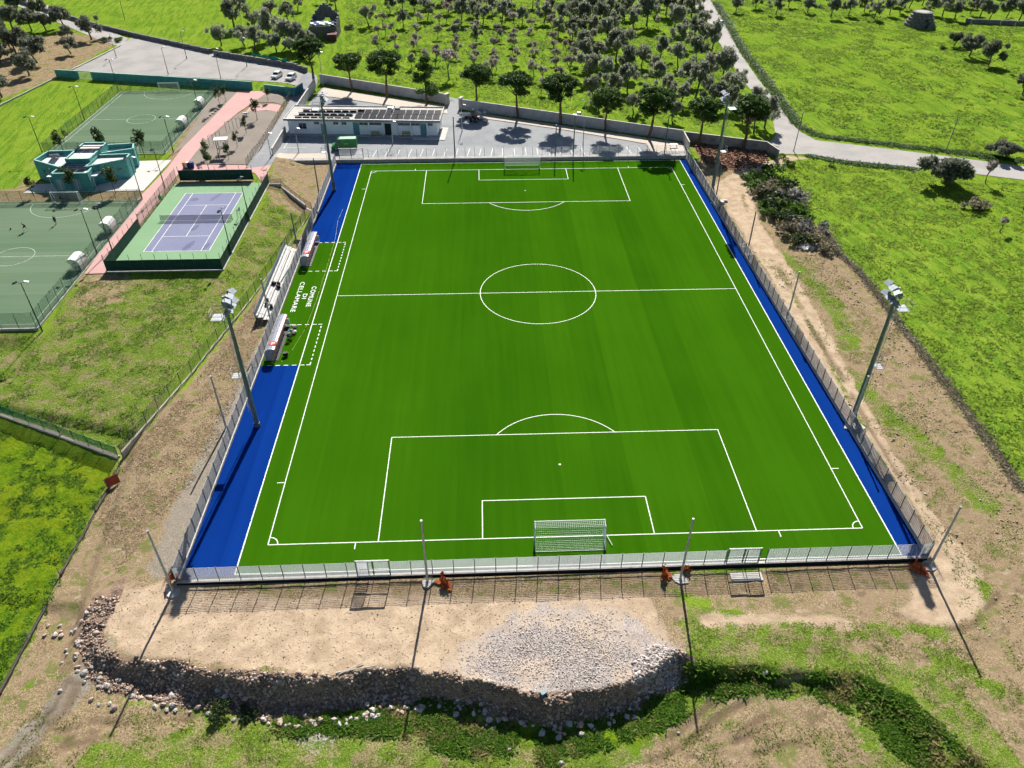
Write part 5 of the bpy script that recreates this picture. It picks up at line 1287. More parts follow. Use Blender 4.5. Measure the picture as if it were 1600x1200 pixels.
def pine_meshes(seed, cone=False):
    rnd = random.Random(seed); rg = np.random.default_rng(seed)
    mb = MB(); lean = rnd.uniform(-0.10, 0.10)
    q = Vector((0, 0, -0.1)); h = 5.0
    for k in range(4):
        q2 = Vector((lean * h * (k + 1) / 4 + rnd.uniform(-0.08, 0.08), rnd.uniform(-0.1, 0.1), h * (k + 1) / 4)); mb.tube(q, q2, 0.27 - 0.03 * k, 0.24 - 0.03 * k, 7, False); q = q2
    cs = []; rs = []
    if cone:
        for k in range(26):
            z = rnd.uniform(2.6, 10.2); r = 3.0 * (1 - ((z - 2.6) / 8.4) ** 1.5) * rnd.uniform(0.3, 0.95); a = rnd.uniform(0, 6.28)
            cs.append((r * math.cos(a), r * math.sin(a), z)); rs.append(rnd.uniform(0.75, 1.25))
    else:
        for k in range(46):
            a = rnd.uniform(0, 6.28); r = 2.75 * math.sqrt(rnd.random()); hh = 2.5 * math.sqrt(max(0, 1 - (r / 3.0) ** 2)); z = 7.3 + (hh if rnd.random() < 0.6 else rnd.uniform(-0.75, 0.8) * hh)
            cs.append((q.x + r * math.cos(a), q.y + r * math.sin(a), z)); rs.append(rnd.uniform(0.75, 1.15))
            if k % 3 == 0: mb.tube(q, Vector(cs[-1]), 0.09, 0.03, 4, False)
    V, F_ = leaf_cloud(rg, cs, rs, [int(230 * r * r) for r in rs], 0.16, 0.8, 0.45)
    return mb.mesh('trunk', PBARK), np_mesh('crown', V, F_, PINEL)
OL = [olive_meshes(s, OLIVE, 1.0 + 0.12 * (s % 3), 1.0 + 0.1 * (s % 2)) for s in range(11, 17)]
OLD = [olive_meshes(s, OLIVE_D, 1.05, 1.0, 1.2) for s in range(31, 34)]
BUSHY = [olive_meshes(s, OLIVE_D, 1.0, 0.82, 2.6) for s in (41, 42)]
ALM = [bare_meshes(s, BLOSS) for s in range(51, 54)]
ALP = [bare_meshes(s, PINKB) for s in range(61, 62)]
def plant_tree(name, meshes, p, s, label, cat='tree', group=None, rz=None, sz=None, dz=0.0):
    t = thing(name, label, cat, (p[0], p[1], hz(p[0], p[1]) + dz), random.uniform(0, 6.28) if rz is None else rz, group)
    t.scale = (s, s, sz or s)
    link_mesh('trunk', meshes[0], t); link_mesh('crown', meshes[1], t)
    return t
ORD = ['first', 'second', 'third', 'fourth', 'fifth', 'sixth', 'seventh', 'eighth', 'ninth', 'tenth', 'eleventh', 'twelfth', 'thirteenth', 'fourteenth', 'fifteenth', 'sixteenth', 'seventeenth', 'eighteenth', 'nineteenth', 'twentieth'] + ['%dth' % k for k in range(21, 60)]
def rows_of(lst, n):
    """split a stand of trees into n rows from front to back; yields (row, place from left, tree)"""
    ss = sorted(lst, key=lambda q: q[1]); m = math.ceil(len(ss) / n)
    for r in range(n):
        for c, q in enumerate(sorted(ss[r * m:(r + 1) * m], key=lambda q: q[0])): yield r, c, q
GROVE = [(-46.02,175.78,2.39),(-33.90,172.70,1.94),(-36.46,200.98,2.11),(-14.65,178.50,2.85),(-14.75,202.46,2.59),(-15.79,157.62,1.64),(-7.20,177.35,2.19),(-9.63,152.61,1.82),(-0.87,176.24,2.62),(-3.04,157.23,1.65),(6.11,176.02,1.97),(13.67,177.65,2.42),(19.44,175.62,2.40),(25.61,170.00,3.22),(23.96,153.16,2.65),(31.67,187.68,2.50),(32.53,173.39,2.61),(38.36,171.40,2.59),(42.96,167.69,2.57),(31.06,148.21,3.01),(22.66,137.99,2.52),(22.15,123.59,2.76),(21.40,111.15,2.64),(31.31,129.30,3.38),(31.73,115.05,2.86),(17.11,199.39,2.58),(25.46,195.99,2.79),(30.59,200.05,2.59),(38.67,198.75,2.81),(46.05,200.66,2.83),(50.40,198.40,2.58),(48.20,172.91,3.70),(57.76,187.89,3.19),(55.52,163.82,3.17),(53.70,144.44,2.78),(48.34,122.10,2.39),(54.90,127.20,2.62),(65.55,181.77,2.69),(66.10,165.23,2.34),(62.34,139.67,2.94),(73.45,199.85,2.12),(37.91,123.74,2.21),(40.64,118.50,1.63),(38.52,105.34,2.24),(57.96,110.57,3.17),(47.11,95.16,3.15),(58.74,99.09,2.02),(49.41,86.90,2.40),(59.87,85.57,1.92),(57.93,71.75,2.56),(54.53,68.43,2.52),(37.36,77.79,1.69),(30.23,101.12,2.54),(20.38,92.90,2.45),(20.25,83.01,2.04),(28.89,82.72,1.88),(-27.92,202.85,2.35),(-22.51,209.23,2.40),(-5.76,206.53,2.38),(3.69,204.07,2.61),(11.14,201.69,2.36),(67.06,204.38,2.87),(56.70,206.90,2.88),(-9.35,200.17,2.11),(-26.55,184.54,2.46),(56.52,95.92,2.16),(44.63,131.63,2.28),(47.57,106.20,2.25),(41.44,88.15,2.09),(39.32,95.42,1.99),(53.62,109.52,2.28),(61.39,147.27,2.41),(25.33,126.79,2.23),(25.72,110.41,2.28),(26.06,95.85,2.15),(33.07,88.43,1.93),(21.60,158.11,2.48),(16.99,159.91,2.08),(60.22,153.65,2.46),(53.22,84.81,2.07),(54.30,77.23,2.16),(34.67,159.37,2.50),(27.62,154.66,2.46),(62.77,187.74,2.73),(54.72,189.99,2.75),(42.33,184.41,2.70),(36.71,184.58,2.70),(17.23,189.11,2.27),(23.50,181.12,2.45),(29.06,207.71,2.64),(38.97,209.66,2.66),(70.85,199.92,2.60),(-19.69,194.25,2.07),(-10.49,187.95,2.03),(-3.65,191.74,2.06),(1.93,187.58,2.03),(-31.76,196.66,2.08),(-40.35,194.86,2.07)]
for r, c, q in rows_of(GROVE, 6):
    k = (r * 7 + c * 3) % 6
    plant_tree('olive_tree', OL[k], q, q[2] * 1.12, 'grey-green olive tree behind the yard wall, %s from left in %s row back' % (ORD[c], ORD[r]), 'olive tree', 'olive trees of the grove behind the wall', sz=q[2] * 1.75)
ALMONDS = [(-41.16,174.72,1.73),(-36.04,159.89,1.65),(-39.28,142.85,1.76),(-33.11,136.18,1.53),(-27.62,136.72,1.91),(-28.62,159.66,1.65),(-27.97,124.53,1.65),(-21.28,135.81,1.53),(-15.56,135.63,1.72),(-17.05,112.98,2.99),(-10.03,137.58,1.35),(-10.38,120.13,1.81),(-4.41,129.75,1.50),(-5.07,113.79,1.94),(3.41,168.90,2.14),(2.85,155.42,1.43),(1.44,140.11,1.75),(0.77,118.52,1.80),(7.98,152.07,1.62),(7.57,138.47,1.35),(6.31,114.64,1.78),(15.87,166.77,1.91),(13.83,136.83,1.73),(16.61,116.15,2.15),(-39.09,161.64,1.45),(12.76,119.39,1.63),(7.28,100.22,1.51),(-1.69,153.96,1.42),(-21.54,128.28,1.67),(-21.95,157.81,1.64),(-22.12,173.24,1.73),(-15.56,145.84,1.58),(-15.52,166.00,1.69),(-9.83,162.42,1.67),(-10.21,128.59,1.49),(-3.78,141.74,1.56),(-3.83,121.83,1.64),(2.32,147.57,1.60),(1.35,128.22,1.68),(6.71,127.38,1.67),(8.55,165.26,1.69),(13.28,127.84,1.68),(14.81,148.72,1.60),(17.88,127.03,1.86),(19.62,148.57,1.80),(-28.05,146.99,1.59),(-29.23,173.46,1.73),(-34.58,147.19,1.59),(-40.26,156.76,1.64),(-24.81,127.05,1.67),(8.46,109.79,1.74),(12.44,107.33,1.73)]
for r, c, q in rows_of(ALMONDS, 5):
    plant_tree('almond_tree', ALM[(r + c) % 3], q, q[2] * 1.35, 'bare grey almond tree behind the clubhouse wall, %s from left in %s row back' % (ORD[c], ORD[r]), 'almond tree', 'bare almond trees behind the wall', sz=q[2] * 1.75)
for q, l in (((-19.77,181.47,2.66),'almond tree with pink blossom high up in the grove, left of the tall olives'),((17.30,136.73,1.93),'almond tree with pinkish blossom among the olives in mid grove')):
    plant_tree('almond_tree', ALP[0], q, q[2] * 1.0, l, 'almond tree', 'blossoming almond trees', sz=q[2] * 1.6)
WESTERN = [(-89.08,169.07,4.22),(-87.94,147.92,2.76),(-82.36,167.99,2.31),(-80.68,147.70,2.56),(-76.71,143.10,2.91),(-79.32,181.44,2.85),(-73.71,179.39,2.62),(-73.69,197.04,2.53),(-74.87,155.30,3.84),(-68.00,145.79,3.73),(-69.52,139.96,2.50),(-63.35,142.68,3.30),(-59.46,136.59,3.05),(-63.74,135.51,2.46),(-60.29,199.14,3.25),(-64.87,209.64,2.86)]
for r, c, q in rows_of(WESTERN, 3):
    plant_tree('olive_tree', OL[(c + r) % 6], q, q[2] * 1.05, 'olive tree beside the ruined stone house, %s from left in %s row back' % (ORD[c], ORD[r]), 'olive tree', 'olive trees beside the ruin', sz=q[2] * 1.45)
NW = [(-144.77,138.07,3.97),(-132.39,118.16,2.99),(-136.04,130.97,3.50),(-130.56,98.99,2.94),(-138.28,157.26,2.02),(-130.34,140.43,2.29),(-130.85,157.03,3.23),(-145.68,172.54,3.18),(-150.25,169.21,2.72),(-154.84,169.35,3.14),(-161.92,171.29,3.58),(-170.79,193.85,3.38),(-160.52,187.68,2.88),(-160.36,159.54,3.24),(-145.67,129.96,2.57),(-143.34,117.31,2.80)]
for r, c, q in rows_of(NW, 3):
    plant_tree('olive_tree', OLD[(c + r) % 3], q, q[2] * 1.1, 'dark olive tree at the top left, %s from left in %s row back' % (ORD[c], ORD[r]), 'olive tree', 'dark olive trees at the top left', sz=q[2] * 1.4)
NORTH = [(84.23,192.17,1.85),(93.01,198.20,1.88),(97.32,187.71,2.06),(105.99,199.96,1.90),(109.84,190.38,1.85),(115.56,183.18,2.49),(122.84,185.94,2.05),(130.62,190.79,2.08),(129.54,179.84,2.02),(137.72,185.50,2.28),(143.18,189.38,2.31),(152.88,187.06,2.30),(155.54,182.97,2.50),(158.13,178.98,2.47),(167.41,186.62,2.30),(167.95,180.63,2.48),(170.30,178.61,2.02),(177.25,180.35,2.48),(179.59,176.41,2.68),(149.74,196.52,2.36),(156.73,200.64,2.39),(165.01,198.22,2.37),(171.60,200.20,2.39),(177.41,197.85,2.37),(185.76,199.78,2.39),(191.73,197.43,2.38),(117.43,205.11,1.93),(126.67,203.73,1.92),(134.79,205.72,2.17),(141.59,204.40,2.17),(145.95,200.96,2.15),(163.95,205.99,2.18),(191.65,185.90,2.53),(160.75,217.74,2.25),(176.49,216.09,2.25),(192.19,216.83,2.25),(203.18,209.42,2.46),(140.37,220.75,2.27),(126.86,218.73,2.00),(113.53,216.73,1.99)]
for r, c, q in rows_of(NORTH, 3):
    plant_tree('olive_tree', OL[(c * 2 + r) % 6], q, q[2] * 1.12, 'olive tree beyond the upper right field, %s from left in %s row back' % (ORD[c], ORD[r]), 'olive tree', 'olive trees beyond the upper right field', sz=q[2] * 1.7)
for q, l, m in (((139.58,143.29,2.20),'slender olive tree at the left of the clump in the upper right field',OLD[0]),((138.31,131.49,3.27),'broad olive tree in the middle of the clump in the upper right field',OLD[1]),((138.95,121.85,3.35),'broad leaning olive tree at the right of the clump in the upper right field',OLD[2]),((133.29,94.49,2.68),'olive tree cut by the right picture edge above the road',OLD[0]),((85.11,38.73,4.40),'big dark round olive tree on the near verge of the road',BUSHY[0]),((104.46,52.14,2.91),'dark olive tree on the far verge of the road at the right',BUSHY[1])):
    plant_tree('olive_tree', m, q, q[2] * 1.05, l, 'olive tree', 'lone olive trees on the right', sz=q[2] * (1.15 if m in BUSHY else 1.3), dz=-0.28 * q[2] if m in BUSHY else 0.0)
for q, l in (((93.48,39.09,2.60),'bare leafless tree beside the big dark olive by the road'),((84.45,17.62,1.50),'small bare leafless tree alone in the right-hand field'),((94.04,26.40,2.18),'bare leafless tree at the right picture edge in the field')):
    plant_tree('bare_tree', ALM[1], q, q[2] * 0.95, l, 'bare tree', 'bare trees in the right-hand field', sz=q[2] * 1.3)
PN = [pine_meshes(s) for s in (71, 72, 73)]; PC = pine_meshes(75, True)
for i, (p, s, l, m) in enumerate((((-53.69,111.79),0.98,'dark pine over the narrow gate beside the two white cars',PN[0]),((-42.18,102.92),0.86,'umbrella pine behind the left half of the clubhouse',PN[1]),((-32.60,97.23),1.02,'tallest umbrella pine behind the middle of the clubhouse',PN[2]),((-22.12,91.74),0.98,'conical dark pine behind the right end of the clubhouse',PC),((-9.53,88.34),0.90,'umbrella pine over the red tractor just right of the gateway',PN[0]),
   ((0.33,79.93),0.95,'umbrella pine along the yard wall, second right of the gateway',PN[1]),((10.31,75.53),1.0,'umbrella pine along the yard wall, third right of the gateway',PN[2]),((20.13,70.42),0.86,'leaning umbrella pine along the yard wall, fourth right of the gateway',PN[0]),((29.55,65.52),1.0,'umbrella pine whose shadow reaches the far right corner of the pitch',PN[1]),((39.75,60.79),0.92,'umbrella pine by the wall left of the far right floodlight tower',PN[2]),((49.36,58.58),1.0,'umbrella pine by the red earth heap next to the road',PN[0]))):
    t = plant_tree('pine_tree', m, p, s * 1.42, l, 'pine tree', 'pines along the yard wall', rz=i * 1.1, dz=0.02, sz=s * 1.1)
# small trees of the park and round the sports centre
YT = []
for s in (81, 82, 83):
    rnd = random.Random(s); rg = np.random.default_rng(s); mb = MB(); mb.tube((0, 0, -0.1), (0.05, 0, 1.7), 0.055, 0.04, 6, False); mb.tube((0.05, 0, 1.7), (0, 0.05, 2.6), 0.04, 0.02, 5, False)
    cs = [(rnd.gauss(0, 0.3), rnd.gauss(0, 0.3), rnd.uniform(1.8, 3.4)) for _ in range(9)]
    V, F_ = leaf_cloud(rg, cs, [0.5] * 9, [55] * 9, 0.13, 1.1); YT.append((mb.mesh('trunk', GBARK), np_mesh('crown', V, F_, LEAFD)))
for i, (p, s, l) in enumerate((((-66.96,55.63),1.1,'young tree at the near left corner of the little park'),((-64.40,48.22),1.35,'dark young tree behind the tennis court windbreak'),((-62.16,54.75),1.0,'slim young tree on the park soil beside the swing'),((-62.00,61.80),0.95,'slim young tree in the middle of the little park'),((-62.14,70.62),1.1,'young tree on the park soil near the pull-up bars'),((-61.72,79.73),1.4,'taller young tree at the corner of the pink path spur'),((-62.13,93.67),1.0,'young tree at the top of the little park by the teal wall'),((-72.76,94.02),1.1,'young tree on the soil strip between small pitch and pink path, right'),((-73.70,91.53),1.2,'young tree on the soil strip between small pitch and pink path, left'))):
    plant_tree('young_tree', YT[i % 3], p, s, l, 'young tree', 'young trees in the little park')
for i, (p, s, l) in enumerate((((-97.69,58.13),1.5,'leafy tree behind the left wing of the sports centre'),((-89.36,57.84),1.7,'leafy tree behind the middle of the sports centre'),((-80.37,56.81),1.7,'leafy tree behind the right wing of the sports centre'),((-87.26,37.90),1.5,'leafy tree in front of the sports centre entrance'),((-79.48,37.93),1.5,'bushy tree in front of the right wing of the sports centre'),((-94.87,37.27),1.1,'small bushy tree at the left corner of the sports centre'))):
    plant_tree('garden_tree', YT[i % 3], p, s, l, 'tree', 'trees round the sports centre')

# ---------------------------------------------------------------- shrubs
def shrub_mesh(seed, m, n=10, dens=85, size=0.085, flat=0.8):
    rnd = random.Random(seed); rg = np.random.default_rng(seed)
    cs = [(rnd.gauss(0, 0.42), rnd.gauss(0, 0.42), 0.28 + rnd.random() * 0.32) for _ in range(n)]
    V, F_ = leaf_cloud(rg, cs, [rnd.uniform(0.32, 0.5) for _ in cs], [dens] * n, size, flat); V[:, 2] = np.maximum(V[:, 2], 0.0)
    return np_mesh('foliage', V, F_, m)
SH = {'green': [shrub_mesh(s, LEAFG) for s in (1, 2)], 'dark': [shrub_mesh(s, LEAFD) for s in (3, 4)], 'grey': [shrub_mesh(s, GREYB) for s in (5, 6)], 'brown': [shrub_mesh(s, DRYB) for s in (7, 8)]}
def shrub(p, r, kind, label, group, i=0, sz=0.85):
    z = float(surf(p[0], p[1])) - 0.05
    t = thing('shrub', label, 'shrub', (p[0], p[1], z), i * 1.7, group); t.scale = (r, r, r * sz)
    link_mesh('foliage', SH[kind][i % 2], t)
    st_ = MB()
    for k in range(4): a = k * 1.6 + i; st_.tube((0, 0, -0.1), (0.3 * math.cos(a), 0.3 * math.sin(a), 0.45), 0.035, 0.015, 4, False)
    link_mesh('stem', st_.mesh('stem', GBARK), t)
for i, (q, k, l) in enumerate((((50.31,43.82,2.77),'green','bright green bush at the far end of the scrub beside the track'),((46.09,39.43,2.32),'green','bush at the track edge, far end of the scrub'),((47.54,35.64,2.78),'brown','brown bush in the far half of the scrub beside the track'),((51.95,38.59,2.57),'dark','dark bush at the field side, far end of the scrub'),((47.45,29.71,2.69),'dark','dark bush in the middle of the scrub, track side'),((50.96,31.33,2.72),'grey','grey bush in the middle of the scrub, field side'),((44.81,27.54,2.17),'green','small green bush at the lamp post in the scrub'),((46.90,24.17,2.37),'dark','dark bush below the lamp post in the scrub'),((50.59,25.13,2.39),'green','green bush at the field edge halfway down the scrub'),((46.38,18.95,2.30),'brown','brown leaning bush in the near half of the scrub'),((49.55,19.35,2.54),'grey','grey dry bush in the near half of the scrub'),((46.66,14.96,2.02),'dark','dark low bush next to the pale rubble heap'),((49.81,14.85,2.25),'brown','brown dry bush at the near end of the scrub'),((50.40,11.50,1.54),'brown','small dry bush behind the pale rubble heap'))):
    shrub(q, q[2] * 1.3, k, l, 'scrub beside the dirt track', i, 0.78)
for i, (q, k, l) in enumerate((((84.92,26.72,2.91),'brown','round leafless bush in the right-hand field'),((134.32,139.65,1.38),'dark','small dark bush left of the olive clump in the upper right field'),((-125.61,155.28,2.01),'dark','round dark bush at the corner of the car park'),((-121.81,155.16,1.81),'green','low green bush at the corner of the car park'),((-46.39,131.76,3.00),'brown','large bare bush behind the wall left of the tall pine'),((145.33,169.96,1.96),'brown','brown bramble beside the stone hut'),((-52.14,171.48,1.92),'dark','dark ivy bush against the ruined stone house'),((-60.29,173.88,2.36),'dark','dark bush left of the ruined stone house'),((-32.52,-67.69,1.25),'dark','dark round bush at the foot of the rubble bank, left one'),((-30.04,-68.01,1.13),'dark','dark round bush at the foot of the rubble bank, right one'),((56.45,49.57,1.63),'green','green bramble on the verge where the dirt track leaves the road'),((55.41,53.71,1.38),'green','green bramble beside the concrete wall corner'),((65.21,47.95,0.94),'green','low green bramble along the near verge of the road'))):
    shrub(q, q[2] * 0.95, k, l, 'scattered bushes', i)

# ---------------------------------------------------------------- ground cover too fine to count
def tufts(name, label, n, sampler, size, m, blades=3, seed=1, spread=1.0, up=0.42):
    rg = np.random.default_rng(seed)
    P = sampler(rg, n); n = len(P)
    z = surf(P[:, 0], P[:, 1])
    vs = []
    for b in range(blades):
        a = rg.uniform(0, 2 * np.pi, n); s = size * rg.uniform(0.5, 1.4, n)
        dx, dy = np.cos(a), np.sin(a)
        ox, oy = rg.normal(0, spread * size * 0.5, n), rg.normal(0, spread * size * 0.5, n)
        b0 = np.stack([P[:, 0] + ox, P[:, 1] + oy, z - 0.02], 1)
        lx, ly = rg.normal(0, 0.8, n), rg.normal(0.25, 0.8, n)
        tip = b0 + np.stack([lx * s, ly * s, s * up], 1)
        w = (s * 0.42)[:, None] * np.stack([dx, dy, np.zeros(n)], 1)
        vs.append(np.stack([b0 - w, b0 + w, tip + w * 0.35, tip - w * 0.35], 1))
    V = np.concatenate(vs); k = len(V)
    return tag(link_mesh(name, np_mesh(name, V.reshape(-1, 3), np.arange(k * 4).reshape(k, 4), m)), label, kind='stuff')
def in_polys(polys, dens=None):
    def f(rg, n):
        out = []; areas = []
        for P in polys:
            pa = np.asarray(P); areas.append(abs(np.sum(pa[:, 0] * np.roll(pa[:, 1], -1) - np.roll(pa[:, 0], -1) * pa[:, 1])) / 2)
        for P, A in zip(polys, areas):
            pa = np.asarray(P); k = int(n * A / sum(areas)); bb = (pa[:, 0].max() - pa[:, 0].min()) * (pa[:, 1].max() - pa[:, 1].min())
            q = np.stack([rg.uniform(pa[:, 0].min(), pa[:, 0].max(), int(k * bb / A)), rg.uniform(pa[:, 1].min(), pa[:, 1].max(), int(k * bb / A))], 1)
            q = q[poly_sd(q[:, 0], q[:, 1], P) > 0.1]
            if dens is not None: q = q[rg.random(len(q)) < dens(q)]
            out.append(q)
        return np.concatenate(out)
    return f
GRASSM = foliage('field_grass', (0.125, 0.21, 0.018), (0.27, 0.36, 0.05), 0.6, 0.8)
WEEDM = foliage('weed_leaves', (0.06, 0.155, 0.012), (0.20, 0.33, 0.035), 0.55, 0.8)
DRYG = foliage('dry_grass', (0.17, 0.155, 0.05), (0.36, 0.30, 0.13), 0.45, 0.9)
def clump(sc, lo, hi, seed): return lambda q: sst(lo, hi, fbm(q[:, 0] * sc, q[:, 1] * sc, seed, 3))
FIELD_R = [[(47.10,41.97),(61.46,52.13),(80.55,45.46),(100.92,38.19),(114.03,33.97),(53.42,-57.28),(52.16,-45.49),(53.14,-16.36),(53.26,3.41),(53.02,21.82)]]
FIELD_NE = [[(80.53,213.00),(70.77,139.41),(66.32,78.21),(68.47,64.63),(93.24,54.62),(106.59,47.96),(118.11,44.21),(185.86,168.73),(137.42,179.60),(114.43,212.01)]]
FIELD_GROVE = [[(-56.40,195.34),(-45.41,113.30),(-17.14,103.76),(-12.00,97.09),(38.14,74.16),(56.69,69.63),(64.19,119.02),(72.60,207.55),(-59.15,216.07)]]
FIELD_SW = [[(-69.16,-30.16),(-51.80,-37.86),(-51.73,-43.22),(-52.02,-58.90),(-52.60,-65.18),(-55.94,-65.14),(-74.67,-28.55)]]
MEADOW_W = [[(-82.99,-11.56),(-71.89,-11.16),(-72.01,3.78),(-50.70,4.75),(-50.11,34.92),(-41.70,28.41),(-52.31,-34.51),(-70.80,-26.49)]]
tufts('field_grass', 'long bright grass covering the right-hand field', 20000, in_polys(FIELD_R, clump(0.5, 0.30, 0.62, 91)), 0.30, GRASSM, 3, 1)
tufts('field_grass', 'bright grass covering the upper right field', 26000, in_polys(FIELD_NE, clump(0.22, 0.32, 0.62, 92)), 0.42, GRASSM, 3, 2)
tufts('field_grass', 'bright grass under the grove trees', 26000, in_polys(FIELD_GROVE, clump(0.25, 0.30, 0.62, 93)), 0.40, GRASSM, 3, 3)
tufts('weeds', 'dark green weeds in the lower left field', 13000, in_polys(FIELD_SW, clump(0.9, 0.46, 0.62, 94)), 0.19, WEEDM, 3, 4)
tufts('weeds', 'patchy weeds on the meadow below the tennis court', 24000, in_polys(MEADOW_W, clump(0.45, 0.42, 0.66, 95)), 0.17, WEEDM, 3, 5)
tufts('dry_grass', 'dry yellowish grass on the meadow below the tennis court', 12000, in_polys(MEADOW_W, clump(0.6, 0.40, 0.7, 96)), 0.13, DRYG, 3, 6)
BANKV = [[(-29.25,-68.50),(-20.39,-67.86),(-13.62,-66.56),(-3.41,-69.68),(4.74,-68.33),(9.18,-66.43),(8.82,-69.43),(4.29,-70.95),(-3.69,-73.37),(-12.32,-72.00),(-17.91,-70.15),(-27.86,-69.82)],[(9.06,-65.04),(16.67,-65.89),(24.52,-66.95),(28.03,-69.55),(31.90,-75.14),(26.61,-76.64),(23.61,-71.17),(20.13,-68.35),(11.66,-68.03),(9.06,-67.01)]]
tufts('bank_weeds', 'dense green weeds along the foot of the rubble bank', 26000, in_polys(BANKV, clump(0.55, 0.36, 0.60, 97)), 0.24, WEEDM, 4, 7, 1.5)
tufts('bank_weeds', 'yellowish weeds mixed into the growth along the bank', 11000, in_polys(BANKV, clump(0.7, 0.45, 0.62, 197)), 0.22, DRYG, 3, 17, 1.5)
FORE = [[(-51.44,-67.61),(-45.39,-65.96),(-33.14,-68.49),(-12.32,-72.00),(3.91,-73.14),(10.03,-70.18),(23.38,-71.72),(34.71,-75.79),(32.97,-79.33),(-49.33,-76.08)],[(10.06,-61.25),(36.55,-61.88),(38.55,-69.21),(35.01,-75.28),(28.36,-68.83),(9.32,-65.12)]]
tufts('dry_grass', 'short mixed grass on the trodden soil in the foreground', 26000, in_polys(FORE, clump(0.6, 0.42, 0.62, 98)), 0.12, foliage('short_grass', (0.09, 0.15, 0.015), (0.26, 0.30, 0.07), 0.5, 0.9), 3, 8)
RIGHTD = [[(38.48,8.94),(50.15,10.81),(53.26,3.41),(53.32,-17.97),(51.89,-45.97),(39.25,-68.01),(36.91,-61.17),(38.98,-54.37),(38.04,-30.93),(38.83,-6.35)]]
tufts('dry_grass', 'thin dry grass on the rough earth right of the pitch', 16000, in_polys(RIGHTD, clump(0.35, 0.46, 0.60, 99)), 0.13, MATS['short_grass'], 3, 9)
LANEG = [[(-51.52,-36.73),(-47.65,-22.31),(-40.31,23.08),(-39.29,31.09),(-41.24,4.76),(-41.12,-37.18),(-46.37,-53.53),(-52.09,-44.14)]]
tufts('straw', 'dry straw litter on the lane left of the pitch', 14000, in_polys(LANEG, clump(0.4, 0.42, 0.6, 100)), 0.13, foliage('straw_litter', (0.19, 0.14, 0.075), (0.44, 0.34, 0.20), 0.35, 0.9), 3, 10, 1.0, 0.4)
# roadside and wall-side growth
def along(lines, w):
    def f(rg, n):
        out = []
        tot = sum(math.dist(a, b) for L_ in lines for a, b in zip(L_[:-1], L_[1:]))
        for L_ in lines:
            for a, b in zip(L_[:-1], L_[1:]):
                k = int(n * math.dist(a, b) / tot); t = rg.random(k)
                q = np.stack([a[0] + (b[0] - a[0]) * t, a[1] + (b[1] - a[1]) * t], 1) + rg.normal(0, w, (k, 2)); out.append(q)
        return np.concatenate(out)
    return f
tufts('verge_weeds', 'dark weedy verge along the road edges', 15000, along([[(66.82,71.89),(69.50,65.84),(84.09,59.71),(93.94,56.03),(107.74,49.96)],[(81.14,209.55),(72.58,142.33),(68.86,96.59),(66.51,73.22)],[(62.59,54.18),(68.94,50.52),(82.34,46.39)]], 0.55), 0.40, LEAFG, 3, 11)
tufts('verge_weeds', 'weedy strip outside the yard wall', 9000, along([[(-51.5, 112.6), (-17.4, 94.2)], [(-12.0, 89.6), (37.0, 66.2), (54.0, 59.2)]], 0.8), 0.40, LEAFG, 3, 12)
tufts('verge_weeds', 'dry growth along the field edge wire fence', 6000, along([[(53.42,21.28),(52.34,10.74),(53.35,3.62),(53.07,-16.52),(52.61,-33.35),(52.00,-45.78)]], 0.35), 0.24, DRYB, 3, 13)

# ---------------------------------------------------------------- rubble bank: stones
ROCKM = [mat('limestone_rock', (0.60, 0.55, 0.49), 0.95, 0.2, 1.5, 0.03, 6), mat('pinkish_rock', (0.50, 0.37, 0.30), 0.95, 0.2, 1.5, 0.03, 6), mat('grey_rock', (0.46, 0.43, 0.40), 0.95, 0.2, 1.5, 0.03, 6)]
def rock_mesh(seed, m):
    rnd = random.Random(seed); bm = bmesh.new(); bmesh.ops.create_icosphere(bm, subdivisions=1, radius=1.0)
    sx, sy, sz = rnd.uniform(0.8, 1.3), rnd.uniform(0.7, 1.1), rnd.uniform(0.55, 0.85)
    for v in bm.verts: v.co = Vector((v.co.x * sx, v.co.y * sy, v.co.z * sz)) * rnd.uniform(0.72, 1.18)
    me_ = bpy.data.meshes.new('boulder'); bm.to_mesh(me_); bm.free(); me_.materials.append(m); return me_
ROCKS = [rock_mesh(200 + k, ROCKM[k % 3]) for k in range(12)]
rg = np.random.default_rng(77); rnd = random.Random(78)
RUB = SOIL['rubble'][0]
def bank_pts(n, seed, lo=0.0):
    return in_polys([RUB])(np.random.default_rng(seed), n)
def bank_face(n, seed):
    rg = np.random.default_rng(seed)
    q = np.stack([rg.uniform(-47.5, 9.5, n * 6), rg.uniform(-72, -56, n * 6)], 1)
    sl = (H(q[:, 0], q[:, 1] + 0.3) - H(q[:, 0], q[:, 1] - 0.3)) / 0.6
    keep = rg.random(len(q)) < np.maximum(sst(0.12, 0.5, sl), 0.5 * sst(-0.3, 0.5, poly_sd(q[:, 0], q[:, 1], RUB))) * (0.35 + 0.65 * clump(0.45, 0.36, 0.62, 65)(q))
    return q[keep][:n]
FOOT_LINE = [tuple(q) for q in BANK_FOOT if q[0] < 9]
big = []
while len(big) < 150:
    i = rnd.randrange(len(FOOT_LINE) - 1); a, b = FOOT_LINE[i], FOOT_LINE[i + 1]; t = rnd.random()
    big.append((a[0] + (b[0] - a[0]) * t + rnd.gauss(0, 0.6), a[1] + (b[1] - a[1]) * t + abs(rnd.gauss(0, 0.8)) - 0.95, rnd.uniform(0.17, 0.34) * (1.35 if rnd.random() < 0.15 else 1)))
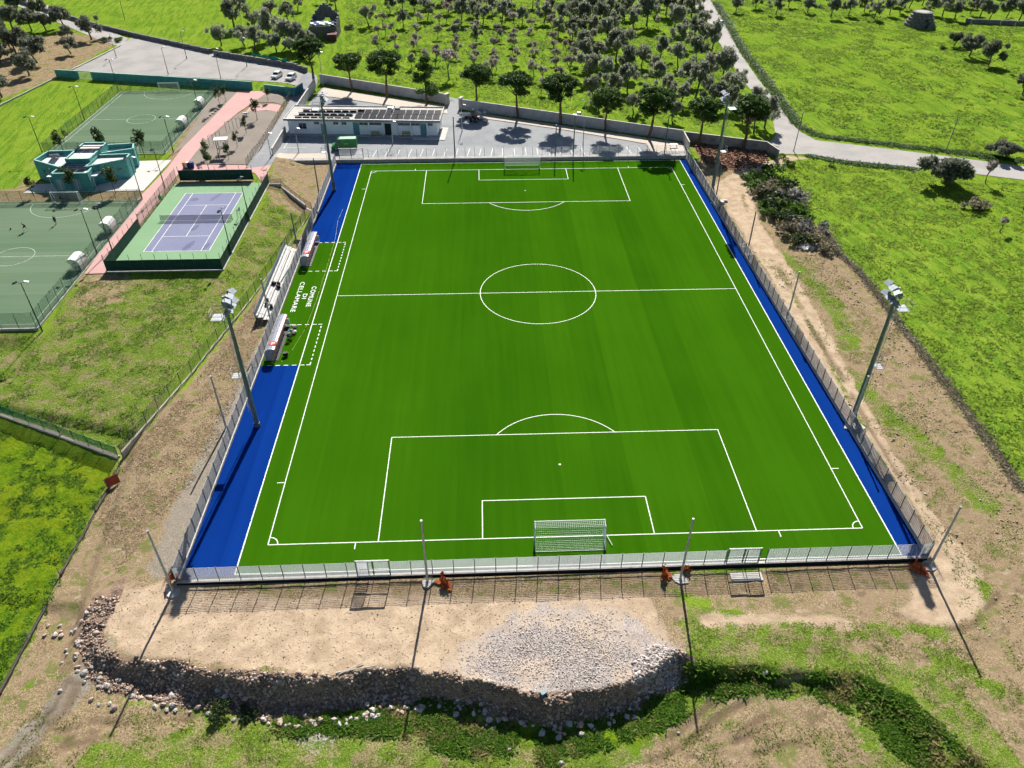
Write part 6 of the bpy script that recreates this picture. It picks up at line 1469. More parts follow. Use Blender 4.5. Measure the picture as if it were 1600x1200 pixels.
for q in (((-46.91,-65.65,0.29)),((-44.04,-66.44,0.28)),((-43.24,-66.88,0.23)),((-42.32,-66.74,0.28)),((-41.79,-67.15,0.40)),((-37.31,-67.24,0.23)),((-47.55,-57.81,0.37)),((-47.83,-58.48,0.31)),((-48.30,-59.21,0.25)),((-46.92,-62.43,0.24)),((-46.34,-63.37,0.29)),((-18.60,-68.27,0.28)),((-20.99,-68.48,0.28)),((-23.68,-68.47,0.23)),((-8.36,-69.72,0.22)),((-9.03,-69.46,0.22)),((-2.62,-70.37,0.28)),((3.46,-69.16,0.34)),((3.80,-68.46,0.29)),((5.46,-67.49,0.41)),((-2.82,-70.76,0.33)),((-2.80,-72.97,0.27)),((-7.08,-71.74,0.22)),((7.67,-70.83,0.17))):
    big.append(q)
NHEAP = 150
KINDS = ['pale cream', 'pinkish', 'grey']
place = {}
for k in range(3):
    for c, i in enumerate(sorted((i for i in range(NHEAP) if i % 3 == k), key=lambda i: big[i][0])): place[i] = c
lone = {i: k for k, i in enumerate(sorted(range(NHEAP, len(big)), key=lambda i: big[i][0]))}
for i, (x, y, r) in enumerate(big):
    o = link_mesh('boulder', ROCKS[i % 12], None, (x, y, float(surf(x, y)) + r * 0.15)); o.scale = (r, r, r); o.rotation_euler = (rnd.uniform(-0.4, 0.4), rnd.uniform(-0.4, 0.4), rnd.uniform(0, 6.28))
    tag(o, '%s boulder at the foot of the rubble bank, %s of that colour from left' % (KINDS[i % 12 % 3], ORD[place[i]]) if i < NHEAP else 'separate pale boulder lying in front of the bank, %s from left' % ORD[lone[i]], 'boulder', 'boulders along the foot of the rubble bank' if i < NHEAP else 'separate boulders before the bank')
def stones(name, label, P, rmin, rmax, m, seed):
    rg = np.random.default_rng(seed); n = len(P); z = surf(P[:, 0], P[:, 1])
    base = np.array([(1, 0, 0), (-1, 0, 0), (0, 1, 0), (0, -1, 0), (0, 0, 1), (0, 0, -1)], float)
    F8 = np.array([(0, 2, 4), (2, 1, 4), (1, 3, 4), (3, 0, 4), (2, 0, 5), (1, 2, 5), (3, 1, 5), (0, 3, 5)])
    r = rg.uniform(rmin, rmax, n) * np.where(rg.random(n) < 0.1, 1.6, 1.0)
    V = base[None] * r[:, None, None] * rg.uniform(0.6, 1.25, (n, 6, 1)) + rg.normal(0, 0.2, (n, 6, 3)) * r[:, None, None]
    V[:, :, 2] *= 0.75
    V += np.stack([P[:, 0], P[:, 1], z + r * 0.2], 1)[:, None, :]
    F_ = (F8[None] + (np.arange(n) * 6)[:, None, None]).reshape(-1, 3)
    return tag(link_mesh(name, np_mesh(name, V.reshape(-1, 3), F_, m)), label, kind='stuff')
STONEM = foliage('mixed_rubble_stone', (0.22, 0.15, 0.11), (0.58, 0.49, 0.41), 0.0, 0.95)
GSTONE = foliage('grey_gravel_stone', (0.36, 0.315, 0.29), (0.62, 0.56, 0.52), 0.0, 0.95)
stones('rubble', 'loose stones and earth on the face of the rubble bank', bank_face(13000, 5), 0.05, 0.19, STONEM, 21)
stones('gravel', 'grey crushed stone spread on the platform below the near fence', in_polys([SOIL['gravel'][0]], lambda q: sst(-0.5, 5.0, poly_sd(q[:, 0], q[:, 1], SOIL['gravel'][0]) + (fbm(q[:, 0] * 0.4, q[:, 1] * 0.4, 61) - 0.5) * 4))(np.random.default_rng(6), 13000), 0.03, 0.075, GSTONE, 22)
stones('gravel', 'coarse stones at the right end of the crushed stone platform', in_polys([[(4.55,-64.80),(6.62,-63.21),(8.87,-63.96),(8.55,-66.67),(5.50,-67.23),(3.88,-67.21)]])(np.random.default_rng(7), 1200), 0.07, 0.2, GSTONE, 23)
stones('gravel', 'scattered pebbles on the sandy platform below the near fence', in_polys([SOIL['sand'][0]])(np.random.default_rng(8), 5000), 0.025, 0.06, STONEM, 24)
stones('gravel', 'scattered stones on the rough earth right of the pitch', in_polys(RIGHTD, clump(0.25, 0.45, 0.6, 55))(np.random.default_rng(9), 3500), 0.04, 0.13, STONEM, 25)
stones('gravel', 'stones strewn on the left lane beside the pitch', in_polys(LANEG)(np.random.default_rng(10), 3000), 0.03, 0.08, STONEM, 26)
stones('clods', 'red earth clods on the heap by the road', in_polys([SOIL['red'][0]])(np.random.default_rng(11), 1500), 0.10, 0.28, foliage('red_clod', (0.10, 0.05, 0.03), (0.33, 0.19, 0.13), 0.0, 1.0), 27)
hp = (47.72,12.77,1.67)
t = thing('rubble_heap', 'pale broken concrete heap at the near end of the scrub', 'rubble heap', (hp[0], hp[1], float(surf(hp[0], hp[1]))))
rnd = random.Random(5)
for k in range(26):
    a = rnd.uniform(0, 6.28); r = hp[2] * math.sqrt(rnd.random()) * 0.9
    o = link_mesh('slab', MB().box((0, 0, 0), (rnd.uniform(0.4, 1.2), rnd.uniform(0.3, 0.8), rnd.uniform(0.12, 0.3))).mesh('slab', CONC_W if k % 3 else CONC), t, (r * math.cos(a), r * math.sin(a) * 0.7, 0.15 + 0.5 * (1 - r / hp[2]) * rnd.random()))
    o.rotation_euler = (rnd.uniform(-0.5, 0.5), rnd.uniform(-0.5, 0.5), a)

# ---------------------------------------------------------------- vehicles
CARW = mat('white_car_paint', (0.74, 0.74, 0.73), 0.25, 0.03, spec=0.5)
LAMP = mat('clear_headlamp', (0.55, 0.57, 0.58), 0.15, 0.05, spec=0.6)
TAIL = mat('red_tail_lamp', (0.35, 0.02, 0.02), 0.3)
def wheels(t, xs_, hw, r):
    for x in xs_:
        for s in (-1, 1):
            w = MB().tube((x, s * (hw - 0.2), r), (x, s * (hw + 0.02), r), r, r, 14).build('wheel', RUBBER, t)
            MB().tube((x, s * (hw + 0.021), r), (x, s * (hw + 0.035), r), r * 0.6, r * 0.55, 10).build('rim', GALV, w)
def car(p, rz, label, paint, L_=4.0, W=1.72, Hh=1.5, z=None):
    """front toward +x"""
    t = thing('car', label, 'car', (p[0], p[1], (hz(*p) if z is None else z) + 0.01), rz, 'parked cars' if 'road' not in label else None)
    a = L_ / 2; hw = W / 2
    body = MB(); pr = [(-a, 0.35), (-a + 0.02, 0.75), (-a + 0.1, 0.92), (a - 1.05, 0.92), (a - 0.25, 0.78), (a, 0.62), (a, 0.32), (a - 0.1, 0.24), (-a + 0.1, 0.24)]
    n = len(pr)
    vs = []
    for y, k in ((-hw, 0.97), (-hw * 0.93, 1.0), (hw * 0.93, 1.0), (hw, 0.97)): vs += [(q[0] * k, y, q[1] if abs(y) < hw else min(q[1], 0.86)) for q in pr]
    fs = [tuple(range(n - 1, -1, -1)), tuple(range(3 * n, 4 * n))]
    for r in range(3): fs += [(r * n + k, r * n + (k + 1) % n, (r + 1) * n + (k + 1) % n, (r + 1) * n + k) for k in range(n)]
    body._add(vs, [f[::-1] for f in fs]); body.build('body', paint, t)
    cab = MB(); b0 = [(-a + 0.12, 0.9), (a - 1.15, 0.9), (a - 1.75, Hh - 0.06), (-a + 0.75, Hh), (-a + 0.3, Hh - 0.08)]
    vs = [(q[0], s * (hw * (0.94 if q[1] < 1 else 0.78)), q[1]) for s in (-1, 1) for q in b0]; m = len(b0)
    cab._add(vs, [tuple(range(m)), tuple(range(2 * m - 1, m - 1, -1))] + [(k, m + k, m + (k + 1) % m, (k + 1) % m) for k in range(m)])
    cab.build('cabin', paint, t)
    def lerp(u, v, k): return (u[0] + (v[0] - u[0]) * k, u[1] + (v[1] - u[1]) * k)
    for nm, q0, q1 in (('windscreen', b0[1], b0[2]), ('rear_window', b0[0], b0[4])):
        g = MB(); e = 0.02 if nm == 'windscreen' else -0.02
        A, B = lerp(q0, q1, 0.12), lerp(q0, q1, 0.9); wa, wb = hw * 0.84, hw * 0.70
        g.poly([(A[0] + e, -wa, A[1] + 0.015), (A[0] + e, wa, A[1] + 0.015), (B[0] + e, wb, B[1] + 0.015), (B[0] + e, -wb, B[1] + 0.015)]); g.build(nm, GLASS, t)
    for s in (-1, 1):
        g = MB(); y0_, y1_ = s * (hw * 0.93 + 0.02), s * (hw * 0.79 + 0.02)
        g.poly([(-a + 0.5, y0_, 0.97), (a - 1.4, y0_, 0.97), (a - 1.85, y1_, Hh - 0.16), (-a + 0.75, y1_, Hh - 0.16)]); g.build('side_window', GLASS, t)
        MB().box((a - 1.3, s * (hw + 0.08), 1.0), (0.12, 0.18, 0.13)).build('mirror', paint, t)
        MB().box((a - 0.14, s * hw * 0.68, 0.68), (0.26, 0.38, 0.14), ry=R(20)).build('headlight', LAMP, t)
        MB().box((-a + 0.01, s * hw * 0.75, 0.78), (0.06, 0.3, 0.22)).build('tail_light', TAIL, t)
    MB().box((a - 0.02, 0, 0.42), (0.06, W * 0.7, 0.16)).build('grille', BLACK, t)
    wheels(t, (-a + 0.72, a - 0.78), hw - 0.02, 0.31)
    return t
car((-64.07,114.16), R(-105), 'white hatchback parked behind the teal wall, left of two', CARW)
car((-60.01,112.78), R(-105), 'white hatchback parked behind the teal wall, right of two', CARW)
car((73.06,173.99), R(114), 'white car driving on the road at the top of the picture', CARW)
VG = mat('green_van_paint', (0.018, 0.22, 0.045), 0.3, 0.05, spec=0.5)
def van(p, rz, label):
    t = thing('van', label, 'van', (p[0], p[1], 0.615), rz)
    hw = 0.98; a = 2.75; Hh = 2.45
    pr = [(-a, 0.4), (-a, Hh - 0.12), (-a + 0.15, Hh), (1.0, Hh), (1.35, Hh - 0.12), (2.05, 1.28), (2.65, 1.05), (a, 0.8), (a, 0.35), (-a + 0.1, 0.3)]
    n = len(pr); vs = []
    for y, k in ((-hw, 0.0), (-hw * 0.9, 1.0), (hw * 0.9, 1.0), (hw, 0.0)): vs += [(q[0], y, q[1] if k else (q[1] - 0.14 if q[1] > 2 else q[1])) for q in pr]
    fs = [tuple(range(n)), tuple(range(4 * n - 1, 3 * n - 1, -1))]
    for r in range(3): fs += [(r * n + k, (r + 1) * n + k, (r + 1) * n + (k + 1) % n, r * n + (k + 1) % n) for k in range(n)]
    b = MB(); b._add(vs, fs); b.build('body', VG, t)
    MB().box((-0.85, 0, Hh + 0.012), (3.5, 1.6, 0.03)).build('roof_skin', mat('pale_green_roof', (0.30, 0.50, 0.34), 0.35, 0.05), t)
    g = MB(); g.poly([(2.02, -0.8, 1.34), (2.02, 0.8, 1.34), (1.44, 0.78, 2.26), (1.44, -0.78, 2.26)]); g.build('windscreen', GLASS, t)
    for s in (-1, 1):
        g = MB(); y = s * (hw + 0.012); g.poly([(0.75, y, 1.4), (1.85, y, 1.4), (1.4, y, 2.05), (0.75, y, 2.05)]); g.build('side_window', GLASS, t)
        MB().box((1.75, s * (hw + 0.13), 1.5), (0.12, 0.22, 0.3)).build('mirror', BLACK, t)
        MB().box((2.62, s * 0.72, 0.92), (0.2, 0.34, 0.2)).build('headlight', LAMP, t)
        MB().box((-a - 0.01, s * 0.86, 1.1), (0.05, 0.16, 0.5)).build('tail_light', TAIL, t)
        MB().box((-0.4, s * (hw + 0.006), 1.15), (0.04, 0.02, 1.4)).build('door_seam', BLACK, t)
        lg = MB(); y = s * (hw + 0.014); c = (1.25, 1.02)
        lg.poly([(c[0] + 0.24 * math.cos(k * 0.628), y, c[1] + 0.24 * math.sin(k * 0.628)) for k in range(10)]); lg = lg.build('logo', BLACK, t)
        MB().box((1.25, s * (hw + 0.018), 1.02), (0.14, 0.004, 0.2)).build('logo_mark', WHITE, lg)
        MB().box((-0.5, s * (hw + 0.012), 1.45), (0.9, 0.006, 0.24)).build('lettering', mat('pale_yellow_print', (0.35, 0.45, 0.10), 0.5), t)
    MB().box((a, 0, 0.5), (0.1, 1.85, 0.28)).build('bumper', BLACK, t)
    wheels(t, (-1.75, 1.85), hw - 0.02, 0.36)
van((-38.6, 61.6), R(183), 'bright green delivery van parked behind the far left gate')
# red tractor with bags and junk beside the gateway
tp = (-10.16,78.45)
t = thing('tractor', 'small red tractor parked in pine shade by the gateway', 'tractor', (tp[0], tp[1], 0.61), R(70))
MB().box((0.7, 0, 0.95), (1.4, 0.6, 0.55)).box((1.42, 0, 0.9), (0.06, 0.56, 0.5)).build('bonnet', mat('red_tractor_paint', (0.30, 0.02, 0.03), 0.4, 0.1), t)
MB().box((-0.35, 0, 0.75), (1.0, 0.7, 0.3)).build('chassis', STEEL_DARK, t)
MB().box((-0.45, 0, 1.1), (0.45, 0.45, 0.1)).box((-0.66, 0, 1.35), (0.08, 0.45, 0.45)).build('seat', BLACK, t)
for s in (-0.62, 0.62):
    w = MB().tube((-0.5, s - 0.15, 0.62), (-0.5, s + 0.15, 0.62), 0.62, 0.62, 16).build('rear_wheel', RUBBER, t); MB().tube((-0.5, s - 0.16, 0.62), (-0.5, s + 0.16, 0.62), 0.32, 0.32, 10).build('rim', GALV, w)
    MB().box((-0.5, s * 0.98, 1.3), (0.9, 0.34, 0.06)).build('mudguard', MATS['red_tractor_paint'], t)
    w = MB().tube((1.15, s * 0.9 - 0.1, 0.38), (1.15, s * 0.9 + 0.1, 0.38), 0.38, 0.38, 14).build('front_wheel', RUBBER, t)
MB().tube((-0.05, 0, 1.1), (0.1, 0, 1.45), 0.025, 0.025, 6).tube((0.0, -0.18, 1.45), (0.2, 0.18, 1.45), 0.02, 0.02, 6).build('steering_wheel', BLACK, t)
MB().tube((-0.75, -0.4, 1.0), (-0.75, -0.4, 2.1), 0.03, 0.03, 6).tube((-0.75, 0.4, 1.0), (-0.75, 0.4, 2.1), 0.03, 0.03, 6).tube((-0.75, -0.4, 2.1), (-0.75, 0.4, 2.1), 0.03, 0.03, 6).build('roll_bar', MATS['red_tractor_paint'], t)
tp = (-12.33,81.27)
t = thing('trailer', 'low white flatbed trailer left of the red tractor', 'trailer', (tp[0], tp[1], 0.61), R(8))
MB().box((0, 0, 0.6), (2.8, 1.5, 0.08)).build('bed', CONC_W, t)
for s in (-0.74, 0.74): MB().box((0, s, 0.82), (2.8, 0.05, 0.36)).build('side_board', WHITE, t)
for s in (-0.85, 0.85): MB().tube((0.2, s - 0.09, 0.32), (0.2, s + 0.09, 0.32), 0.32, 0.32, 12).build('wheel', RUBBER, t)
MB().tube((1.4, 0, 0.55), (2.2, 0, 0.5), 0.05, 0.05, 6).build('drawbar', STEEL_DARK, t)
bagm = []
for s in range(3):
    rnd = random.Random(s); bm = bmesh.new(); bmesh.ops.create_icosphere(bm, subdivisions=2, radius=0.5)
    for v in bm.verts: v.co = Vector((v.co.x * 1.0, v.co.y * 0.8, max(-0.34, v.co.z * 0.75))) * rnd.uniform(0.9, 1.1)
    me_ = bpy.data.meshes.new('sack'); bm.to_mesh(me_); bm.free(); me_.materials.append(mat('white_sack', (0.62, 0.60, 0.55), 0.8, 0.12, 3, 0.03, 9)); bagm.append(me_)
for i, (p, l) in enumerate((((-10.17,86.41),'white sack behind the red tractor, farthest left'),((-9.38,84.94),'white sack behind the red tractor, second from left'),((-8.91,83.50),'white sack right behind the red tractor'),((-7.66,83.93),'white sack against the pavement, farthest right of the heap'),((-8.46,80.22),'grey white sack right of the red tractor'),((-7.40,78.36),'white sack in the pine shade at the right of the heap'))):
    o = link_mesh('sack', bagm[i % 3], None, (p[0], p[1], 0.95), i * 1.2); o.scale = (1.25, 1.25, 1.1)
    tag(o, l, 'sack', 'sacks by the tractor')
# bins and boxes along the wall
def wheelie(p, rz, label, body, lid, s=1.0, z=None):
    t = thing('waste_bin', label, 'bin', (p[0], p[1], (hz(*p) if z is None else z) + 0.03), rz, 'waste bins'); t.scale = (s, s, s)
    pr = [(-0.27, 0.1), (0.27, 0.1), (0.33, 1.0), (-0.33, 1.0)]
    MB().extrude_profile(pr, 'y', -0.29, 0.29).build('bin_body', body, t)
    MB().box((0, 0, 1.04), (0.72, 0.66, 0.08), ry=R(4)).build('lid', lid, t)
    for q in (-0.24, 0.24): MB().tube((-0.3, q - 0.04, 0.1), (-0.3, q + 0.04, 0.1), 0.1, 0.1, 8).build('wheel', RUBBER, t)
OR, BL, WH2 = mat('orange_bin', (0.55, 0.22, 0.02), 0.5), mat('blue_bin', (0.02, 0.05, 0.25), 0.5), WHITE
for i, (px, c, n) in enumerate((((-69.75,50.10),OR,'orange'),((-69.29,50.08),WH2,'white'),((-68.83,50.07),BLACK,'black'),((-68.30,50.05),BL,'blue'))):
    wheelie(p=px, rz=R(90), label='%s recycling bin behind the tennis court windbreak' % n, body=c, lid=c, s=1.2)
t = thing('cabinet', 'grey metal cabinet against the wall behind the clubhouse', 'cabinet', (*(-30.89,100.37), 0.7), -0.45)
MB().box((0, 0, 0.7), (1.5, 0.8, 1.4)).build('body', GALV, t); MB().box((0, 0, 1.43), (1.6, 0.9, 0.06)).build('top', CONC_W, t)
for s in (-0.37, 0.37): MB().box((s, -0.41, 0.7), (0.68, 0.03, 1.25)).build('door', STEEL_DARK, t)
t = thing('water_tank', 'white cylindrical water tank against the wall behind the clubhouse', 'tank', (*(-29.30,99.25), 0.7))
MB().tube((0, 0, 0), (0, 0, 1.9), 0.62, 0.62, 16).build('tank', WHITE, t); MB().tube((0, 0, 1.9), (0, 0, 2.1), 0.62, 0.25, 16).build('lid', GALV, t)
for i, (p, l) in enumerate((((13.87,77.65),'grey steel locker at the yard wall, left of the pale pole'),((14.89,78.53),'taller grey steel locker at the yard wall, next to the pale pole'))):
    t = thing('steel_locker', l, 'locker', (p[0], p[1], 0.7), -0.44, 'lockers at the wall')
    MB().box((0, 0, 0.8 + 0.15 * i), (0.85, 0.6, 1.6 + 0.3 * i)).build('body', GALV, t); MB().box((0, -0.31, 0.8 + 0.15 * i), (0.7, 0.03, 1.4 + 0.3 * i)).build('door', CONC_W, t)
for i, (p, l) in enumerate((((33.94,59.81),'white plastic table in the far right corner of the yard'),((33.81,57.13),'white plastic bench in the far right corner of the yard'))):
    t = thing('plastic_table' if i == 0 else 'plastic_bench', l, 'table' if i == 0 else 'bench', (p[0], p[1], 0.72), -0.1)
    MB().box((0, 0, 0.7 - 0.28 * i), (1.7, 0.9 - 0.45 * i, 0.06)).build('top', WHITE, t)
    for a in (-0.75, 0.75):
        for b in (-0.32, 0.32): MB().box((a, b * (1 - 0.5 * i), 0.34 - 0.14 * i), (0.06, 0.06, 0.66 - 0.28 * i)).build('leg', WHITE, t)
# swings and exercise frames in the park
t = thing('climbing_frame', 'dark timber play frame with a white roof in the little park', 'play frame', ground((-63.96,58.09)), 0.1)
for a in (-1.0, 1.0):
    for b in (-0.8, 0.8): MB().box((a, b, 1.6), (0.12, 0.12, 3.2)).build('post', STEEL_DARK, t)
MB().box((0, 0, 3.25), (2.8, 1.9, 0.14)).build('roof', WHITE, t); MB().box((0, 0, 1.3), (2.0, 1.6, 0.08)).build('deck', BARK, t)
for s in (-0.9, -0.4): MB().tube((s, -0.8, 1.3), (s, -3.2, 0.05), 0.06, 0.06, 5).build('slide_rail', STEEL_DARK, t)
for i, (p, l) in enumerate((((-66.87,71.61),'row of dark pull-up bars beside the pink path, farther set'),((-68.24,62.78),'row of dark pull-up bars beside the pink path, nearer set'))):
    t = thing('exercise_bars', l, 'exercise bars', ground(p), R(58), 'exercise bars in the little park')
    for k in range(5 - i): MB().tube((k * 1.1, 0, 0), (k * 1.1, 0, 2.3), 0.045, 0.045, 6).build('post', STEEL_DARK, t)
    for k in range(4 - i): MB().tube((k * 1.1, 0, 2.2 - 0.25 * (k % 2)), (k * 1.1 + 1.1, 0, 2.2 - 0.25 * (k % 2)), 0.03, 0.03, 6).build('bar', STEEL_DARK, t)
t = thing('spring_rider', 'small white seesaw toy at the top of the little park', 'play toy', ground((-64.95,82.59)), 0.3)
MB().tube((0, 0, 0), (0, 0, 0.45), 0.14, 0.14, 8).build('spring', STEEL_DARK, t); MB().box((0, 0, 0.65), (1.3, 0.35, 0.4)).build('body', WHITE, t); MB().tube((0.3, -0.3, 0.95), (0.3, 0.3, 0.95), 0.03, 0.03, 6).build('handle', RED, t)
# row of rough stones edging the path beside the small pitch
for i, q in enumerate(((-74.10,78.79),(-74.02,80.14),(-73.79,81.50),(-73.56,82.87),(-73.33,84.26),(-73.22,86.15),(-72.98,87.58))):
    o = link_mesh('boulder', ROCKS[(i * 5) % 12], None, (q[0], q[1], 1.4), i); o.scale = (0.6, 0.45, 0.4)
    tag(o, 'rough stone edging the pink path by the upper small pitch, %s from near end' % ORD[i], 'boulder', 'stones edging the pink path')
# green bag on the tennis fence, red and white board, orange barrier netting
t = thing('tarp_bundle', 'green bundle hanging on the tennis court fence', 'bundle', (-69.5, 33.8, 2.1)); o = link_mesh('cloth', bagm[0], t); o.scale = (0.5, 1.3, 1.5); o.data = bagm[0].copy(); o.data.materials[0] = mat('bright_green_cloth', (0.10, 0.42, 0.16), 0.8, 0.2, 3)
p = (-51.58,-40.11)
t = thing('sign_board', 'leaning orange red board on a metal frame at the field corner', 'board', ground(p), R(40))
MB().box((0, 0, 0.7), (1.5, 0.04, 1.1), rx=R(-22)).build('board', mat('orange_red_board', (0.42, 0.07, 0.025), 0.7, 0.2, 2), t)
for s in (-0.7, 0.7): MB().tube((s, 0.0, 0), (s, 0.3, 1.5), 0.03, 0.03, 5).build('leg', GALV, t)
ORN = mat('orange_safety_netting', (0.62, 0.13, 0.03), 0.8, 0.3, 3)
def netting(p, label, seed, s=1.0):
    rnd = random.Random(seed); mb = MB(); n, m = 12, 5
    def pt(i, j):
        u, v = i / n, j / m; a = u * 2.4 + seed
        r = 0.55 + 0.16 * math.sin(u * 19 + v * 4 + seed)
        return (r * math.cos(a) * s + 0.12 * math.sin(v * 9 + u * 13), r * math.sin(a) * s + 0.12 * math.cos(u * 23 + v * 7), v * 0.85 * s + 0.10 * math.sin(u * 11 + seed))
    for i in range(n):
        for j in range(m): mb.poly([pt(i, j), pt(i + 1, j), pt(i + 1, j + 1), pt(i, j + 1)])
    for i in range(n):
        mb.poly([(lambda q: (q[0] * 1.7, q[1] * 1.7, 0.05 + 0.06 * rnd.random()))(pt(k, 0)) for k in (i, i + 1)] + [pt(i + 1, 1), pt(i, 1)])
    o = mb.build('safety_netting', ORN, None, ground(p, 0.0)); tag(o, label, 'safety netting', 'orange safety netting at the net posts')
for i, (p, l) in enumerate((((-39.94,-55.04),'orange safety netting crumpled at the near left corner post'),((-12.69,-55.38),'orange safety netting heaped right of the near left-of-goal post'),((8.72,-55.33),'orange safety netting heaped left of the near right-of-goal post'),((11.54,-55.34),'small piece of orange netting right of the near right-of-goal post'),((35.70,-55.43),'orange red safety netting at the near right corner post'))):
    netting(p, l, i * 2.1 + 0.5, 1.1 if i != 3 else 0.7)
# loose concrete blocks and slabs at the net posts on the right
for i, (p, l) in enumerate((((37.30,-34.50),'broken pale concrete blocks beside the right fence, nearest'),((37.86,31.78),'pale concrete lump beside the right fence near the far tower'),((36.66,13.97),'white rubble at the foot of the second net post on the right'))):
    t = thing('concrete_blocks', l, 'concrete block', ground(p), i * 0.7, 'loose concrete by the right fence')
    for k in range(3): MB().box((k * 0.55 - 0.5, 0.3 * (k % 2), 0.18), (0.5, 0.85, 0.36), rz=0.2 * k).build('block', CONC_W, t)
# two wooden poles lying on the bank crest, white rag
tag(MB().tube((0, 0, 0.1), (3.6, 0.5, 0.25), 0.07, 0.05, 6).tube((0.3, -0.2, 0.12), (2.4, 0.9, 0.2), 0.05, 0.05, 6).build('timber', CONC_W, None, (*(-22.48,-65.21), float(surf(*(-22.48,-65.21))))), 'pale timber poles lying on the crest of the rubble bank', 'timber')
p = (-3.95,-67.87)
tag(MB().box((0, 0, 0.16), (0.55, 0.4, 0.32)).box((0, -0.21, 0.17), (0.35, 0.03, 0.2)).build('crate', mat('pale_blue_crate', (0.28, 0.36, 0.38), 0.7), None, (p[0], p[1], float(surf(*p))), 0.5), 'small pale blue box on the edge of the crushed stone platform', 'crate')
p = (16.38,-66.37)
o = link_mesh('sack', bagm[1], None, (p[0], p[1], float(surf(*p)) + 0.12)); o.scale = (0.7, 0.55, 0.5)
tag(o, 'white sack lying in the weeds on the right of the bank', 'sack')

# ---------------------------------------------------------------- people (small in the picture, still whole figures)
SKIN = mat('skin', (0.42, 0.26, 0.19), 0.6, 0.05)
HAIR = mat('dark_hair', (0.02, 0.015, 0.012), 0.7)
def skin_mesh(name, V, E_, rad, m, root=0, sub=1):
    me_ = bpy.data.meshes.new(name); me_.from_pydata(V, E_, [])
    o = bpy.data.objects.new(name, me_); COL.objects.link(o)
    md = o.modifiers.new('skin', 'SKIN'); md.use_smooth_shade = True
    for i, v in enumerate(me_.skin_vertices[0].data): v.radius = (rad[i], rad[i]) if not isinstance(rad[i], tuple) else rad[i]; v.use_root = (i == root)
    s = o.modifiers.new('sub', 'SUBSURF'); s.levels = sub; s.render_levels = sub
    bpy.context.view_layer.update()
    out = bpy.data.meshes.new_from_object(o.evaluated_get(bpy.context.evaluated_depsgraph_get()))
    COL.objects.unlink(o); bpy.data.objects.remove(o)
    out.materials.clear(); out.materials.append(m); out.name = name
    return out
def person(p, z, rz, label, J, shirt, shorts, shoes=BLACK, group=None):
    """J: joint positions in metres for a standing height of about 1.7; front is +x"""
    t = thing('person', label, 'person', (p[0], p[1], z), rz, group)
    g = lambda k: J[k]
    names = ['pelvis', 'chest', 'neck', 'head', 'crown', 'ls', 'le', 'lw', 'lp', 'rs', 're', 'rw', 'rp', 'lh', 'lk', 'la', 'lt', 'rh', 'rk', 'ra', 'rt']
    V = [J[k] for k in names]; ix = {k: i for i, k in enumerate(names)}
    E_ = [(0, 1), (1, 2), (2, 3), (3, 4), (1, 5), (5, 6), (6, 7), (7, 8), (1, 9), (9, 10), (10, 11), (11, 12), (0, 13), (13, 14), (14, 15), (15, 16), (0, 17), (17, 18), (18, 19), (19, 20)]
    rad = [0.14, 0.15, 0.055, 0.095, 0.075, 0.06, 0.042, 0.03, 0.035, 0.06, 0.042, 0.03, 0.035, 0.085, 0.058, 0.04, 0.04, 0.085, 0.058, 0.04, 0.04]
    for hand, wr in (('lp', 'lw'), ('rp', 'rw')):
        d = (Vector(J[hand]) - Vector(J[wr])).normalized(); side = d.cross(Vector((0, 0, 1)) if abs(d.z) < 0.9 else Vector((1, 0, 0))).normalized()
        for q, ln in ((-0.03, 0.07), (-0.01, 0.085), (0.01, 0.08), (0.03, 0.065), (0.055, 0.03)):
            V.append(tuple(Vector(J[hand]) + d * ln + side * q)); E_.append((ix[hand], len(V) - 1)); rad.append(0.009)
    link_mesh('body', skin_mesh('body', V, E_, rad, SKIN), t)
    sh = ['pelvis', 'chest', 'ls', 'le', 'rs', 're']; SV = [J[k] for k in sh]
    SV[3] = tuple(Vector(J['ls']).lerp(Vector(J['le']), 0.75)); SV[5] = tuple(Vector(J['rs']).lerp(Vector(J['re']), 0.75))
    link_mesh('shirt', skin_mesh('shirt', SV, [(0, 1), (1, 2), (2, 3), (1, 4), (4, 5)], [0.155, 0.17, 0.08, 0.065, 0.08, 0.065], shirt), t)
    PV = [J['pelvis'], J['lh'], tuple(Vector(J['lh']).lerp(Vector(J['lk']), 0.9)), J['rh'], tuple(Vector(J['rh']).lerp(Vector(J['rk']), 0.9))]
    link_mesh('shorts', skin_mesh('shorts', PV, [(0, 1), (1, 2), (0, 3), (3, 4)], [0.165, 0.11, 0.085, 0.11, 0.085], shorts), t)
    link_mesh('shoe', skin_mesh('shoe', [J['la'], J['lt']], [(0, 1)], [0.05, 0.045], shoes), t); link_mesh('shoe', skin_mesh('shoe', [J['ra'], J['rt']], [(0, 1)], [0.05, 0.045], shoes), t)
    hd, cr = Vector(J['head']), Vector(J['crown']); up = (cr - hd).normalized()
    link_mesh('hair', skin_mesh('hair', [tuple(hd + up * 0.02 - Vector((0.03, 0, 0))), tuple(cr + up * 0.01 - Vector((0.015, 0, 0)))], [(0, 1)], [0.10, 0.088], HAIR), t)
    f = Vector((1, 0, 0)); f = (f - up * f.dot(up)).normalized(); sd = up.cross(f)
    fc = MB()
    for s in (-1, 1): c = hd + f * 0.088 + sd * 0.035 * s + up * 0.01; fc.box(c, (0.02, 0.025, 0.015))
    fc.build('eyes', BLACK, t)
    MB().tube(hd + f * 0.08, hd + f * 0.125 - up * 0.03, 0.012, 0.018, 5).build('nose', SKIN, t)
    MB().box(hd + f * 0.088 - up * 0.055, (0.012, 0.045, 0.012)).build('mouth', RED, t)
    return t
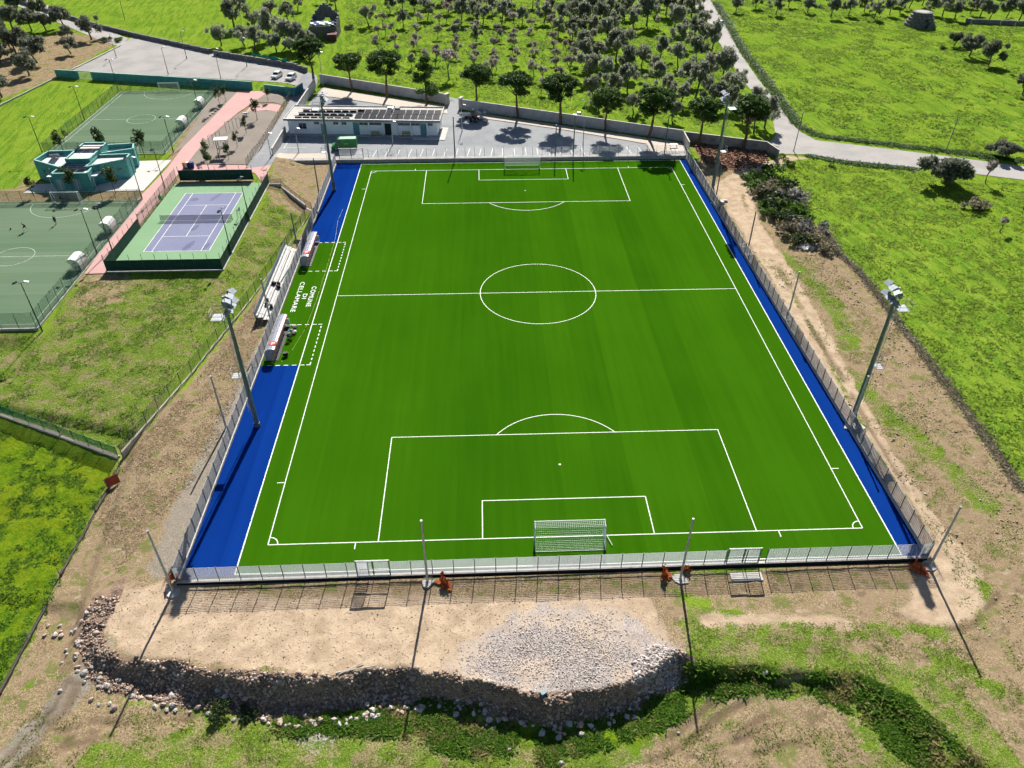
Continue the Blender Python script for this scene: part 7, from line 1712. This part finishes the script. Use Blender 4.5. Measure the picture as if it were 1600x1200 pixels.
STAND = dict(pelvis=(0, 0, 0.92), chest=(0.02, 0, 1.28), neck=(0.02, 0, 1.45), head=(0.04, 0, 1.56), crown=(0.03, 0, 1.66), ls=(0.01, 0.18, 1.38), le=(-0.03, 0.27, 1.12), lw=(0.08, 0.30, 0.90), lp=(0.11, 0.30, 0.83), rs=(0.01, -0.18, 1.38), re=(-0.03, -0.27, 1.12), rw=(0.08, -0.30, 0.90), rp=(0.11, -0.30, 0.83), lh=(0, 0.09, 0.88), lk=(0.03, 0.10, 0.48), la=(-0.02, 0.11, 0.08), lt=(0.14, 0.12, 0.04), rh=(0, -0.09, 0.88), rk=(0.03, -0.10, 0.48), ra=(-0.02, -0.11, 0.08), rt=(0.14, -0.12, 0.04))
RUN = dict(STAND, chest=(0.12, 0, 1.27), neck=(0.17, 0, 1.44), head=(0.21, 0, 1.54), crown=(0.22, 0, 1.64), ls=(0.13, 0.18, 1.37), le=(-0.10, 0.26, 1.20), lw=(0.06, 0.28, 1.02), lp=(0.11, 0.28, 0.98), rs=(0.12, -0.18, 1.37), re=(0.22, -0.27, 1.12), rw=(0.42, -0.20, 1.18), rp=(0.48, -0.19, 1.22), lk=(0.36, 0.10, 0.62), la=(0.22, 0.10, 0.24), lt=(0.38, 0.10, 0.22), rk=(-0.12, -0.10, 0.50), ra=(-0.46, -0.10, 0.34), rt=(-0.52, -0.10, 0.18))
BEND = dict(STAND, pelvis=(-0.12, 0, 0.82), chest=(0.22, 0, 1.0), neck=(0.37, 0, 1.06), head=(0.48, 0, 1.06), crown=(0.57, 0, 1.08), ls=(0.27, 0.18, 1.02), le=(0.34, 0.25, 0.74), lw=(0.48, 0.20, 0.52), lp=(0.53, 0.19, 0.46), rs=(0.27, -0.18, 1.02), re=(0.34, -0.25, 0.74), rw=(0.50, -0.16, 0.52), rp=(0.55, -0.15, 0.46), lh=(-0.12, 0.10, 0.78), lk=(0.10, 0.14, 0.44), la=(-0.06, 0.14, 0.08), lt=(0.12, 0.15, 0.04), rh=(-0.12, -0.10, 0.78), rk=(0.12, -0.14, 0.44), ra=(-0.04, -0.14, 0.08), rt=(0.14, -0.15, 0.04))
TEALS, NAVY, DARKS = mat('teal_overalls', (0.06, 0.25, 0.30), 0.8, 0.1), mat('dark_navy_cloth', (0.02, 0.03, 0.05), 0.8, 0.1), mat('dark_sports_shirt', (0.03, 0.04, 0.035), 0.8, 0.1)
person((-36.68,-10.91), 0.0, R(-20), 'person in teal work clothes bending over the turf by the dugout, farther one', BEND, TEALS, TEALS)
person((-36.78,-12.06), 0.0, R(60), 'person in teal work clothes bending over the turf by the dugout, nearer one', BEND, TEALS, NAVY)
person((-89.25,22.10), ZC + 0.05, R(200), 'player in dark clothes running on the lower small pitch', RUN, DARKS, NAVY)
person((-85.05,24.49), ZC + 0.05, R(160), 'player in dark clothes standing before the small goal', STAND, DARKS, DARKS)
person((-88.10,34.12), ZC + 0.05, R(-100), 'goalkeeper in dark clothes standing in the small goal mouth', STAND, NAVY, NAVY)
bm = bmesh.new(); bmesh.ops.create_icosphere(bm, subdivisions=2, radius=0.15); me_ = bpy.data.meshes.new('ball'); bm.to_mesh(me_); bm.free(); me_.materials.append(BLACK)
p = (-92.20,22.70)
tag(link_mesh('ball', me_, None, (p[0], p[1], ZC + 0.2)), 'dark ball on the lower small pitch left of the running player', 'ball')
for i, (p, l) in enumerate((((-36.64,-8.89),'white sack of filling material by the dugout workers, farther one'),((-36.36,-10.42),'pale sack beside the two bending workers'))):
    o = link_mesh('sack', bagm[i], None, (p[0], p[1], 0.26), i); o.scale = (0.8, 0.8, 0.7); tag(o, l, 'sack', 'sacks by the dugout workers')
p = (-36.51,-16.05)
t = thing('tool_cart', 'small dark line-marking cart on the turf by the near dugout', 'cart', (p[0], p[1], 0.01), 0.4)
MB().box((0, 0, 0.4), (0.7, 0.45, 0.35)).build('tank', BLACK, t); MB().tube((-0.3, 0, 0.5), (-0.8, 0, 1.0), 0.025, 0.025, 5).build('handle', GALV, t)
for s in (-0.27, 0.27): MB().tube((0.1, s - 0.03, 0.18), (0.1, s + 0.03, 0.18), 0.18, 0.18, 10).build('wheel', RUBBER, t)
